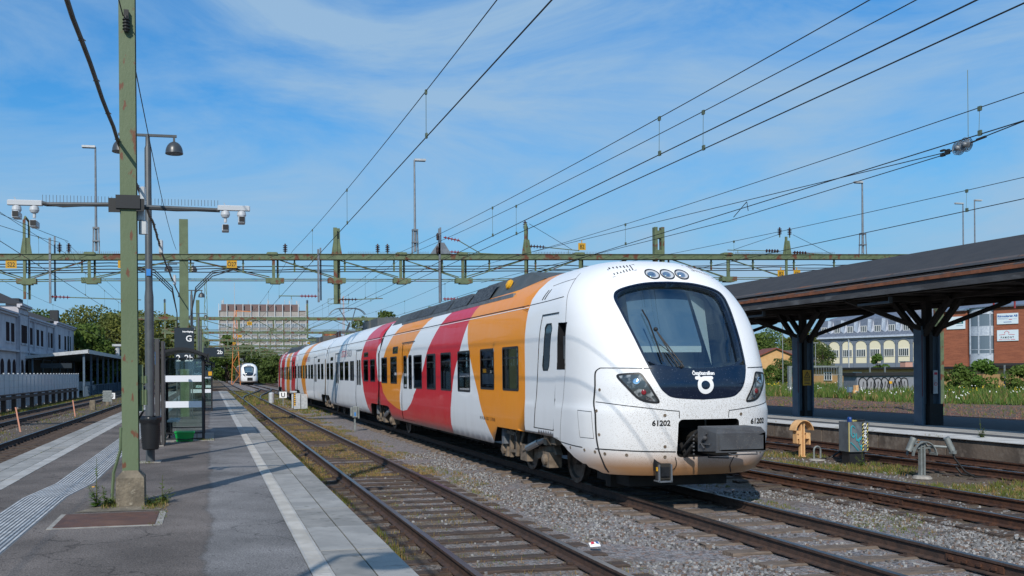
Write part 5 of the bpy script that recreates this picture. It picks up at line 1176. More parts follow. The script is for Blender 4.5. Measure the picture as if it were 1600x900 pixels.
for s,x0 in ((-1,-1.05),(1,1.12)):
    g=B(); a,b=sorted((x0,x0+s*.42)); g.bbox(a,b,-.04,.04,-.02,.045,0,.01); g.tube([(a+.1,0,.05),(a+.08,0,.08)],.006,4,0); g.build('camera_bracket',['camwhite'],arm)
    for k,dx in enumerate((.1,.31)):
        g=B(); x=x0+s*dx; g.lathe([(.03,0),(.055,-.02),(.06,-.06),(.045,-.09),(.02,-.10),(.02,-.15)][::-1],(x,0,-.02),n=16,mi=0)
        zz=-.24 if k==(0 if s<0 else 0) else -.19
        M_=[(x-.06,-.10),(x+.06,-.10)]; tilt=.04 if k else -.02
        g.bbox(x-.045,x+.045,-.10,.12,zz-.035+tilt,zz+.05+tilt,0,.015); g.box(x-.035,x+.035,-.108,-.10,zz-.025+tilt,zz+.04+tilt,1); g.tube([(x,0,-.15),(x,0,zz+.06)],.02,6,0); g.build('camera',['camwhite','black'],arm)
t=thing('junction_box','white junction box hanging from the lashed cable just right of the green mast','junction box',(-.86,12.9,4.15)); g=B(); g.bbox(-.05,.05,-.05,.05,-.12,.08,0,.02); g.bbox(-.02,.09,-.06,.03,-.30,-.12,0,.02); g.tube([(-.05,0,.08),(-.12,0,.3),(-.14,0,.86)],.012,5,1); g.build('box_body',['galv_light','cable_grey'],t)
# ---- platform lamps
def plat_lamp(x,y,label,h=6.6,r=.165,arm=.49,src=None):
    t=thing('platform_lamp',label,'platform lamp',(x,y,.36),'double dome lamps along the platform'); g=B(); h=h-.36
    g.lathe([(.085,0),(.085,3.15),(.07,3.3),(.062,h-.25),(.045,h-.2),(.04,h)],(0,0,0),n=12); g.build('pole',['darkgrey'],t,True,auto=True)
    g=B(); g.beam((-arm-.05,0,h),(arm+.05,0,h),.05,.045); g.beam((-arm,0,h),(-arm,0,h-.12),.04,.04); g.beam((arm,0,h),(arm,0,h-.12),.04,.04); g.build('cross_arm',['darkgrey'],t)
    for s in (-1,1):
        g=B(); n=7; g.lathe([(r*1.0,0),(r*1.04,.01),(r,.03)]+[(r*math.cos(a*math.pi/2/n),.03+r*1.25*math.sin(a*math.pi/2/n)) for a in range(n)]+[(.02,r*1.28+.03)],(s*arm,0,h-.34),n=20,mi=0); g.lathe([(r*.92,.0),(r*.92,.004)],(s*arm,0,h-.335),n=16,mi=1); g.build('lamp_dome',['lampgrey','camwhite'],t,True,auto=True)
    return t
pl=plat_lamp(-1.12,18.97,'nearest double dome platform lamp on a dark grey pole, carrying the black litter bin')
g=B(); g.box(-.04,.04,-.09,-.085,3.55,3.68); g.build('sticker',['sticker_blue'],pl)
g=B(); g.box(-.2,.2,-.2,.2,-.005,.012); g.build('foot_plate',['concrete_pale'],pl)
plat_lamp(-1.12,40.5,'second dome lamp along the platform, partly behind the nearest gantry column'); plat_lamp(-.85,49,'third dome lamp along the platform, small beyond the gantry column',6.2); plat_lamp(-.7,66,'fourth dome lamp down the platform, tiny above the shelters',6.1); plat_lamp(-.7,84,'farthest dome lamp at the end of the platform',6.1)
t=thing('platform_lamp','single dome lamp beside the camera, known only by its shadow on the kerb slabs','platform lamp',(-2.85,1.2,.36)); g=B(); g.lathe([(.085,0),(.085,3.15),(.06,3.3),(.045,6.15),(.04,6.2)],(0,0,0),n=12); g.build('pole',['darkgrey'],t,True,auto=True); g=B(); g.beam((0,0,6.2),(.62,0,6.2),.05,.045); g.beam((.6,0,6.2),(.6,0,6.08),.04,.04); g.build('cross_arm',['darkgrey'],t)
g=B(); g.lathe([(.27,0),(.28,.01),(.27,.03)]+[(.27*math.cos(a*math.pi/14),.03+.26*math.sin(a*math.pi/14)) for a in range(7)]+[(.02,.30)],(.6,0,5.8),n=24); g.build('lamp_dome',['lampgrey'],t,True,auto=True)
# litter bin
t=thing('litter_bin','black perforated litter bin with a bin bag, strapped to the lamp pole','litter bin',(-1.10,18.72,.62)); g=B(); n=26; k=0
for i,z in enumerate([0,.02,.08]+[.12+.036*j for j in range(9)]+[.48,.60]):
    r=.155+.035*z/.6 if i else .135
    for j in range(n): a=2*math.pi*(j+.5*(i%2))/n; g.v.append(Vector((r*math.cos(a),r*math.sin(a),z)))
rows=14
for i in range(rows-1):
    for j in range(n):
        a=i*n+j;b=i*n+(j+1)%n; hole=(3<=i<=10) and (j+i)%2==0 and False
        g.f.append((a,b,b+n,a+n)); g.m.append(0)
g.f.append(tuple(range(n-1,-1,-1))); g.m.append(0)
for i in range(9):
    for j in range(n): a=2*math.pi*(j+.5*(i%2))/n; r=.155+.035*(.14+.036*i)/.6+.001; c=Vector((r*math.cos(a),r*math.sin(a),.14+.036*i)); g.lathe([(.011,0),(.008,.002)],c,axis=(math.cos(a),math.sin(a),0),n=6,mi=1)
g.build('bin_body',['bin_black','galv_light'] if 0 else ['bin_black','floor_dark'],t,True,auto=True)
g=B(); n=28
for i,(r,z) in enumerate(((.196,.50),(.205,.55),(.207,.60),(.198,.625),(.175,.61))):
    for j in range(n): a=2*math.pi*j/n; q=1+.025*math.sin(j*2.1+i)*(1 if i<3 else .3); g.v.append(Vector((r*q*math.cos(a),r*q*math.sin(a),z+.012*math.sin(j*1.3+i*2))))
for i in range(4):
    for j in range(n): a=i*n+j;b=i*n+(j+1)%n; g.f.append((a,b,b+n,a+n)); g.m.append(0)
g.build('bin_bag',['bag'],t,True)
# grey pylon pair, shelter(s), grit boxes
t=thing('sign_pylon','tall plain grey twin blade pylon between the litter bin and the shelter','pylon',(-1.16,23.2,.36)); g=B(); g.bbox(-.09,.02,-.12,.16,.03,2.5,0,.015); g.bbox(.05,.12,-.05,.62,.03,2.45,0,.01); g.build('blade',['bronze'],t); g=B(); g.box(-.16,.10,-.2,.24,0,.025); g.box(.03,.22,.45,.75,0,.025); g.build('foot_plate',['concrete_pale'],t); g=B(); g.box(-.08,-.075+.0,-.13,-.12,1.9,2.2); g.build('sticker',['sticker_blue'],t)
def shelter(x,y,label,ln=2.6,first=False):
    t=thing('platform_shelter',label,'shelter',(x,y,.36),'glass shelters along the platform'); W_=1.06; Hh=2.16
    for (a,b) in ((0,0),(W_-.06,0),(0,ln),(W_-.06,ln)): g=B(); g.bbox(a,a+.07,b,b+.07,0,Hh,0,.01); g.build('post',['frame_black'],t)
    g=B(); 
    P=[(-.08+ (W_+.18)*i/12, Hh-.02+.16*math.sin(math.pi*i/12)-.05*(i/12)) for i in range(13)]
    for (a,za),(b,zb_) in zip(P,P[1:]): g.add([(a,-.25,za),(b,-.25,zb_),(b,ln+.3,zb_),(a,ln+.3,za),(a,-.25,za+.07),(b,-.25,zb_+.07),(b,ln+.3,zb_+.07),(a,ln+.3,za+.07)],[(0,3,2,1),(4,5,6,7),(0,1,5,4),(2,3,7,6)])
    g.box(-.10,-.07,-.25,ln+.3,Hh-.06,Hh+.06); g.box(W_+.09,W_+.13,-.25,ln+.3,Hh-.14,Hh+.03)
    g.build('roof',['frame_black'],t)
    g=B(); g.box(.07,W_-.06,.02,.035,.22,2.05); g.build('glass_pane',['glass_clear'],t); g=B(); g.box(.07,W_-.06,ln+.02,ln+.035,.22,2.05); g.build('glass_pane',['glass_clear'],t); g=B(); g.box(.02,.035,.07,ln,.22,2.05); g.build('glass_pane',['glass_clear'],t)
    
    for z in (1.48,.83): g=B(); g.box(.07,W_-.06,.012,.018,z,z+.16); g.build('white_band',['white_band'],t)
    g=B()
    g=B(); 
    for z in (.17,2.06,.03): g.box(.07,W_-.06,.0,.05,z,z+.03); g.box(.07,W_-.06,ln,ln+.05,z,z+.03); g.box(.0,.05,.07,ln,z,z+.03)
    g.box(.0,.05,.0,.05,.03,2.09); g.box(.0,.05,ln,ln+.05,.03,2.09); g.build('rail_frame',['frame_black'],t)
    g=B(); g.box(.12,.42,.5,ln-.4,.44,.48,0); g.box(.15,.2,.6,.65,0,.44,1); g.box(.15,.2,ln-.6,ln-.55,0,.44,1); g.build('bench',['white_band' if first else 'white_band','frame_black'],t); return t
s1=shelter(-1.20,24.9,'nearest glass shelter with two white bands and a curved black roof',first=True)
g=B(); g.box(-.1,1.3,-.35,2.9,-.0,.01); g.build('base_slab',['concrete_pale'],s1)
shelter(-.95,44,'second glass shelter farther along the platform, seen through the first'); shelter(-.9,60,'third small glass shelter far along the platform')
t=thing('grit_box','green plastic grit box on the ground against the nearest shelter','grit box',(-.62,24.55,.37)); g=B()
g.add([(-.2,-.13,0),(.2,-.13,0),(.2,.13,0),(-.2,.13,0),(-.235,-.16,.21),(.235,-.16,.21),(.235,.16,.21),(-.235,.16,.21)],[(0,3,2,1),(4,5,6,7),(0,1,5,4),(1,2,6,5),(2,3,7,6),(3,0,4,7)])
for x in (-.17,.13): g.box(x,x+.05,-.145,-.13,.02,.15); g.box(x-.01,x+.06,-.14,.1,-.02,.02)
g.build('box_body',['plastic_green'],t); g=B(); g.bbox(-.25,.25,-.175,.175,.205,.245,0,.012); g.build('lid',['plastic_green'],t); g=B(); g.tube([(-.24,-.05,.2),(-.30,-.06,.18),(-.30,-.1,.08),(-.12,-.17,.055),(.05,-.18,.04),(.2,-.16,.07),(.30,-.1,.08),(.30,-.06,.2),(.24,-.05,.2)],.012,6); g.build('strap',['black'],t)
# hanging signs
def hsign(x,y,w_,h_,z,label,lines,arrow=False):
    t=thing('platform_sign',label,'sign',(x,y,z)); g=B(); g.box(-w_/2,w_/2,-.06,.06,-h_/2,h_/2,0); g.build('sign_panel',['sign_dark'],t)
    for s,sz,dx,dz,m in lines: text(s,sz,lambda a,b:Vector((a+dx,-.064,b+dz)),'sign_lettering',m,t,bold=.004)
    return t
t=hsign(-.92,37,.72,1.55,3.0,'dark blue sign with a big white G above the shelter roof',[('G',.32,.17,.26,'letter_white'),('Spår',.13,.17,-.1,'letter_white'),('2b',.34,.17,-.48,'letter_white'),('Spår',.13,-.22,-.1,'letter_white'),('2',.34,-.22,-.48,'letter_white'),('Norrköping',.08,.13,.6,'letter_white')])
g=B(); g.box(-.3,-.26,-.03,.03,-2.65,-.7); g.box(.26,.3,-.03,.03,-2.65,-.7); g.build('sign_leg',['darkgrey'],t)
t=hsign(-.35,39.9,.95,.26,2.05,'dark exit sign with white lettering and a yellow square behind the shelter glass',[('Utgång',.17,-.12,-.06,'letter_white')]); g=B(); g.box(.3,.44,-.07,-.06,-.08,.08); g.build('yellow_symbol',['yellow'],t); g=B(); g.box(-.45,-.4,-.03,.03,-1.7,.9); g.build('sign_leg',['darkgrey'],t)
t=hsign(.2,46,.95,.42,3.05,'dark departure display sticking out right of the shelter roof above the platform',[('2b',.26,.28,-.08,'letter_white')]); g=B(); g.box(-.45,-.39,-.03,.03,-2.7,.3); g.build('sign_leg',['darkgrey'],t)
# ================================================================ RIGHT HAND CANOPY
def canopy():
    t=thing('platform_canopy','old dark felt roofed platform canopy on blue steel pillars, at right behind the train','canopy',(20.6,24.45,.36)); o=(20.6,24.45,.36); y0,y1=5,86
    g=B(o); E=(17.62,4.44);Rg=(20.6,5.46);E2=(23.6,4.44)
    for a,b in ((E,Rg),(Rg,E2)): g.add([(a[0],y0,a[1]),(b[0],y0,b[1]),(b[0],y1,b[1]),(a[0],y1,a[1]),(a[0],y0,a[1]-.05),(b[0],y0,b[1]-.05),(b[0],y1,b[1]-.05),(a[0],y1,a[1]-.05)],[(0,1,2,3),(7,6,5,4),(0,4,5,1),(3,2,6,7)])
    g.build('roof_felt',['roof_felt'],t)
    g=B(o); rr=random.Random(8); y=y0
    while y<y1: 
        d=rr.uniform(-.006,.006); g.add([(17.585,y+.01,4.30),(17.95,y+.01,4.53+d),(17.95,y+1.02,4.53+d),(17.585,y+1.02,4.30),(17.585,y+.01,4.34),(17.95,y+.01,4.578+d),(17.95,y+1.02,4.578+d),(17.585,y+1.02,4.34)],[(4,5,6,7),(0,1,5,4),(0,4,7,3),(2,3,7,6),(1,2,6,5)]); y+=1.03
    g.build('eave_tiles',['eave_tile'],t)
    g=B(o); g.box(17.56,17.62,y0,y1,4.235,4.315); g.build('gutter_edge',['rust_edge'],t)
    g=B(o); g.box(17.62,17.67,y0,y1,4.0,4.235); g.box(23.55,23.6,y0,y1,4.0,4.25); g.build('fascia_board',['timber_old'],t)
    g=B(o); g.box(17.67,23.55,y0,y1,4.16,4.2)
    y=y0+.5
    while y<y1: g.box(17.7,23.5,y,y+.1,4.10,4.18); y+=1.2
    for x in (17.9,20.45,23.2): g.box(x,x+.2,y0,y1,3.99,4.10)
    g.build('soffit',['timber_dark'],t)
    pr=None
    for k in range(-3,10):
        yc=24.45+6.02*k
        if pr is None:
            b=(20.6,0,.36); g=B(b)
            for x in (20.33,20.72): g.box(x,x+.16,-.02,.0,.36,3.2,0) 
            g.box(20.28,20.33,-.16,.16,.36,3.25,0); g.box(20.87,20.92,-.16,.16,.36,3.25,0); g.box(20.33,20.87,-.05,.0,.36,3.2,0); g.box(20.33,20.87,.05,.1,.36,3.2,0); g.box(20.33,20.355,-.165,-.05,.36,3.15,0)
            pr=g.build('pillar',['steel_blue'],t); pr.location=(0,yc-24.45,0)
            g=B(b); g.box(20.52,20.63,-.20,-.05,.36,3.3,0); g.box(20.29,20.31,-.167,-.16,1.2,3.0,1); sb=g.build('downpipe',['black','red_line'],pr)
            g=B(b)
            for sy in (-1,1):
                g.beam((20.42,sy*.1,3.0),(20.42,sy*1.15,4.02),.14,.14); g.beam((20.78,sy*.1,3.0),(20.78,sy*1.15,4.02),.14,.14)
            g.box(20.5,20.7,-.1,.1,3.1,3.98)
            for s in (-1,1): g.beam((20.6+s*.2,-.1,3.15),(20.6+s*2.75,-.1,4.0),.09,.12); g.beam((20.6,-.1,4.02),(20.6+s*2.8,-.1,4.02),.09,.12)
            g.build('bracket',['timber_dark'],pr)
            index_kids(); 
        else: c=copy_tree(pr,t); c.location=(0,yc-24.45,0)
        if k in(0,1):
            g=B((20.6,24.45,.36))
            if k==0: g.box(20.50,20.95,yc-.22,yc+.2,.36,.98)
            else: g.box(20.36,20.9,yc-.12,yc+.14,.36,.56)
            g.build('pillar_base',['pillar_pad'],t)
        # slim light fittings under the eave
        g=B((20.6,24.45,.36)); g.box(17.85,17.95,yc-1.9,yc-.6,3.78,3.84); g.box(17.85,17.95,yc-1.9,yc-1.86,3.84,3.95); g.build('light_fitting',['darkgrey'],t)
canopy()
t=thing('warning_sign','orange high voltage warning sign with a black triangle on the far blue pillar','warning sign',(20.62,30.28,1.72)); g=B(); g.box(-.16,.16,-.02,0,-.27,.27,0); g.build('sign_panel',['yellow_warn'],t)
g=B(); 
tri=[(-.11,.0),(.11,.0),(0,.2)]
for a,b in zip(tri,tri[1:]+tri[:1]): g.beam((a[0],-.024,a[1]+.01),(b[0],-.024,b[1]+.01),.006,.018)
g.add([(.01,-.026,.15),(-.03,-.026,.08),(0,-.026,.085),(-.01,-.026,.03),(.03,-.026,.10),(.0,-.026,.095)],[(0,1,2,3,4,5)])
for z in (-.05,-.085,-.12,-.19,-.215): g.box(-.11,.11,-.024,-.02,z,z+.014)
g.build('symbol',['letter_black'],t)
t=thing('notice_plate','small white notice with a red ring on the nearer blue pillar','notice',(20.66,24.2,1.68)); g=B(); g.box(-.07,.07,-.02,0,-.4,.28,0); g.build('sign_panel',['galv_light'],t); g=B(); g.tube([(.045*math.cos(a),-.024,-.12+.045*math.sin(a)) for a in [k*.4 for k in range(17)]],.008,4,0,False); g.box(-.05,.05,-.026,-.02,.15,.22,0); g.build('symbol',['sign_red'],t)
# ================================================================ DEVICES BETWEEN THE TRACKS
def arch(r0,r1,w,a0,a1,g,c=(0,0,0),n=18,mi=0,ladder=False,ax='x'):
    # curved guard: an arc in the x-z plane, extruded along y
    P=[]
    for i in range(n+1):
        a=a0+(a1-a0)*i/n; P.append((math.cos(a),math.sin(a)))
    for i in range(n):
        (ca,sa),(cb,sb)=P[i],P[i+1]
        segs=[(-w/2,w/2)] if not ladder or i%3==0 else [(-w/2,-w/2+w*.22),(w/2-w*.22,w/2)]
        for y0,y1 in segs:
            vs=[(c[0]+r*x,c[1]+y,c[2]+r*z) for r in (r0,r1) for x,z in ((ca,sa),(cb,sb)) for y in (y0,y1)]
            g.add(vs,[(0,1,3,2),(4,6,7,5),(0,4,5,1),(2,3,7,6),(0,2,6,4),(1,5,7,3)],mi)
t=thing('buffer_stand','cream painted curved guard on a twin post, scuffed, nearest the train nose','wire guard stand',(14.55,21.6,-.18)); t.scale=(.74,.9,.92); g=B()
g.beam((-.05,0,0),(-.05,0,1.0),.055,.1); g.beam((.06,0,0),(.06,0,1.0),.055,.1); g.box(-.11,.12,-.06,.06,-.0,.03); g.box(-.03,.04,-.03,.03,.9,.98); g.build('post',['buffer_cream'],t)
g=B(); arch(.33,.355,.30,R(12),R(168),g,(0,0,.66)); g.build('guard_arch',['buffer_cream'],t,True,auto=True)
g=B(); g.box(-.26,-.10,-.09,.09,.50,.72); g.box(-.26,-.22,-.09,.09,.38,.5); g.box(-.16,-.10,-.09,.09,.36,.5); g.build('side_bracket',['buffer_cream'],t); g=B(); g.box(.10,.26,-.09,.09,.50,.66); g.box(.22,.26,-.09,.09,.34,.5); g.build('side_bracket',['buffer_cream'],t)
t=thing('cable_hoop','small grey pipe hoop with a black cable, left of the painted cabinet','pipe hoop',(14.5,20.9,-.2)); g=B(); g.tube([(-.09,0,0),(-.09,0,.25)]+[(-.09*math.cos(a),0,.25+.09*math.sin(a)) for a in (R(30),R(60),R(90),R(120),R(150))]+[(.09,0,.25),(.09,0,.05)],.022,8,0); g.lathe([(.2,0),(.18,.03),(0,.035)],(0,0,0),n=14,mi=2); g.tube([(.12,0,.04),(.35,.05,.02),(.62,.0,.2),(.85,-.1,.62)],.028,8,1); g.build('hoop',['post_grey','black','concrete_pale'],t,True,auto=True)
t=thing('track_cabinet','grey trackside cabinet with turquoise and white spray tags and yellow black hazard stripes','cabinet',(14.65,19.75,-.2),rz=R(-8)); t.scale=(.70,.9,.86); g=B()
g.box(-.33,.33,-.25,.25,.36,1.16); g.build('cabinet_body',['cab_grey'],t)
g=B(); g.box(-.26,.26,-.18,.2,-.02,.36); g.build('plinth',['frame_black'],t)
g=B(); g.lathe([(.07,0),(.07,.1),(.05,.13),(0,.135)],(-.2,-.1,1.16),n=14,mi=0); g.build('blue_lamp',['blue_cap'],t,True,auto=True)
g=B(); g.beam((-.1,0,1.18),(.3,.05,1.2),.22,.03,0); g.box(.05,.3,-.15,.1,1.16,1.22,1); g.tube([(.3,-.2,1.0),(.36,-.2,1.02),(.37,-.2,1.12),(.3,-.2,1.15)],.03,8,2); g.build('lid_hardware',['hazard_yellow','frame_black','cab_grey'],t)
g=B()
for k in range(8): g.add([(.13,-.256,.38+.095*k),(.18,-.256,.43+.095*k),(.18,-.256,.475+.095*k),(.13,-.256,.425+.095*k)],[(0,1,2,3)]); g.add([(.28,-.256,.38+.095*k),(.325,-.256,.43+.095*k),(.325,-.256,.475+.095*k),(.28,-.256,.425+.095*k)],[(0,1,2,3)])
g.box(-.335,-.315,-.256,-.25,.37,1.15); g.add([(.12,-.253,.37),(.188,-.253,.37),(.188,-.253,1.15),(.12,-.253,1.15)],[(0,1,2,3)],1); g.add([(.27,-.253,.37),(.328,-.253,.37),(.328,-.253,1.15),(.27,-.253,1.15)],[(0,1,2,3)],1)
g.build('hazard_stripes',['hazard_yellow','frame_black'],t)
def spray(parent,paths,r,m,y=-.258,name='spray_tag'):
    g=B()
    for p in paths: g.tube([(x,y,z) for x,z in catm(p,4)],r,5)
    o=g.build(name,[m],parent); return o
spray(t,[[(-.13,1.0),(-.2,1.06),(-.26,.98),(-.25,.80),(-.18,.75),(-.13,.82),(-.2,.86)],[(-.08,.86),(-.07,.66),(-.02,.70),(0,.62),(.03,.74),(.05,.68),(.1,.78)],[(-.28,.62),(-.15,.52),(-.02,.40)],[(.0,.6),(.06,.5),(.10,.55),(.08,.42)]],.017,'teal_paint')
spray(t,[[(.17,1.08),(.22,1.12),(.27,1.05),(.2,.98),(.18,1.05)],[(.18,.9),(.27,.94),(.2,.84),(.28,.86)],[(.17,.76),(.22,.8),(.28,.74)],[(.17,.68),(.28,.66),(.2,.6),(.28,.56)],[(.22,.92),(.24,.72)]],.013,'letter_white')
t=thing('buffer_stand','grey ladder like curved guard with two cylinders and a hanging black cable','wire guard stand',(14.10,16.9,-.18)); t.scale=(.74,.85,.87); g=B(); g.beam((-.05,0,0),(-.05,0,.78),.05,.09); g.beam((.05,0,0),(.05,0,.78),.05,.09); g.box(-.03,.03,-.03,.03,.68,.74); g.build('post',['post_grey'],t)
g=B(); arch(.36,.385,.26,R(8),R(172),g,(0,0,.46),ladder=True); g.box(-.3,.3,-.03,.03,.66,.70); g.beam((-.3,0,.5),(-.26,0,.68),.03,.03); g.build('guard_arch',['post_grey'],t)
g=B(); g.tube([(-.42,0,.62),(-.30,-.05,.93)],.075,14); g.build('cylinder_cap',['post_grey'],t,True,auto=True); g=B(); g.tube([(.72,-.25,.62),(.58,-.2,.92)],.075,14,0); g.tube([(.30,-.05,.72),(.6,-.18,.70)],.03,8,0); g.box(.66,.76,-.34,-.2,.55,.63,0); g.build('cylinder_cap',['post_grey'],t,True,auto=True)
g=B(); g.tube([(.72,-.25,.60),(.76,-.27,.45),(.95,-.4,.15),(1.15,-.5,.03),(1.6,-.5,.02),(2.1,-.3,.02),(1.7,-.1,.02),(1.3,-.2,.03),(1.1,-.15,.06),(.98,-.1,.22)],.026,8); g.build('cable',['black'],t,True)
g=B(); g.lathe([(.24,0),(.2,.06),(.0,.08)],(0,0,-.03),n=14); g.build('footing',['concrete_pale'],t)
# small posts and boxes along the train
def tpost(x,y,h,label,nm='signal_box'):
    t=thing(nm,label,'trackside box',(x,y,-.2)); g=B(); g.beam((0,0,0),(0,0,h*.6),.06,.06); g.build('post',['post_grey'],t); g=B(); g.bbox(-.09,.10,-.1,.1,h*.55,h,0,.01); g.bbox(-.17,-.09,-.06,.06,h*.6,h*.95,0,.01); g.bbox(.12,.18,-.06,.06,h*.5,h*.98,0,.01); g.box(-.03,.03,-.104,-.1,h*.6,h*.75,1); g.build('box_body',['post_grey','sticker_blue'],t)
tpost(5.45,36.6,.95,'small grey detector box on a post between the two tracks, beside the front car')
t=thing('relay_cabinet','pale grey double trackside cabinet with hazard stripe, beside the third car of the train','cabinet',(5.4,59.0,-.2)); g=B(); g.bbox(-.38,.02,-.2,.2,.05,1.0,0,.01); g.bbox(.06,.45,-.2,.2,.05,.95,0,.01); g.box(-.5,-.42,-.1,.1,.1,1.15,0); g.box(-.6,-.2,-.2,.2,1.05,1.15,0); g.build('cabinet_body',['galv_light'],t)
g=B(); g.box(-.38,-.28,-.21,-.2,.25,1.0,0); [g.box(-.36,-.28,-.215,-.21,.3+.12*k,.36+.12*k,1) for k in range(6)]; g.build('hazard_stripe',['yellow','frame_black'],t)
def usign(x,y,z,label,s='U',w_=.5,post=.8):
    t=thing('track_sign',label,'track sign',(x,y,-.2)); g=B(); g.box(-w_/2,w_/2,-.02,.0,z,z+w_*.85); g.build('sign_panel',['letter_white'],t); g=B(); g.beam((0,.01,0),(0,.01,z),.05,.05); g.build('post',['post_grey'],t); text(s,w_*.85,lambda a,b:Vector((a,-.024,b+z+w_*.12)),'sign_lettering','letter_black',t,bold=.01)
usign(4.9,66,.55,'white U sign on a low post before the grey cabinet, beside the train')
usign(-7.5,78,.35,'white U sign hung low between the two left hand tracks','U',.55)
t=thing('barrel_post','short fat grey post standing left of the white U sign by the train','bollard',(4.3,69,-.2)); g=B(); g.lathe([(.2,0),(.2,.8),(.15,.86),(0,.9)],(0,0,0),n=12); g.build('body',['galv_light'],t,True,auto=True)
t=thing('slotted_post','slotted grey green dwarf signal post between the left hand tracks','dwarf signal',(-7.2,72,-.2)); g=B(); g.box(-.3,.3,-.1,.1,.3,1.1,0); [g.box(-.34,.34,-.12,-.1,.35+.15*k,.40+.15*k,0) for k in range(5)]; g.box(-.1,.1,-.1,.1,0,.3,1); g.build('body',['post_grey','concrete_base'],t)
t=thing('concrete_stub','square weathered concrete stub between the left hand tracks','concrete post',(-7.3,64,-.2)); g=B(); g.bbox(-.18,.18,-.18,.18,0,.62,0,.03); g.build('body',['concrete_base'],t)
for x,y,l,ln in ((-7.35,40.4,'leaning pink survey peg nearer the camera between the left hand tracks',(-.17,0,.98)),(-6.95,53.2,'leaning pink survey peg farther off between the left hand tracks',(-.12,0,.92))):
    t=thing('survey_peg',l,'survey peg',(x,y,-.2)); g=B(); g.beam((0,0,0),ln,.055,.055); g.build('peg',['peg_pink'],t)
t=thing('litter','crumpled white printed food packet lying by the rail of the near track','litter',(4.62,11.1,-.15)); g=B(); g.add([(-.07,-.03,.02),(.06,-.05,.03),(.07,.04,.07),(-.06,.05,.06),(0,.01,.075)],[(0,1,4),(1,2,4),(2,3,4),(3,0,4)]); g.add([(-.05,-.01,.052),(-.01,-.02,.062),(-.01,.02,.078),(-.04,.03,.072)],[(0,1,2,3)],1); g.add([(.01,-.02,.066),(.045,-.025,.060),(.05,.01,.072),(.015,.02,.08)],[(0,1,2,3)],2); g.build('packet',['letter_white','sign_red','sign_blue'],t)
for i,(x,y) in enumerate(((4.3,13.2),(5.2,13.6),(4.6,20.5))):
    t=tag(B().build('x',['rail_rust']),'a','b'); bpy.data.objects.remove(t)
# orange mast crane things on horizon
def lattice(x,y,h,label,w_=.5,jib=None,nm='lattice_mast',m='orange_crane'):
    t=thing(nm,label,'lattice mast',(x,y,-.3)); g=B()
    for s in (-1,1): g.beam((s*w_/2,0,0),(s*w_*.1,0,h),w_*.07,w_*.07)
    n=int(h/w_/1.2)
    for k in range(n): a=k/n;b=(k+1)/n; s=1 if k%2 else -1; g.beam((s*w_/2*(1-.8*a),0,h*a),(-s*w_/2*(1-.8*b),0,h*b),w_*.05,w_*.05)
    if jib: g.beam((0,0,h),(jib,0,h-.2),w_*.08,w_*.08)
    g.build('frame',[m],t)
lattice(5.0,190,14.6,'orange lattice mast with a short arm, left of the office block',1.7,3.0)
lattice(-.2,62,8.4,'slim green lattice column standing on the far platform',.45,None,'lattice_column','mast_green')
lattice(34.5,250,22.5,'slim orange pole rising behind the train roof',.8,None,'orange_mast')
# ================================================================ BUILDINGS ON THE RIGHT  (local x along the wall, y inwards)
BR=math.atan2(-.922,.3875)
P0=(134.75,155.6,-.3)
def wallwin(g,x0,x1,z0,z1,y,n=2,mf=0,mg=1,fw=.09,d=.12):
    g.box(x0,x1,y-.02,y+.1,z0,z1,mg); g.box(x0-fw,x1+fw,y-.05,y+.02,z1,z1+fw,mf); g.box(x0-fw,x1+fw,y-.08,y+.02,z0-fw,z0,mf)
    for k in range(n+1): x=x0+(x1-x0)*k/n; g.box(x-fw/2,x+fw/2,y-.05,y+.02,z0,z1,mf)
t=thing('office_building','long grey office building with cream arched bays and dormer windows behind the canopy','building',P0,None,BR)
g=B(); g.box(-27,0,.3,14,0,8.6); g.build('wall',['grey_frame'],t)
g=B(); g.add([(-27.5,-.1,8.75),(.2,-.1,8.75),(.2,1.6,10.0),(-27.2,1.6,10.0)],[(0,1,2,3)],0); g.add([(-27.5,-.1,8.6),(.2,-.1,8.6),(.2,-.1,8.9),(-27.5,-.1,8.9)],[(0,1,2,3)],1)
g.add([(-27.2,1.6,10.0),(.2,1.6,10.0),(.2,3.6,12.8),(-25,3.6,12.8)],[(0,1,2,3)],0); g.add([(-25,3.6,12.8),(.2,3.6,12.8),(.2,9,14.6),(-19,9,14.6)],[(0,1,2,3)],0); g.add([(-27.5,-.1,8.75),(-27.2,1.6,10.),(-25,3.6,12.8),(-19,9,14.6),(-27.5,14,8.75)],[(0,1,2,3,4)],0)
x=-27
while x<0: g.beam((x,-.11,8.78),(x,1.58,10.03),.04,.05,0); x+=.62
g.tube([(-27.5,-.25,8.55),(.2,-.25,8.55)],.12,6,1); g.build('roof',['grey_roof','zinc'],t)
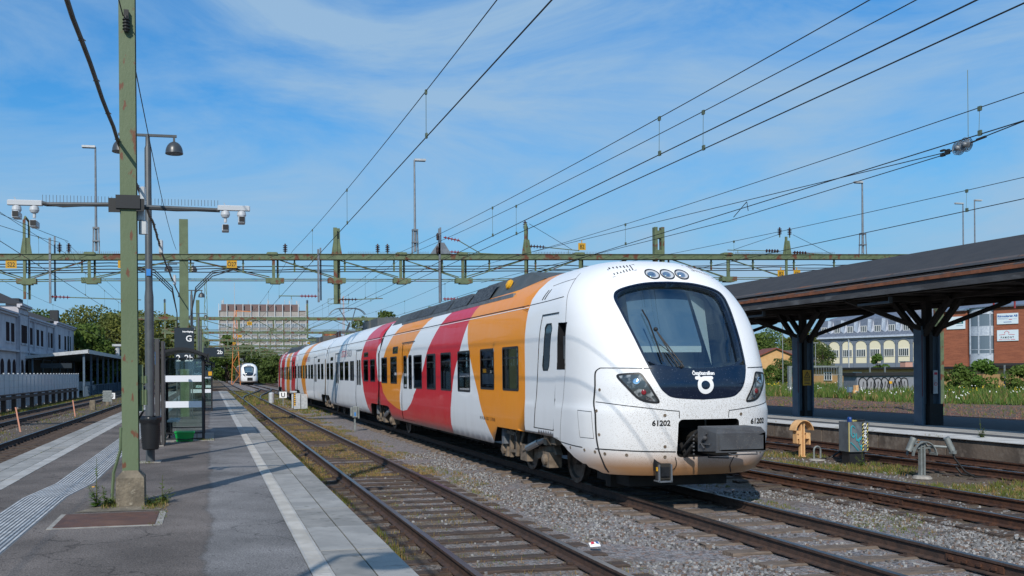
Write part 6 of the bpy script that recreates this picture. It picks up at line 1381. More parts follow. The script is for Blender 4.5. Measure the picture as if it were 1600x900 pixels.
for k in range(9):
    xc=-25.1+2.9*k-.0
    if xc>0: break
    # arched cream bay
    g=B(); a,b=xc-1.12,xc+1.12; P=[(a,.28,3.4),(b,.28,3.4),(b,.28,7.1)]+[(xc+1.12*math.cos(t_),.28,7.1+.75*math.sin(t_)) for t_ in [math.pi*i/10 for i in range(1,10)]]+[(a,.28,7.1)]
    g.prism(P,(0,.05,0),0); g.build('bay_panel',['cream'],t)
    g=B(); wallwin(g,xc-.95,xc+.95,4.75,6.1,.22,5,0,1,.08); g.build('window',['white_wall','window_glass'],t)
    g=B(); g.tube([(xc+1.2*math.cos(t_),.2,7.15+.85*math.sin(t_)) for t_ in [math.pi*i/10 for i in range(11)]],.09,5); g.box(xc-1.55,xc-1.3,.15,.3,.6,7.9); g.build('arch_frame',['grey_frame'],t)
    # dormer
    g=B(); g.add([(xc-.75,1.3,9.6),(xc+.75,1.3,9.6),(xc+.75,1.5,12.3),(xc-.75,1.5,12.3),(xc+.75,3.6,12.5),(xc-.75,3.6,12.5),(xc+.75,3.0,9.6),(xc-.75,3.0,9.6)],[(0,1,2,3),(3,2,4,5),(1,6,4,2),(0,3,5,7)],0)
    # wedge flank in bright zinc on its right
    g.add([(xc+.75,1.28,10.0),(xc+1.75,.9,9.5),(xc+1.45,1.6,12.2),(xc+.75,1.55,12.3)],[(0,1,2,3)],1); g.add([(xc+1.75,.9,9.5),(xc+2.2,1.5,10.),(xc+1.75,1.9,12.0),(xc+1.45,1.6,12.2)],[(0,1,2,3)],0)
    d=g.build('dormer',['grey_roof','zinc'],t); g=B(); wallwin(g,xc-.55,xc+.55,9.75,10.85,1.24,3,0,1,.09); g.build('window',['white_wall','window_glass'],d)
g=B(); 
for x in (-18.9,-4.6,-.6,-.15): g.tube([(x,-.2,8.5),(x,.05,8.0),(x,.05,.8)],.11,6)
g.build('downpipe',['zinc'],t)
g=B(); g.box(-14,-12.6,8,9,14,15.2,0); g.box(-9.5,-5.5,7.5,9.5,14.2,15.8,1); g.build('roof_plant',['brick','white_wall'],t)
g=B(); g.box(-1.9,0,.24,.3,0,4.6); g.build('brick_panel',['brick'],t)
bb=thing('brick_building','red brick building with a rounded silver glazed stair bay at far right','building',P0,None,BR)
g=B(); g.box(.15,4.4,-.4,14,0,12.75); g.box(9.0,22,-.4,14,0,13.05); g.box(4.4,9.0,.6,14,0,13.); g.build('wall',['brick'],bb)
g=B(); 
for a,b,z0,z1 in ((-.5,4.6,12.75,13.0),(8.8,22.3,13.05,13.35)): g.box(a,b,-1.,14,z0,z1)
g.add([(-.5,-1.05,13.0),(22.3,-1.05,13.3),(22.3,8,15.3),(-.5,8,14.9)],[(0,1,2,3)]); g.add([(4.2,-1.2,13.1),(9.2,-1.2,13.3),(6.7,4,15.6)],[(0,1,2)]); g.lathe([(.2,0),(.2,1.2),(.12,1.3)],(2.6,4,13.8),n=8,mi=1); g.build('roof',['grey_roof','galv_light'],bb)
g=B(); cx,cy,rr_=6.7,.6,2.35
def drum(z0,z1,r,mi,a0=180,a1=360,n=16):
    for i in range(n):
        a,b=R(a0+(a1-a0)*i/n),R(a0+(a1-a0)*(i+1)/n); g.add([(cx+r*math.cos(a),cy+r*.62*math.sin(a),z0),(cx+r*math.cos(b),cy+r*.62*math.sin(b),z0),(cx+r*math.cos(b),cy+r*.62*math.sin(b),z1),(cx+r*math.cos(a),cy+r*.62*math.sin(a),z1)],[(0,1,2,3)],mi)
for z0,z1,m in ((0,4.8,0),(4.8,8.1,1),(8.1,9.75,0),(9.75,12.0,1),(12.0,13.1,0)): drum(z0,z1,rr_ if m==0 else rr_-.08,m)
drum(13.1,13.3,rr_+.25,0)
for z in (5.55,4.8,8.1,9.75,12.0): drum(z-.06,z+.06,rr_+.03,0)
for k in range(5):
    a=R(180+180*(k+.5)/5) if 0 else R([188,222,268,316,352][k]); g.beam((cx+rr_*math.cos(a),cy+rr_*.62*math.sin(a),4.7),(cx+rr_*math.cos(a),cy+rr_*.62*math.sin(a),12.1),.22,.18,0)
g.build('stair_bay',['zinc','tower_glass'],bb)
def bsign(x0,x1,z0,z1,label,fn):
    t=thing('company_sign',label,'sign',(P0[0]+x0*math.cos(BR)+.5*math.sin(BR),P0[1]+x0*math.sin(BR)-.5*math.cos(BR),P0[2]+z0),None,BR); g=B(); g.box(0,x1-x0,-.08,0,0,z1-z0); g.build('sign_panel',['sign_pale'],t); fn(t,x1-x0,z1-z0)
def T_(t,s,size,x,z,m,sx=1,b=.01): text(s,size,lambda a,c:Vector((x+a,-.1,z+c)),'sign_lettering',m,t,bold=b,sx=sx)
def s1_(t,w_,h): g=B(); g.box(.5,1.75,-.1,-.08,.95,1.45); g.box(1.75,2.95,-.1,-.08,.95,1.45,1); g.build('colour_bar',['sign_blue','sign_teal'],t); text('BYGG SERVICE',.34,lambda a,c:Vector((1.72+a,-.12,1.07+c)),'sign_lettering','letter_white',t,bold=.01,sx=.85); g=B(); g.box(1.7,2.9,-.1,-.08,.58,.66); g.build('rule',['cab_blue'],t)
bsign(.85,4.15,9.45,11.75,'white sign with a blue and green bar, left of the silver stair bay',s1_)
def s2_(t,w_,h): T_(t,'Rörmokaren AB',.52,1.75,1.25,'sign_blue',.95,.02); g=B(); g.box(.15,1.8,-.1,-.08,1.03,1.07); g.box(.15,3.3,-.1,-.08,.86,.88); g.build('rule',['sign_blue'],t); g=B(); g.box(2.0,2.5,-.1,-.08,.74,.82,0); g.box(1.1,2.4,-.1,-.08,.3,.4,1); g.build('rule',['sign_red','sign_blue'],t)
bsign(9.6,13.1,10.0,11.9,'white sign reading Rörmokaren AB in blue, upper of the two at far right',s2_)
def s3_(t,w_,h):
    g=B(); P=[(.35,1.1),(1.3,1.15),(1.3,1.55),(1.2,1.5),(1.6,1.78),(2.05,1.5),(1.95,1.5),(1.95,1.15),(2.9,1.1)]
    for a,b in zip(P,P[1:]): g.beam((a[0],-.1,a[1]),(b[0],-.1,b[1]),.02,.06)
    g.build('house_outline',['sign_red'],t); text('PAMONT',.5,lambda a,c:Vector((1.7+a,-.1,.45+c)),'sign_lettering','letter_black',t,sx=.8,sp=1.5,bold=.01); g=B(); g.box(.3,.9,-.1,-.08,.2,.28); g.box(2.3,3.0,-.1,-.08,.2,.28); g.box(1.0,2.2,-.1,-.08,.21,.25); g.build('rule',['sign_red'],t)
bsign(9.6,13.1,7.0,8.95,'white sign reading PAMONT under a pink house outline, at far right',s3_)
# low buildings before it
def house(name,label,x,y,w_,d,h,rh,wall,roof,rz,wins=(),gable=True,cat='building'):
    t=thing(name,label,cat,(x,y,-.3),None,rz); g=B(); g.box(0,w_,0,d,0,h,0)
    if gable: g.add([(0,0,h),(w_,0,h),(w_/2,0,h+rh),(0,d,h),(w_,d,h),(w_/2,d,h+rh)],[(0,1,2),(3,5,4)],0)
    g.build('wall',[wall],t); g=B(); o=.4
    if gable:
        for s in (0,1): xe=-o if s==0 else w_+o; ze=h-rh*o/(w_/2); g.add([(xe,-o,ze),(w_/2,-o,h+rh),(w_/2,d+o,h+rh),(xe,d+o,ze),(xe,-o,ze+.16),(w_/2,-o,h+rh+.16),(w_/2,d+o,h+rh+.16),(xe,d+o,ze+.16)],[(0,1,2,3),(4,5,6,7),(0,1,5,4),(0,4,7,3),(2,3,7,6)])
    else: g.box(-o,w_+o,-o,d+o,h,h+rh)
    g.build('roof',[roof],t)
    for a,b,z0,z1 in wins: g=B(); wallwin(g,a,b,z0,z1,-.04,3,0,1,.08); g.build('window',['white_wall','window_glass'],t)
    return t
house('low_building','long low ochre building with a black flat roof before the grey office',77.9,120.0,42.0,6,2.2,.25,'ochre_wall','black_roof',R(-88.0),[(9,10.4,.9,1.8),(14.5,15.9,.9,1.8)],False)
house('gable_house','yellow house with a gable end and tiled roof, just right of the train nose',78.6,131,9.4,9,3.3,2.1,'ochre_wall','red_tile',R(-20))
house('long_roof_house','low house with a long brown roof behind the yellow gable',84,148,16,9,3.0,2.2,'white_wall','brown_roof',R(-95),gable=True)
t=house('warehouse','small orange building with a dark curved roof under the PAMONT sign',87.7,96.0,14,5,2.5,.3,'ochre_wall','black_roof',R(-50),(),False)
t=thing('chimney_block','pink rendered chimney block before the grey office','chimney',(98.5,121,-.3)); g=B(); g.bbox(-.6,.6,-.6,.6,0,3.2,0,.05); g.build('body',['pink_wall'],t); g=B(); g.box(-.66,.66,-.66,.66,3.2,3.32); g.build('cap',['galv'],t)
t=thing('graffiti_shed','grey shed covered in black and silver graffiti letters, in the tall grass','shed',(56.4,75.5,-.25),None,R(-9)); g=B(); g.box(0,5.9,0,2.4,0,1.62); g.build('wall',['grey_paint'],t); g=B(); g.box(-.2,6.1,-.2,2.6,1.62,1.9); g.build('roof',['black_roof'],t)
rr=random.Random(21)
def blob(x,w_,s=0): # fat bubble letter outline
    P=[]
    for k in range(14): a=2*math.pi*k/13; P.append((x+w_*.5*math.cos(a)*(1+.12*math.sin(3*a+x)),.80+.66*math.sin(a)*(1+.08*math.cos(2*a+x*3))))
    return P
for k,x in enumerate((.55,1.25,1.9,2.55,3.2,3.75,4.3)):
    P=blob(x,.80); g=B(); g.add([(a,-.012,b) for a,b in P[:-1]],[tuple(range(13))],0); g.tube([(a,-.02,b) for a,b in P],.05,5,1); 
    for j in range(2): g.tube([(x-.12+.2*j,-.02,.35+.3*j),(x-.02+.1*j,-.02,.7+.1*j),(x+.02+.05*j,-.02,1.1)],.022,4,1)
    g.build('graffiti',['graf_white','frame_black'],t)
g=B(); g.box(2.9,3.2,-.05,-.02,.9,1.12); g.build('yellow_notice',['yellow'],t)
def fpost(x,y,h,label,name='fence_post'): t=thing(name,label,'post',(x,y,-.3),'galvanised posts of the fence in the meadow'); g=B(); g.beam((0,0,0),(0,0,h),.10,.10); g.box(-.06,.06,-.06,.06,h,h+.03); g.build('post',['post_grey'],t)
FP=[(1291,),(1328,),(1365,),(1383,),(1480,),(1507,),(1533,),(1590,)]
for i,(x,y,h) in enumerate(((55.6,76.5,2.4),(60.4,79,2.45),(62.0,79,2.45),(69.0,72.5,2.5),(74.3,73.5,2.5),(79.4,74.,2.5),(85,74,2.5))): fpost(x,y,h,'grey fence post in the tall meadow grass, '+['left of the graffiti shed','behind the left part of the graffiti shed','behind the right part of the graffiti shed','first right of the nearer blue pillar','second right of the nearer blue pillar','third right of the nearer blue pillar','last before the right picture edge'][i])
t=thing('meadow_gate','grey barred gate between two thick posts beside the far blue pillar','gate',(49.4,75,-.3),None,R(-4)); g=B()
for x in (0,4.7): g=B(); g.beam((x,0,0),(x,0,2.6),.26,.26); g.build('gate_post',['post_grey'],t)
g=B(); g.box(.13,4.6,-.04,.04,2.45,2.6); g.box(.13,4.6,-.04,.04,1.75,1.82)
for k in range(18): g.box(.3+.24*k,.33+.24*k,-.015,.015,1.8,2.45)
g.build('gate_bars',['post_grey'],t)
t=thing('valve_cluster','cluster of small blue and cream boxes on stubs in the meadow between the pillars','trackside box',(46.2,62,-.3)); t.scale=(.7,.7,.85); g=B(); g.box(-.9,-.5,-.2,.2,.7,1.15,0); g.box(-.1,.2,-.2,.2,.8,1.3,1); g.box(-.35,-.1,-.2,.2,.6,.85,1); g.box(-.7,.1,-.1,.1,0,.7,2); g.build('box_body',['cab_blue','buffer_cream','bogie_tan'],t)
t=thing('point_lever','grey signal lever post in the grass right of the far pillar','signal post',(44.9,66,-.3)); g=B(); g.beam((0,0,0),(0,0,2.0),.06,.06); g.bbox(-.15,.15,-.1,.1,.7,1.1,0,.03); g.build('post',['post_grey'],t)
t=thing('street_lamp','thin street lamp in front of the trees right of the train','street lamp',(70.2,108,-.3)); g=B(); g.tube([(0,0,0),(0,0,8.2),(-.2,0,8.5),(-1.5,0,8.9)],.06,6); g.box(-2.1,-1.4,-.12,.12,8.85,8.98); g.build('pole',['post_grey'],t)
t=thing('yard_lamp','thin dark yard lamp standing before the grey office','street lamp',(84.5,122,-.3)); g=B(); g.tube([(0,0,0),(0,0,6)],.06,6); g.box(-.4,.4,-.1,.1,5.95,6.1); g.build('pole',['post_grey'],t)
for i,(x,y) in enumerate(((50.6,54),(53.2,55))):
    t=thing('red_rod',('left' if i==0 else 'right')+' of two short red rods above the canopy ridge at far right','rod',(x,y,6.0)); g=B(); g.tube([(0,0,0),(0,0,2.6)],.06,6,0); g.tube([(0,0,2.6),(0,0,3.0)],.05,6,1); g.build('rod',['insul_red','frame_black'],t)
# ================================================================ LEFT: station, canopy, fence
t=thing('station_building','long pale lilac two storey station building with narrow windows, at far left','station building',(-18,60,-.2)); o=(-18,60,-.2)
g=B(o); g.box(-32,-18.25,60,98.5,-.2,7.9); g.box(-32,-18,98.5,103.5,-.2,8.8); g.box(-32,-18.25,103.5,121,-.2,7.9); g.box(-32,-18,121,137,-.2,8.3); g.build('wall',['render_lilac'],t)
g=B(o)
for y0,y1,x,z in ((60,98.5,-18.25,7.9),(98.2,103.8,-18,8.8),(103.5,121,-18.25,7.9),(120.7,137.3,-18,8.3)):
    g.box(x-.1,x+.38,y0,y1,z-.02,z+.16); g.box(x-.1,x+.2,y0,y1,z-.22,z-.02)
g.box(-18.3,-17.92,60,137,4.3,4.5); g.build('cornice',['white_wall'] if 0 else ['render_lilac'],t)
g=B(o); g.add([(-17.9,60,8.06),(-17.9,121,8.06),(-23,121,9.6),(-23,60,9.6)],[(0,1,2,3)]); g.add([(-17.6,98.2,8.96),(-17.6,103.8,8.96),(-21,101,10.6)],[(0,1,2)]); g.add([(-17.6,98.2,8.96),(-21,101,10.6),(-25,98,9)],[(0,1,2)]); g.add([(-17.7,120.7,8.46),(-17.7,137.3,8.46),(-22,134,10),(-22,124,10)],[(0,1,2,3)]); g.add([(-17.7,120.7,8.46),(-22,124,10),(-26,120.7,8.46)],[(0,1,2)]); g.bbox(-22,-20.6,113,115.4,8.3,10.6,0); g.bbox(-20,-19,130,131,8.8,10.4,0)
g.build('roof',['slate'],t)
for y in (86,90.2,94.6,96.9,100.6,102,106.5,110.5,113.2,117.5,119.8,124.2,129): 
    x=-18.0 if 98.5<y<103.5 or y>121 else -18.25
    g=B(o); g.box(x-.06,x+.02,y-.75,y+.75,5.25,7.0,0); g.box(x-.02,x+.08,y-.9,y+.9,5.05,5.2,1); g.build('window',['window_dark','render_lilac'],t)
for y in (86,89,92,95,97.4,100,102.4,105,108):
    x=-18.0 if 98.5<y<103.5 else -18.25
    g=B(o); P=[(x+.03,y-.75,.6),(x+.03,y+.75,.6)]+[(x+.03,y+.75*math.cos(a),3.0+.6*math.sin(a)) for a in [math.pi*i/8 for i in range(9)]]; g.add(P,[tuple(range(len(P)))]); g.build('arched_window',['window_dark'],t)
for y in (89,98.6,103.4,107.5,116,121,132):
    g=B(o); x=-17.9 if 98.5<y<103.5 or y>121 else -18.1; g.tube([(x,y,7.8),(x,y,0)],.08,6); g.build('downpipe',['render_lilac'],t)
g=B(o); g.box(-18.0,-17.9,131,133.4,5.0,7.1,0); g.build('window',['window_glass'],t)
t=thing('station_canopy','low flat station canopy on blue grey posts joined to the station building, at left','canopy',(-12.2,102,-.2)); o=(-12.2,102,-.2)
g=B(o); g.add([(-12,102,4.55),(-17.9,102,4.0),(-17.9,190,4.0),(-12,190,4.55),(-12,102,4.3),(-17.9,102,3.75),(-17.9,190,3.75),(-12,190,4.3)],[(0,1,2,3),(7,6,5,4),(0,4,5,1),(0,3,7,4)],0); g.build('roof',['galv'],t)
g=B(o); g.box(-12.02,-11.94,101.9,190,4.2,4.6); g.add([(-11.95,101.9,4.25),(-18,101.9,3.72),(-18,101.9,4.02),(-11.95,101.9,4.62)],[(0,1,2,3)]); g.build('fascia_board',['galv_light'],t)
y=102.3
while y<186:
    g=B(o); g.box(-12.6,-12.4,y,y+.2,-.2,4.3); g.build('post',['steel_blue'],t); g=B(o); g.box(-17.5,-17.35,y,y+.2,-.2,3.9); g.build('post',['steel_blue'],t); y+=6
g=B(o); g.box(-17.8,-17.6,102,190,-.2,3.7); g.build('back_wall',['timber_dark'],t)
g=B(o); 
for y in range(0,84,3): g.box(-12.5,-12.46,102.3+y,105.2+y,.9,.95); [g.box(-12.5,-12.46,102.3+y+q*.5,102.34+y+q*.5,-.2,.9) for q in range(6)]
g.build('railing',['steel_blue'],t)
t=thing('station_sign','dark hanging name board under the station canopy','sign',(-15.2,102.6,3.0)); g=B(); g.box(-1.5,1.5,-.05,.05,-.25,.25); g.build('sign_panel',['sign_dark'],t)
t=thing('roof_vent','small white vent pipe on the station canopy roof','vent',(-12.6,140,4.5)); g=B(); g.tube([(0,0,0),(0,0,1.6)],.35,8); g.box(-.7,.7,-.6,.6,1.5,1.8); g.build('pipe',['galv_light'],t)
t=thing('glass_fence','tall translucent ribbed glass fence with pale posts in front of the station building','fence',(-12.5,50,-.15)); 
g=B((0,0,0)); g.box(-.02,.02,0,48,.1,2.25); g.build('glass_pane',['glass_fence'],t)
g=B(); 
for k in range(33): g.bbox(-.05,.05,k*1.5-.05,k*1.5+.05,0,2.35,0,.01)
for z in (.08,.5,.95,1.4,1.85,2.25): g.box(-.03,.03,0,48,z,z+.03)
g.build('fence_frame',['galv_light'],t)
t=thing('timber_barrier','low dark timber barrier of square posts and one rail along the fence','barrier',(-11.6,49.8,-.2))
for k in range(14):
    if k==0: g=B(); g.box(-.12,.12,-.14,.14,0,1.05); pp=g.build('post',['brown_timber'],t)
    else: c=pp.copy(); col.objects.link(c); c.parent=t; c.location.y=k*3.0
g=B(); g.box(-.05,.05,-.2,39.8,1.05,1.13); g.box(-.06,.16,-.2,39.8,.82,.98); g.build('rail',['brown_timber'],t)
for i,(x,y,m) in enumerate(((-15,125,'letter_white'),(-15,150,'post_grey'))):
    t=thing('parked_car',('white' if i==0 else 'grey')+' car parked behind the posts of the station canopy','car',(x,y,-.2)); g=B(); g.prism([(-.85,-2.1,.35),(-.85,2.1,.35),(-.85,2.1,.85),(-.85,1.1,.95),(-.85,.6,1.4),(-.85,-.9,1.42),(-.85,-1.5,.95),(-.85,-2.1,.8)],(1.7,0,0)); g.build('body',[m],t); g=B(); g.prism([(-.87,.95,.97),(-.87,.55,1.34),(-.87,-.85,1.36),(-.87,-1.3,.97)],(1.74,0,0)); g.build('windows',['window_glass'],t)
    g=B(); [g.tube([(s*.7,dy,.32),(s*.9,dy,.32)],.32,12) for s in (-1,1) for dy in (-1.3,1.3)]; g.build('wheels',['rubber'],t)
# ================================================================ FAR: office block and roofs
t=thing('office_block','tall pink office block with white ribs, far down the tracks','office block',(3.9,400,-.3)); nb=11; W_=35.6; bw=W_/nb; fh=2.9; nf=9
g=B(); g.box(0,W_,0.3,14,0,28.2); g.build('wall',['tower_pink'],t)
g=B(); g.box(1,W_-3.2,1,13,28.2,30.9); g.box(0,W_,.1,14,28.0,28.3); g.build('top_storey',['tower_brown'],t)
pr=None
for k in range(nb+1):
    if pr is None: g=B(); g.box(-.15,.15,-.35,.32,0,31); pr=g.build('rib',['tower_white'],t)
    else: c=pr.copy(); col.objects.link(c); c.parent=t; c.location.x=k*bw
wpr=None
for f in range(nf):
    for b in range(nb):
        if wpr is None:
            g=B(); g.box(.3,bw-.3,0,.35,0,1.35,0)
            for q in range(5): x=.3+(bw-.6)*q/4; g.box(x-.09,x+.09,-.08,.1,0,1.35,1)
            g.box(.3,bw-.3,-.06,.1,1.35,1.5,1); g.box(.3,bw-.3,-.06,.1,-.2,0,1); wpr=g.build('window',['tower_glass','tower_white'],t); wpr.location=(0,0,1.2+2.9*0)
        else: c=wpr.copy(); col.objects.link(c); c.parent=t; c.location=(b*bw,0,1.2+fh*f+0*1.0)
g=B(); 
for x,h in ((2,2.6),(6.4,9),(1.0,1.6),(12,1.5),(20,2.4),(27,2),(30,2.8),(33,1.5)): g.tube([(x,3,28),(x,3,31+h)],.12,5)
for x in (1.6,20.3,29,32): g.box(x-.3,x+.3,2.8,3.1,31.2,32.6)
g.build('antenna',['galv_light'],t)
house('brick_works','dark flat factory roof with a brick gable far behind the train','x' and 42,402,22,12,16.5,.8,'tower_glass','slate',0,(),False)
t=house('brick_tower','square brick tower block far behind the pantograph',39.1,330,3.8,8,16.5,.3,'brick','slate',0,(),False)
# ================================================================ TREES AND PLANTS
def leafcloud(g,c,r,n,s,rr,mi=0,flat=.8):
    for _ in range(n):
        while True:
            d=Vector((rr.uniform(-1,1),rr.uniform(-1,1),rr.uniform(-1,1)))
            if d.length<1: break
        d=d*(d.length**-.45 if d.length>0.05 else 1)
        p=Vector(c)+Vector((d.x*r,d.y*r,d.z*r*flat)); a=Vector((rr.uniform(-1,1),rr.uniform(-1,1),rr.uniform(-.4,1))).normalized(); u=a.orthogonal().normalized(); v=a.cross(u); q=s*rr.uniform(.6,1.3); an=rr.uniform(0,6.28); u,v=u*math.cos(an)+v*math.sin(an),v*math.cos(an)-u*math.sin(an)
        g.add([p-u*q,p-v*q*.55,p+u*q,p+v*q*.55],[(0,1,2,3)],mi)
def tree(x,y,h,r,label,leaf='leaf_mid',seed=0,n=3600,ls=.32,cl=16,base=.32,group='trees round the station',trunk=True,cat='tree',name='tree'):
    rr=random.Random(seed+int(x*7+y)); t=thing(name,label,cat,(x,y,-.3),group); g=B(); P=[(0,0,0),(rr.uniform(-.3,.3),0,h*.25),(rr.uniform(-.4,.4),rr.uniform(-.4,.4),h*.55),(0,0,h*.85)]
    g.tube(P,[h*.022,h*.018,h*.012,h*.004],7)
    cs=[]
    for k in range(cl):
        a=rr.uniform(0,6.28); u=rr.random(); z=h*(base+(1-base)*(.08+.84*u)); rad=r*math.sqrt(max(.05,1-((u-.42)/.62)**2))*rr.uniform(.35,.8); c=(rad*math.cos(a),rad*math.sin(a),z); cs.append((c,r*rr.uniform(.30,.46)))
        if trunk: g.tube([(0,0,h*(base*.8+.25*u)),(c[0]*.6,c[1]*.6,c[2]*.86),c],[h*.008,h*.005,.02],5)
    cs.append(((0,0,h*.86),r*.4)); g.build('trunk',['bark'],t)
    g=B(); m=n//len(cs)
    for c,q in cs: leafcloud(g,c,q,m,ls,rr)
    g.build('crown',[leaf],t); return t
left=[(-24,150,11.7,6.6,'leaf_dark','broad dark tree rising directly beyond the end of the station roof'),(-19,152,12.7,6.6,'leaf_olive','tall olive green tree, highest left of the green mast'),(-14.5,158,12.4,6.2,'leaf_dark','dark round tree just left of the green mast'),(-11,149,11.6,6.0,'leaf_olive','yellow green tree directly behind the lamp pole'),(-6.6,156,11.6,5.6,'leaf_olive','yellow green tree between lamp pole and gantry column'),(-17,140,8.8,4.6,'leaf_mid','smaller green tree in front of the tall olive tree'),(-3.2,165,9.5,3.4,'leaf_dark','small dark tree right of the gantry column'),(-28,170,13,5.5,'leaf_mid','half hidden tree behind the station roof')]
for i,(x,y,h,r,m,l) in enumerate(left): tree(x,y,h,r,l,m,i,9000,.25,26,.08)
mid=[(4,230,12.0,3.8,'leaf_mid','rounded tree left of the office block, beyond the orange mast'),(8.5,225,9.0,4.2,'leaf_dark','dark tree against the left foot of the office block'),(12.5,235,8,4.6,'leaf_mid','lower tree under the office block, left part'),(19,240,6.4,5.2,'leaf_dark','low dark tree under the middle of the office block'),(25,238,6.6,5,'leaf_mid','low tree under the right part of the office block'),(-1,250,9,5,'leaf_dark','dark tree behind the far end of the platform'),(14,215,6,4.5,'leaf_dark','bushy tree right behind the distant train'),(31,225,9,5,'leaf_dark','dark tree behind the tail of the big train')]
for i,(x,y,h,r,m,l) in enumerate(mid): tree(x,y,h,r,l,m,40+i,4600,.32,18,.05)
for i,(x,y,h,r,m,l) in enumerate(((46,290,21,4.5,'leaf_dark','distant tree tops above the train roof, right of the pantograph'),(54,295,23,4.5,'leaf_dark','distant dark tree above the train roof next to the orange pole'),(36,250,12.5,3.4,'leaf_mid','distant tree top just left of the pantograph'))): tree(x,y,h,r,l,m,80+i,2400,.45,12,.3)
right=[(90.0,146.0,8.4,3.6,'leaf_mid','first tree right of the train nose, behind the yellow house'),(97.4,152.0,9.0,4.2,'leaf_mid','broad tree directly behind the yellow house'),(106.6,160.0,8.2,3.9,'leaf_olive','round tree behind the long brown roof'),(114.6,168.0,9.6,4.2,'leaf_olive','olive tree cut by the far blue pillar'),(85.4,128.0,4.6,2.2,'leaf_dark','dark bush tree just left of the far pillar'),(88.5,126.0,6.0,2.6,'leaf_dark','dark green round tree just right of the far pillar'),(93.1,120.0,4.7,1.3,'leaf_fresh','small fresh green sapling before the cream bays'),(76.8,118.0,3.6,1.8,'leaf_dark','dark shrub in front of the brown roofed house'),(66.5,80,2.2,0.9,'leaf_fresh','young bush climbing beside the graffiti shed'),(66.9,78.0,2.9,0.9,'leaf_mid','bush just right of the nearer blue pillar'),(67.5,76.0,2.7,1.3,'leaf_mid','leafy bush in front of the low ochre building'),(69.7,76.0,3.0,1.5,'leaf_fresh','tallest round bush below the silver stair bay'),(70.0,72.0,2.4,1.4,'leaf_mid','bush at the right picture edge'),(71.2,112.0,2.8,1.6,'leaf_mid','shrub before the yellow house')]
for i,(x,y,h,r,m,l) in enumerate(right): tree(x,y,h,r,l,m,120+i,6000 if h>6 else 2200,.22 if h>6 else .14,20 if h>6 else 14,.05)
# hedge like far wood, one mass beyond the yard
g=B(); rr=random.Random(77)
for _ in range(260):
    x=rr.uniform(-30,70); y=rr.uniform(285,330); leafcloud(g,(x,y,rr.uniform(.5,4.5)),rr.uniform(1.8,3.2),34,.5,rr)
tag(g.build('far_wood',['leaf_dark']),'low mass of far woodland closing the yard behind the distant train','woodland',kind='stuff')
g=B()
for _ in range(120):
    x=rr.uniform(100,190); y=rr.uniform(190,260); leafcloud(g,(x,y,rr.uniform(2,7)),rr.uniform(2,3.4),30,.6,rr)
tag(g.build('right_wood',['leaf_mid']),'woodland edge far behind the buildings on the right','woodland',kind='stuff')
def blade(g,x,y,z,h,a,rr,mi,w_=.006):
    dx,dy=math.cos(a),math.sin(a); b=h*rr.uniform(.1,.5); g.add([(x-dy*w_,y+dx*w_,z),(x+dy*w_,y-dx*w_,z),(x+dx*b*.4+dy*w_*.7,y+dy*b*.4-dx*w_*.7,z+h*.6),(x+dx*b,y+dy*b,z+h)],[(0,1,2),(0,2,3)],mi)
def tufts(name,mats,zones,label,cat,thr=.0):
    g=B(); rr=random.Random(hash(name)%1000 if 0 else len(name)*13)
    for (x0,x1),(y0,y1),n,h,w_,bl,mw,th,pw in zones:
        for _ in range(n):
            x=rr.uniform(x0,x1); y=y0+(y1-y0)*rr.random()**pw
            if pnoise(Vector((x*.8,y*.45,5)))<th: continue
            z=gz(x,y)-.01 if name!='platform_moss' else .355; m=rr.choices(range(len(mats)),mw)[0]
            for k in range(bl): blade(g,x+rr.uniform(-.04,.04),y+rr.uniform(-.04,.04),z,h*rr.uniform(.4,1.2),rr.uniform(0,6.28),rr,m,w_)
    tag(g.build(name,mats),label,cat,kind='stuff')
tufts('dry_grass',['grass_dry','grass_green','moss'],[((2.1,4.9),(20,66),12500,.075,.006,6,(12,2,1),-.16,1.3),((1.75,4.9),(9,22),1500,.06,.004,5,(7,2,2),.12,1),((1.72,2.3),(7,60),3200,.10,.005,6,(1,3,5),-.25,1.5),((4.6,5.4),(16,60),2400,.07,.006,5,(5,3,2),0,1),((5,7),(50,110),2500,.14,.012,5,(3,5,1),-.1,1),((2,5),(66,120),2500,.2,.02,5,(3,5,1),-.1,1)],'dry golden and green grass growing along and between the rails beside the near platform','grass')
tufts('weed_strip',['grass_green','grass_dry','moss'],[((12.9,15.0),(10,27),4200,.11,.006,6,(5,3,2),-.05,1),((9.0,10.4),(8,15),900,.06,.005,5,(5,2,2),.12,1),((13,15.2),(27,60),1500,.14,.01,6,(5,3,2),-.05,1),((8.6,9.9),(12,18),500,.05,.005,5,(3,2,2),.1,1),((-8.4,-6.5),(30,100),1400,.12,.01,5,(5,3,2),.1,1),((31,45.5),(26,80),2600,.16,.012,5,(5,2,1),.0,1),((-11.6,-10.7),(36,110),3600,.22,.014,5,(4,2,4),-.3,1),((-4.45,-3.95),(17,70),2200,.11,.008,6,(2,2,5),-.1,1.3)],'low green weeds growing in the ballast between the other tracks','weeds')
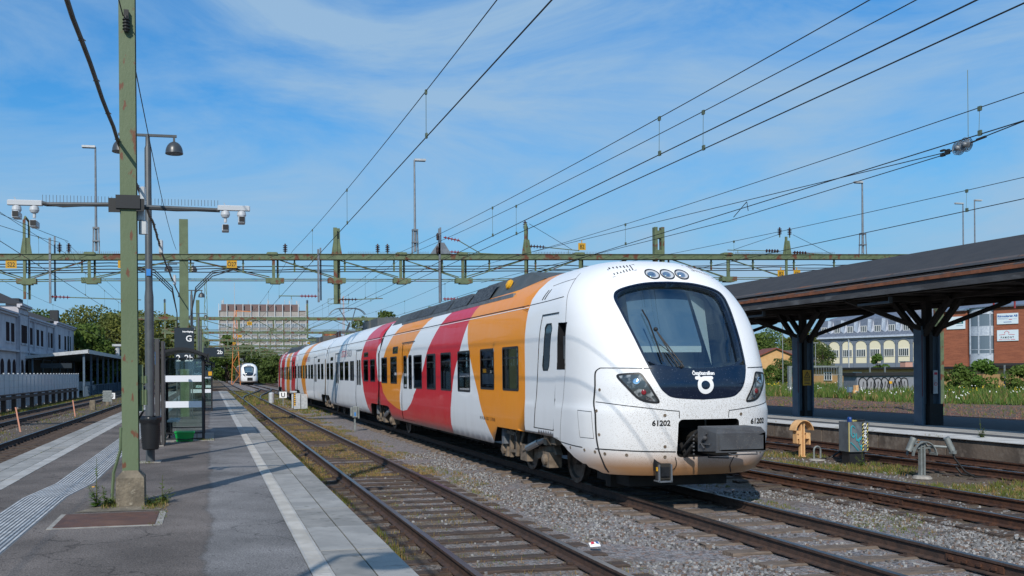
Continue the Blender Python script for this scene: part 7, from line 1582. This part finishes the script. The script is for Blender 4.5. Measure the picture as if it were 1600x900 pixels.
tufts('platform_moss',['moss','grass_green','grass_dry'],[((-1.32,-1.16),(12.5,13.15),60,.07,.004,6,(3,4,2),-1,1),((-.8,-.55),(12.3,13.2),90,.06,.004,6,(3,4,3),-1,1),((-.66,-.52),(11.0,12.2),30,.03,.004,5,(5,2,1),-1,1),((-3.6,-3.56),(12,40),160,.02,.004,4,(5,2,1),0,1),((-1.3,-1.0),(18.7,18.9),20,.04,.004,5,(5,2,1),-1,1),((-.3,.1),(24.6,25),50,.05,.005,5,(5,3,1),-1,1),((1.33,1.36),(6,60),260,.015,.004,4,(5,2,1),.05,1),((17.32,17.6),(14,40),300,.05,.005,5,(3,5,1),.1,1)],'moss and small weeds in the platform joints and round the mast foot','moss')
# meadow
def meadow():
    g=B(); rr=random.Random(5)
    for _ in range(15000):
        y=rr.uniform(34,120); x0=45.2+1.4*math.sin(y*.31); x=x0+(rr.random()**1.4)*52
        if x/y<.45 or x/y>1.35: continue
        z=-.25; h=rr.uniform(.35,.8)*(1.0+.5*pnoise(Vector((x*.12,y*.12,2)))); m=rr.choices((0,1,2),(6,3,1.2))[0]
        for k in range(4): blade(g,x+rr.uniform(-.2,.2),y+rr.uniform(-.2,.2),z,h*rr.uniform(.5,1.1),rr.uniform(0,6.28),rr,m,.035)
        q=rr.random()
        if q<.028:
            nz=pnoise(Vector((x*.09,y*.09,7))); mi=3 if nz>.02 else 4
            for k in range(3): a,b,c=x+rr.uniform(-.3,.3),y+rr.uniform(-.3,.3),z+h*rr.uniform(.8,1.1); s=rr.uniform(.02,.04); g.add([(a-s,b,c-s),(a+s,b,c-s),(a+s,b+.02,c+s),(a-s,b+.02,c+s)],[(0,1,2,3)],mi)
    tag(g.build('meadow',['grass_meadow','leaf_fresh','grass_dry','flower_yellow','flower_white']),'tall green meadow grass with yellow and white flowers beyond the brown gravel','meadow',kind='stuff')
meadow()
g=B(); g.quad((46.6,20,-.17),(110,20,-.17),(110,150,-.17),(46.6,150,-.17)); struct('meadow_ground',g,'grass_meadow')
# single weeds on the platforms
def weed(x,y,z,h,label,n=60,fl=None,sp=.12,leaf='leaf_fresh',tall=True,seed=1):
    rr=random.Random(seed); t=thing('weed',label,'weed',(x,y,z)); g=B()
    st=[]
    for k in range(5 if tall else 4):
        hh=h*(1 if k==0 else rr.uniform(.3,.55)); a=rr.uniform(0,6.28); p=[(0,0,0),(.03*math.cos(a),.03*math.sin(a),hh*.5),(sp*.5*math.cos(a)*(0.4 if k==0 else 1.2),sp*.5*math.sin(a)*(0.4 if k==0 else 1.2),hh)]; st.append(p); g.tube(p,[.006,.004,.002],4)
    g.build('stem',['moss'],t); g=B()
    for _ in range(n):
        p=rr.choice(st[1:] if rr.random()<.75 else st[:1]); u=rr.random(); q=Vector(p[0]).lerp(Vector(p[2]),u); a=rr.uniform(0,6.28); l=rr.uniform(.05,.10)*(1.3-u); d=Vector((math.cos(a),math.sin(a),rr.uniform(-.1,.6))).normalized(); s=d.cross(Vector((0,0,1))).normalized()*l*.26; g.add([q,q+d*l*.5+s,q+d*l,q+d*l*.5-s],[(0,1,2,3)])
    g.build('leaves',[leaf],t)
    if fl: g=B(); g.lathe([(.0,0),(.022,.004),(.018,.012),(0,.014)],fl,n=9); g.build('flower',['yellow'],t)
weed(-1.42,12.75,.36,.62,'tall spindly weed with one yellow flower left of the concrete mast foot',150,(-.02,-.12,.26),.22,seed=3); weed(-1.30,12.7,.36,.28,'bushy low weed at the left corner of the concrete foot',130,None,.24,'leaf_mid',False,5)
weed(-.62,12.85,.36,.36,'weed with dry stalks right of the concrete mast foot',80,None,.3,'leaf_mid',True,8); weed(-.75,12.6,.36,.15,'small dark weed in front of the right corner of the concrete foot',90,None,.24,'leaf_dark',False,9)
weed(18.0,19.6,.36,.5,'green weed growing on the far platform edge behind the painted cabinet',120,None,.25,'leaf_mid',True,12)
weed(14.3,19.0,-.2,.5,'yellow flowering weed at the left foot of the painted cabinet',90,(0.05,-.05,.52),.3,'leaf_fresh',True,14); weed(2.05,17.2,-.2,.24,'leafy weed by the left rail of the near track',70,None,.2,'leaf_fresh',False,16)
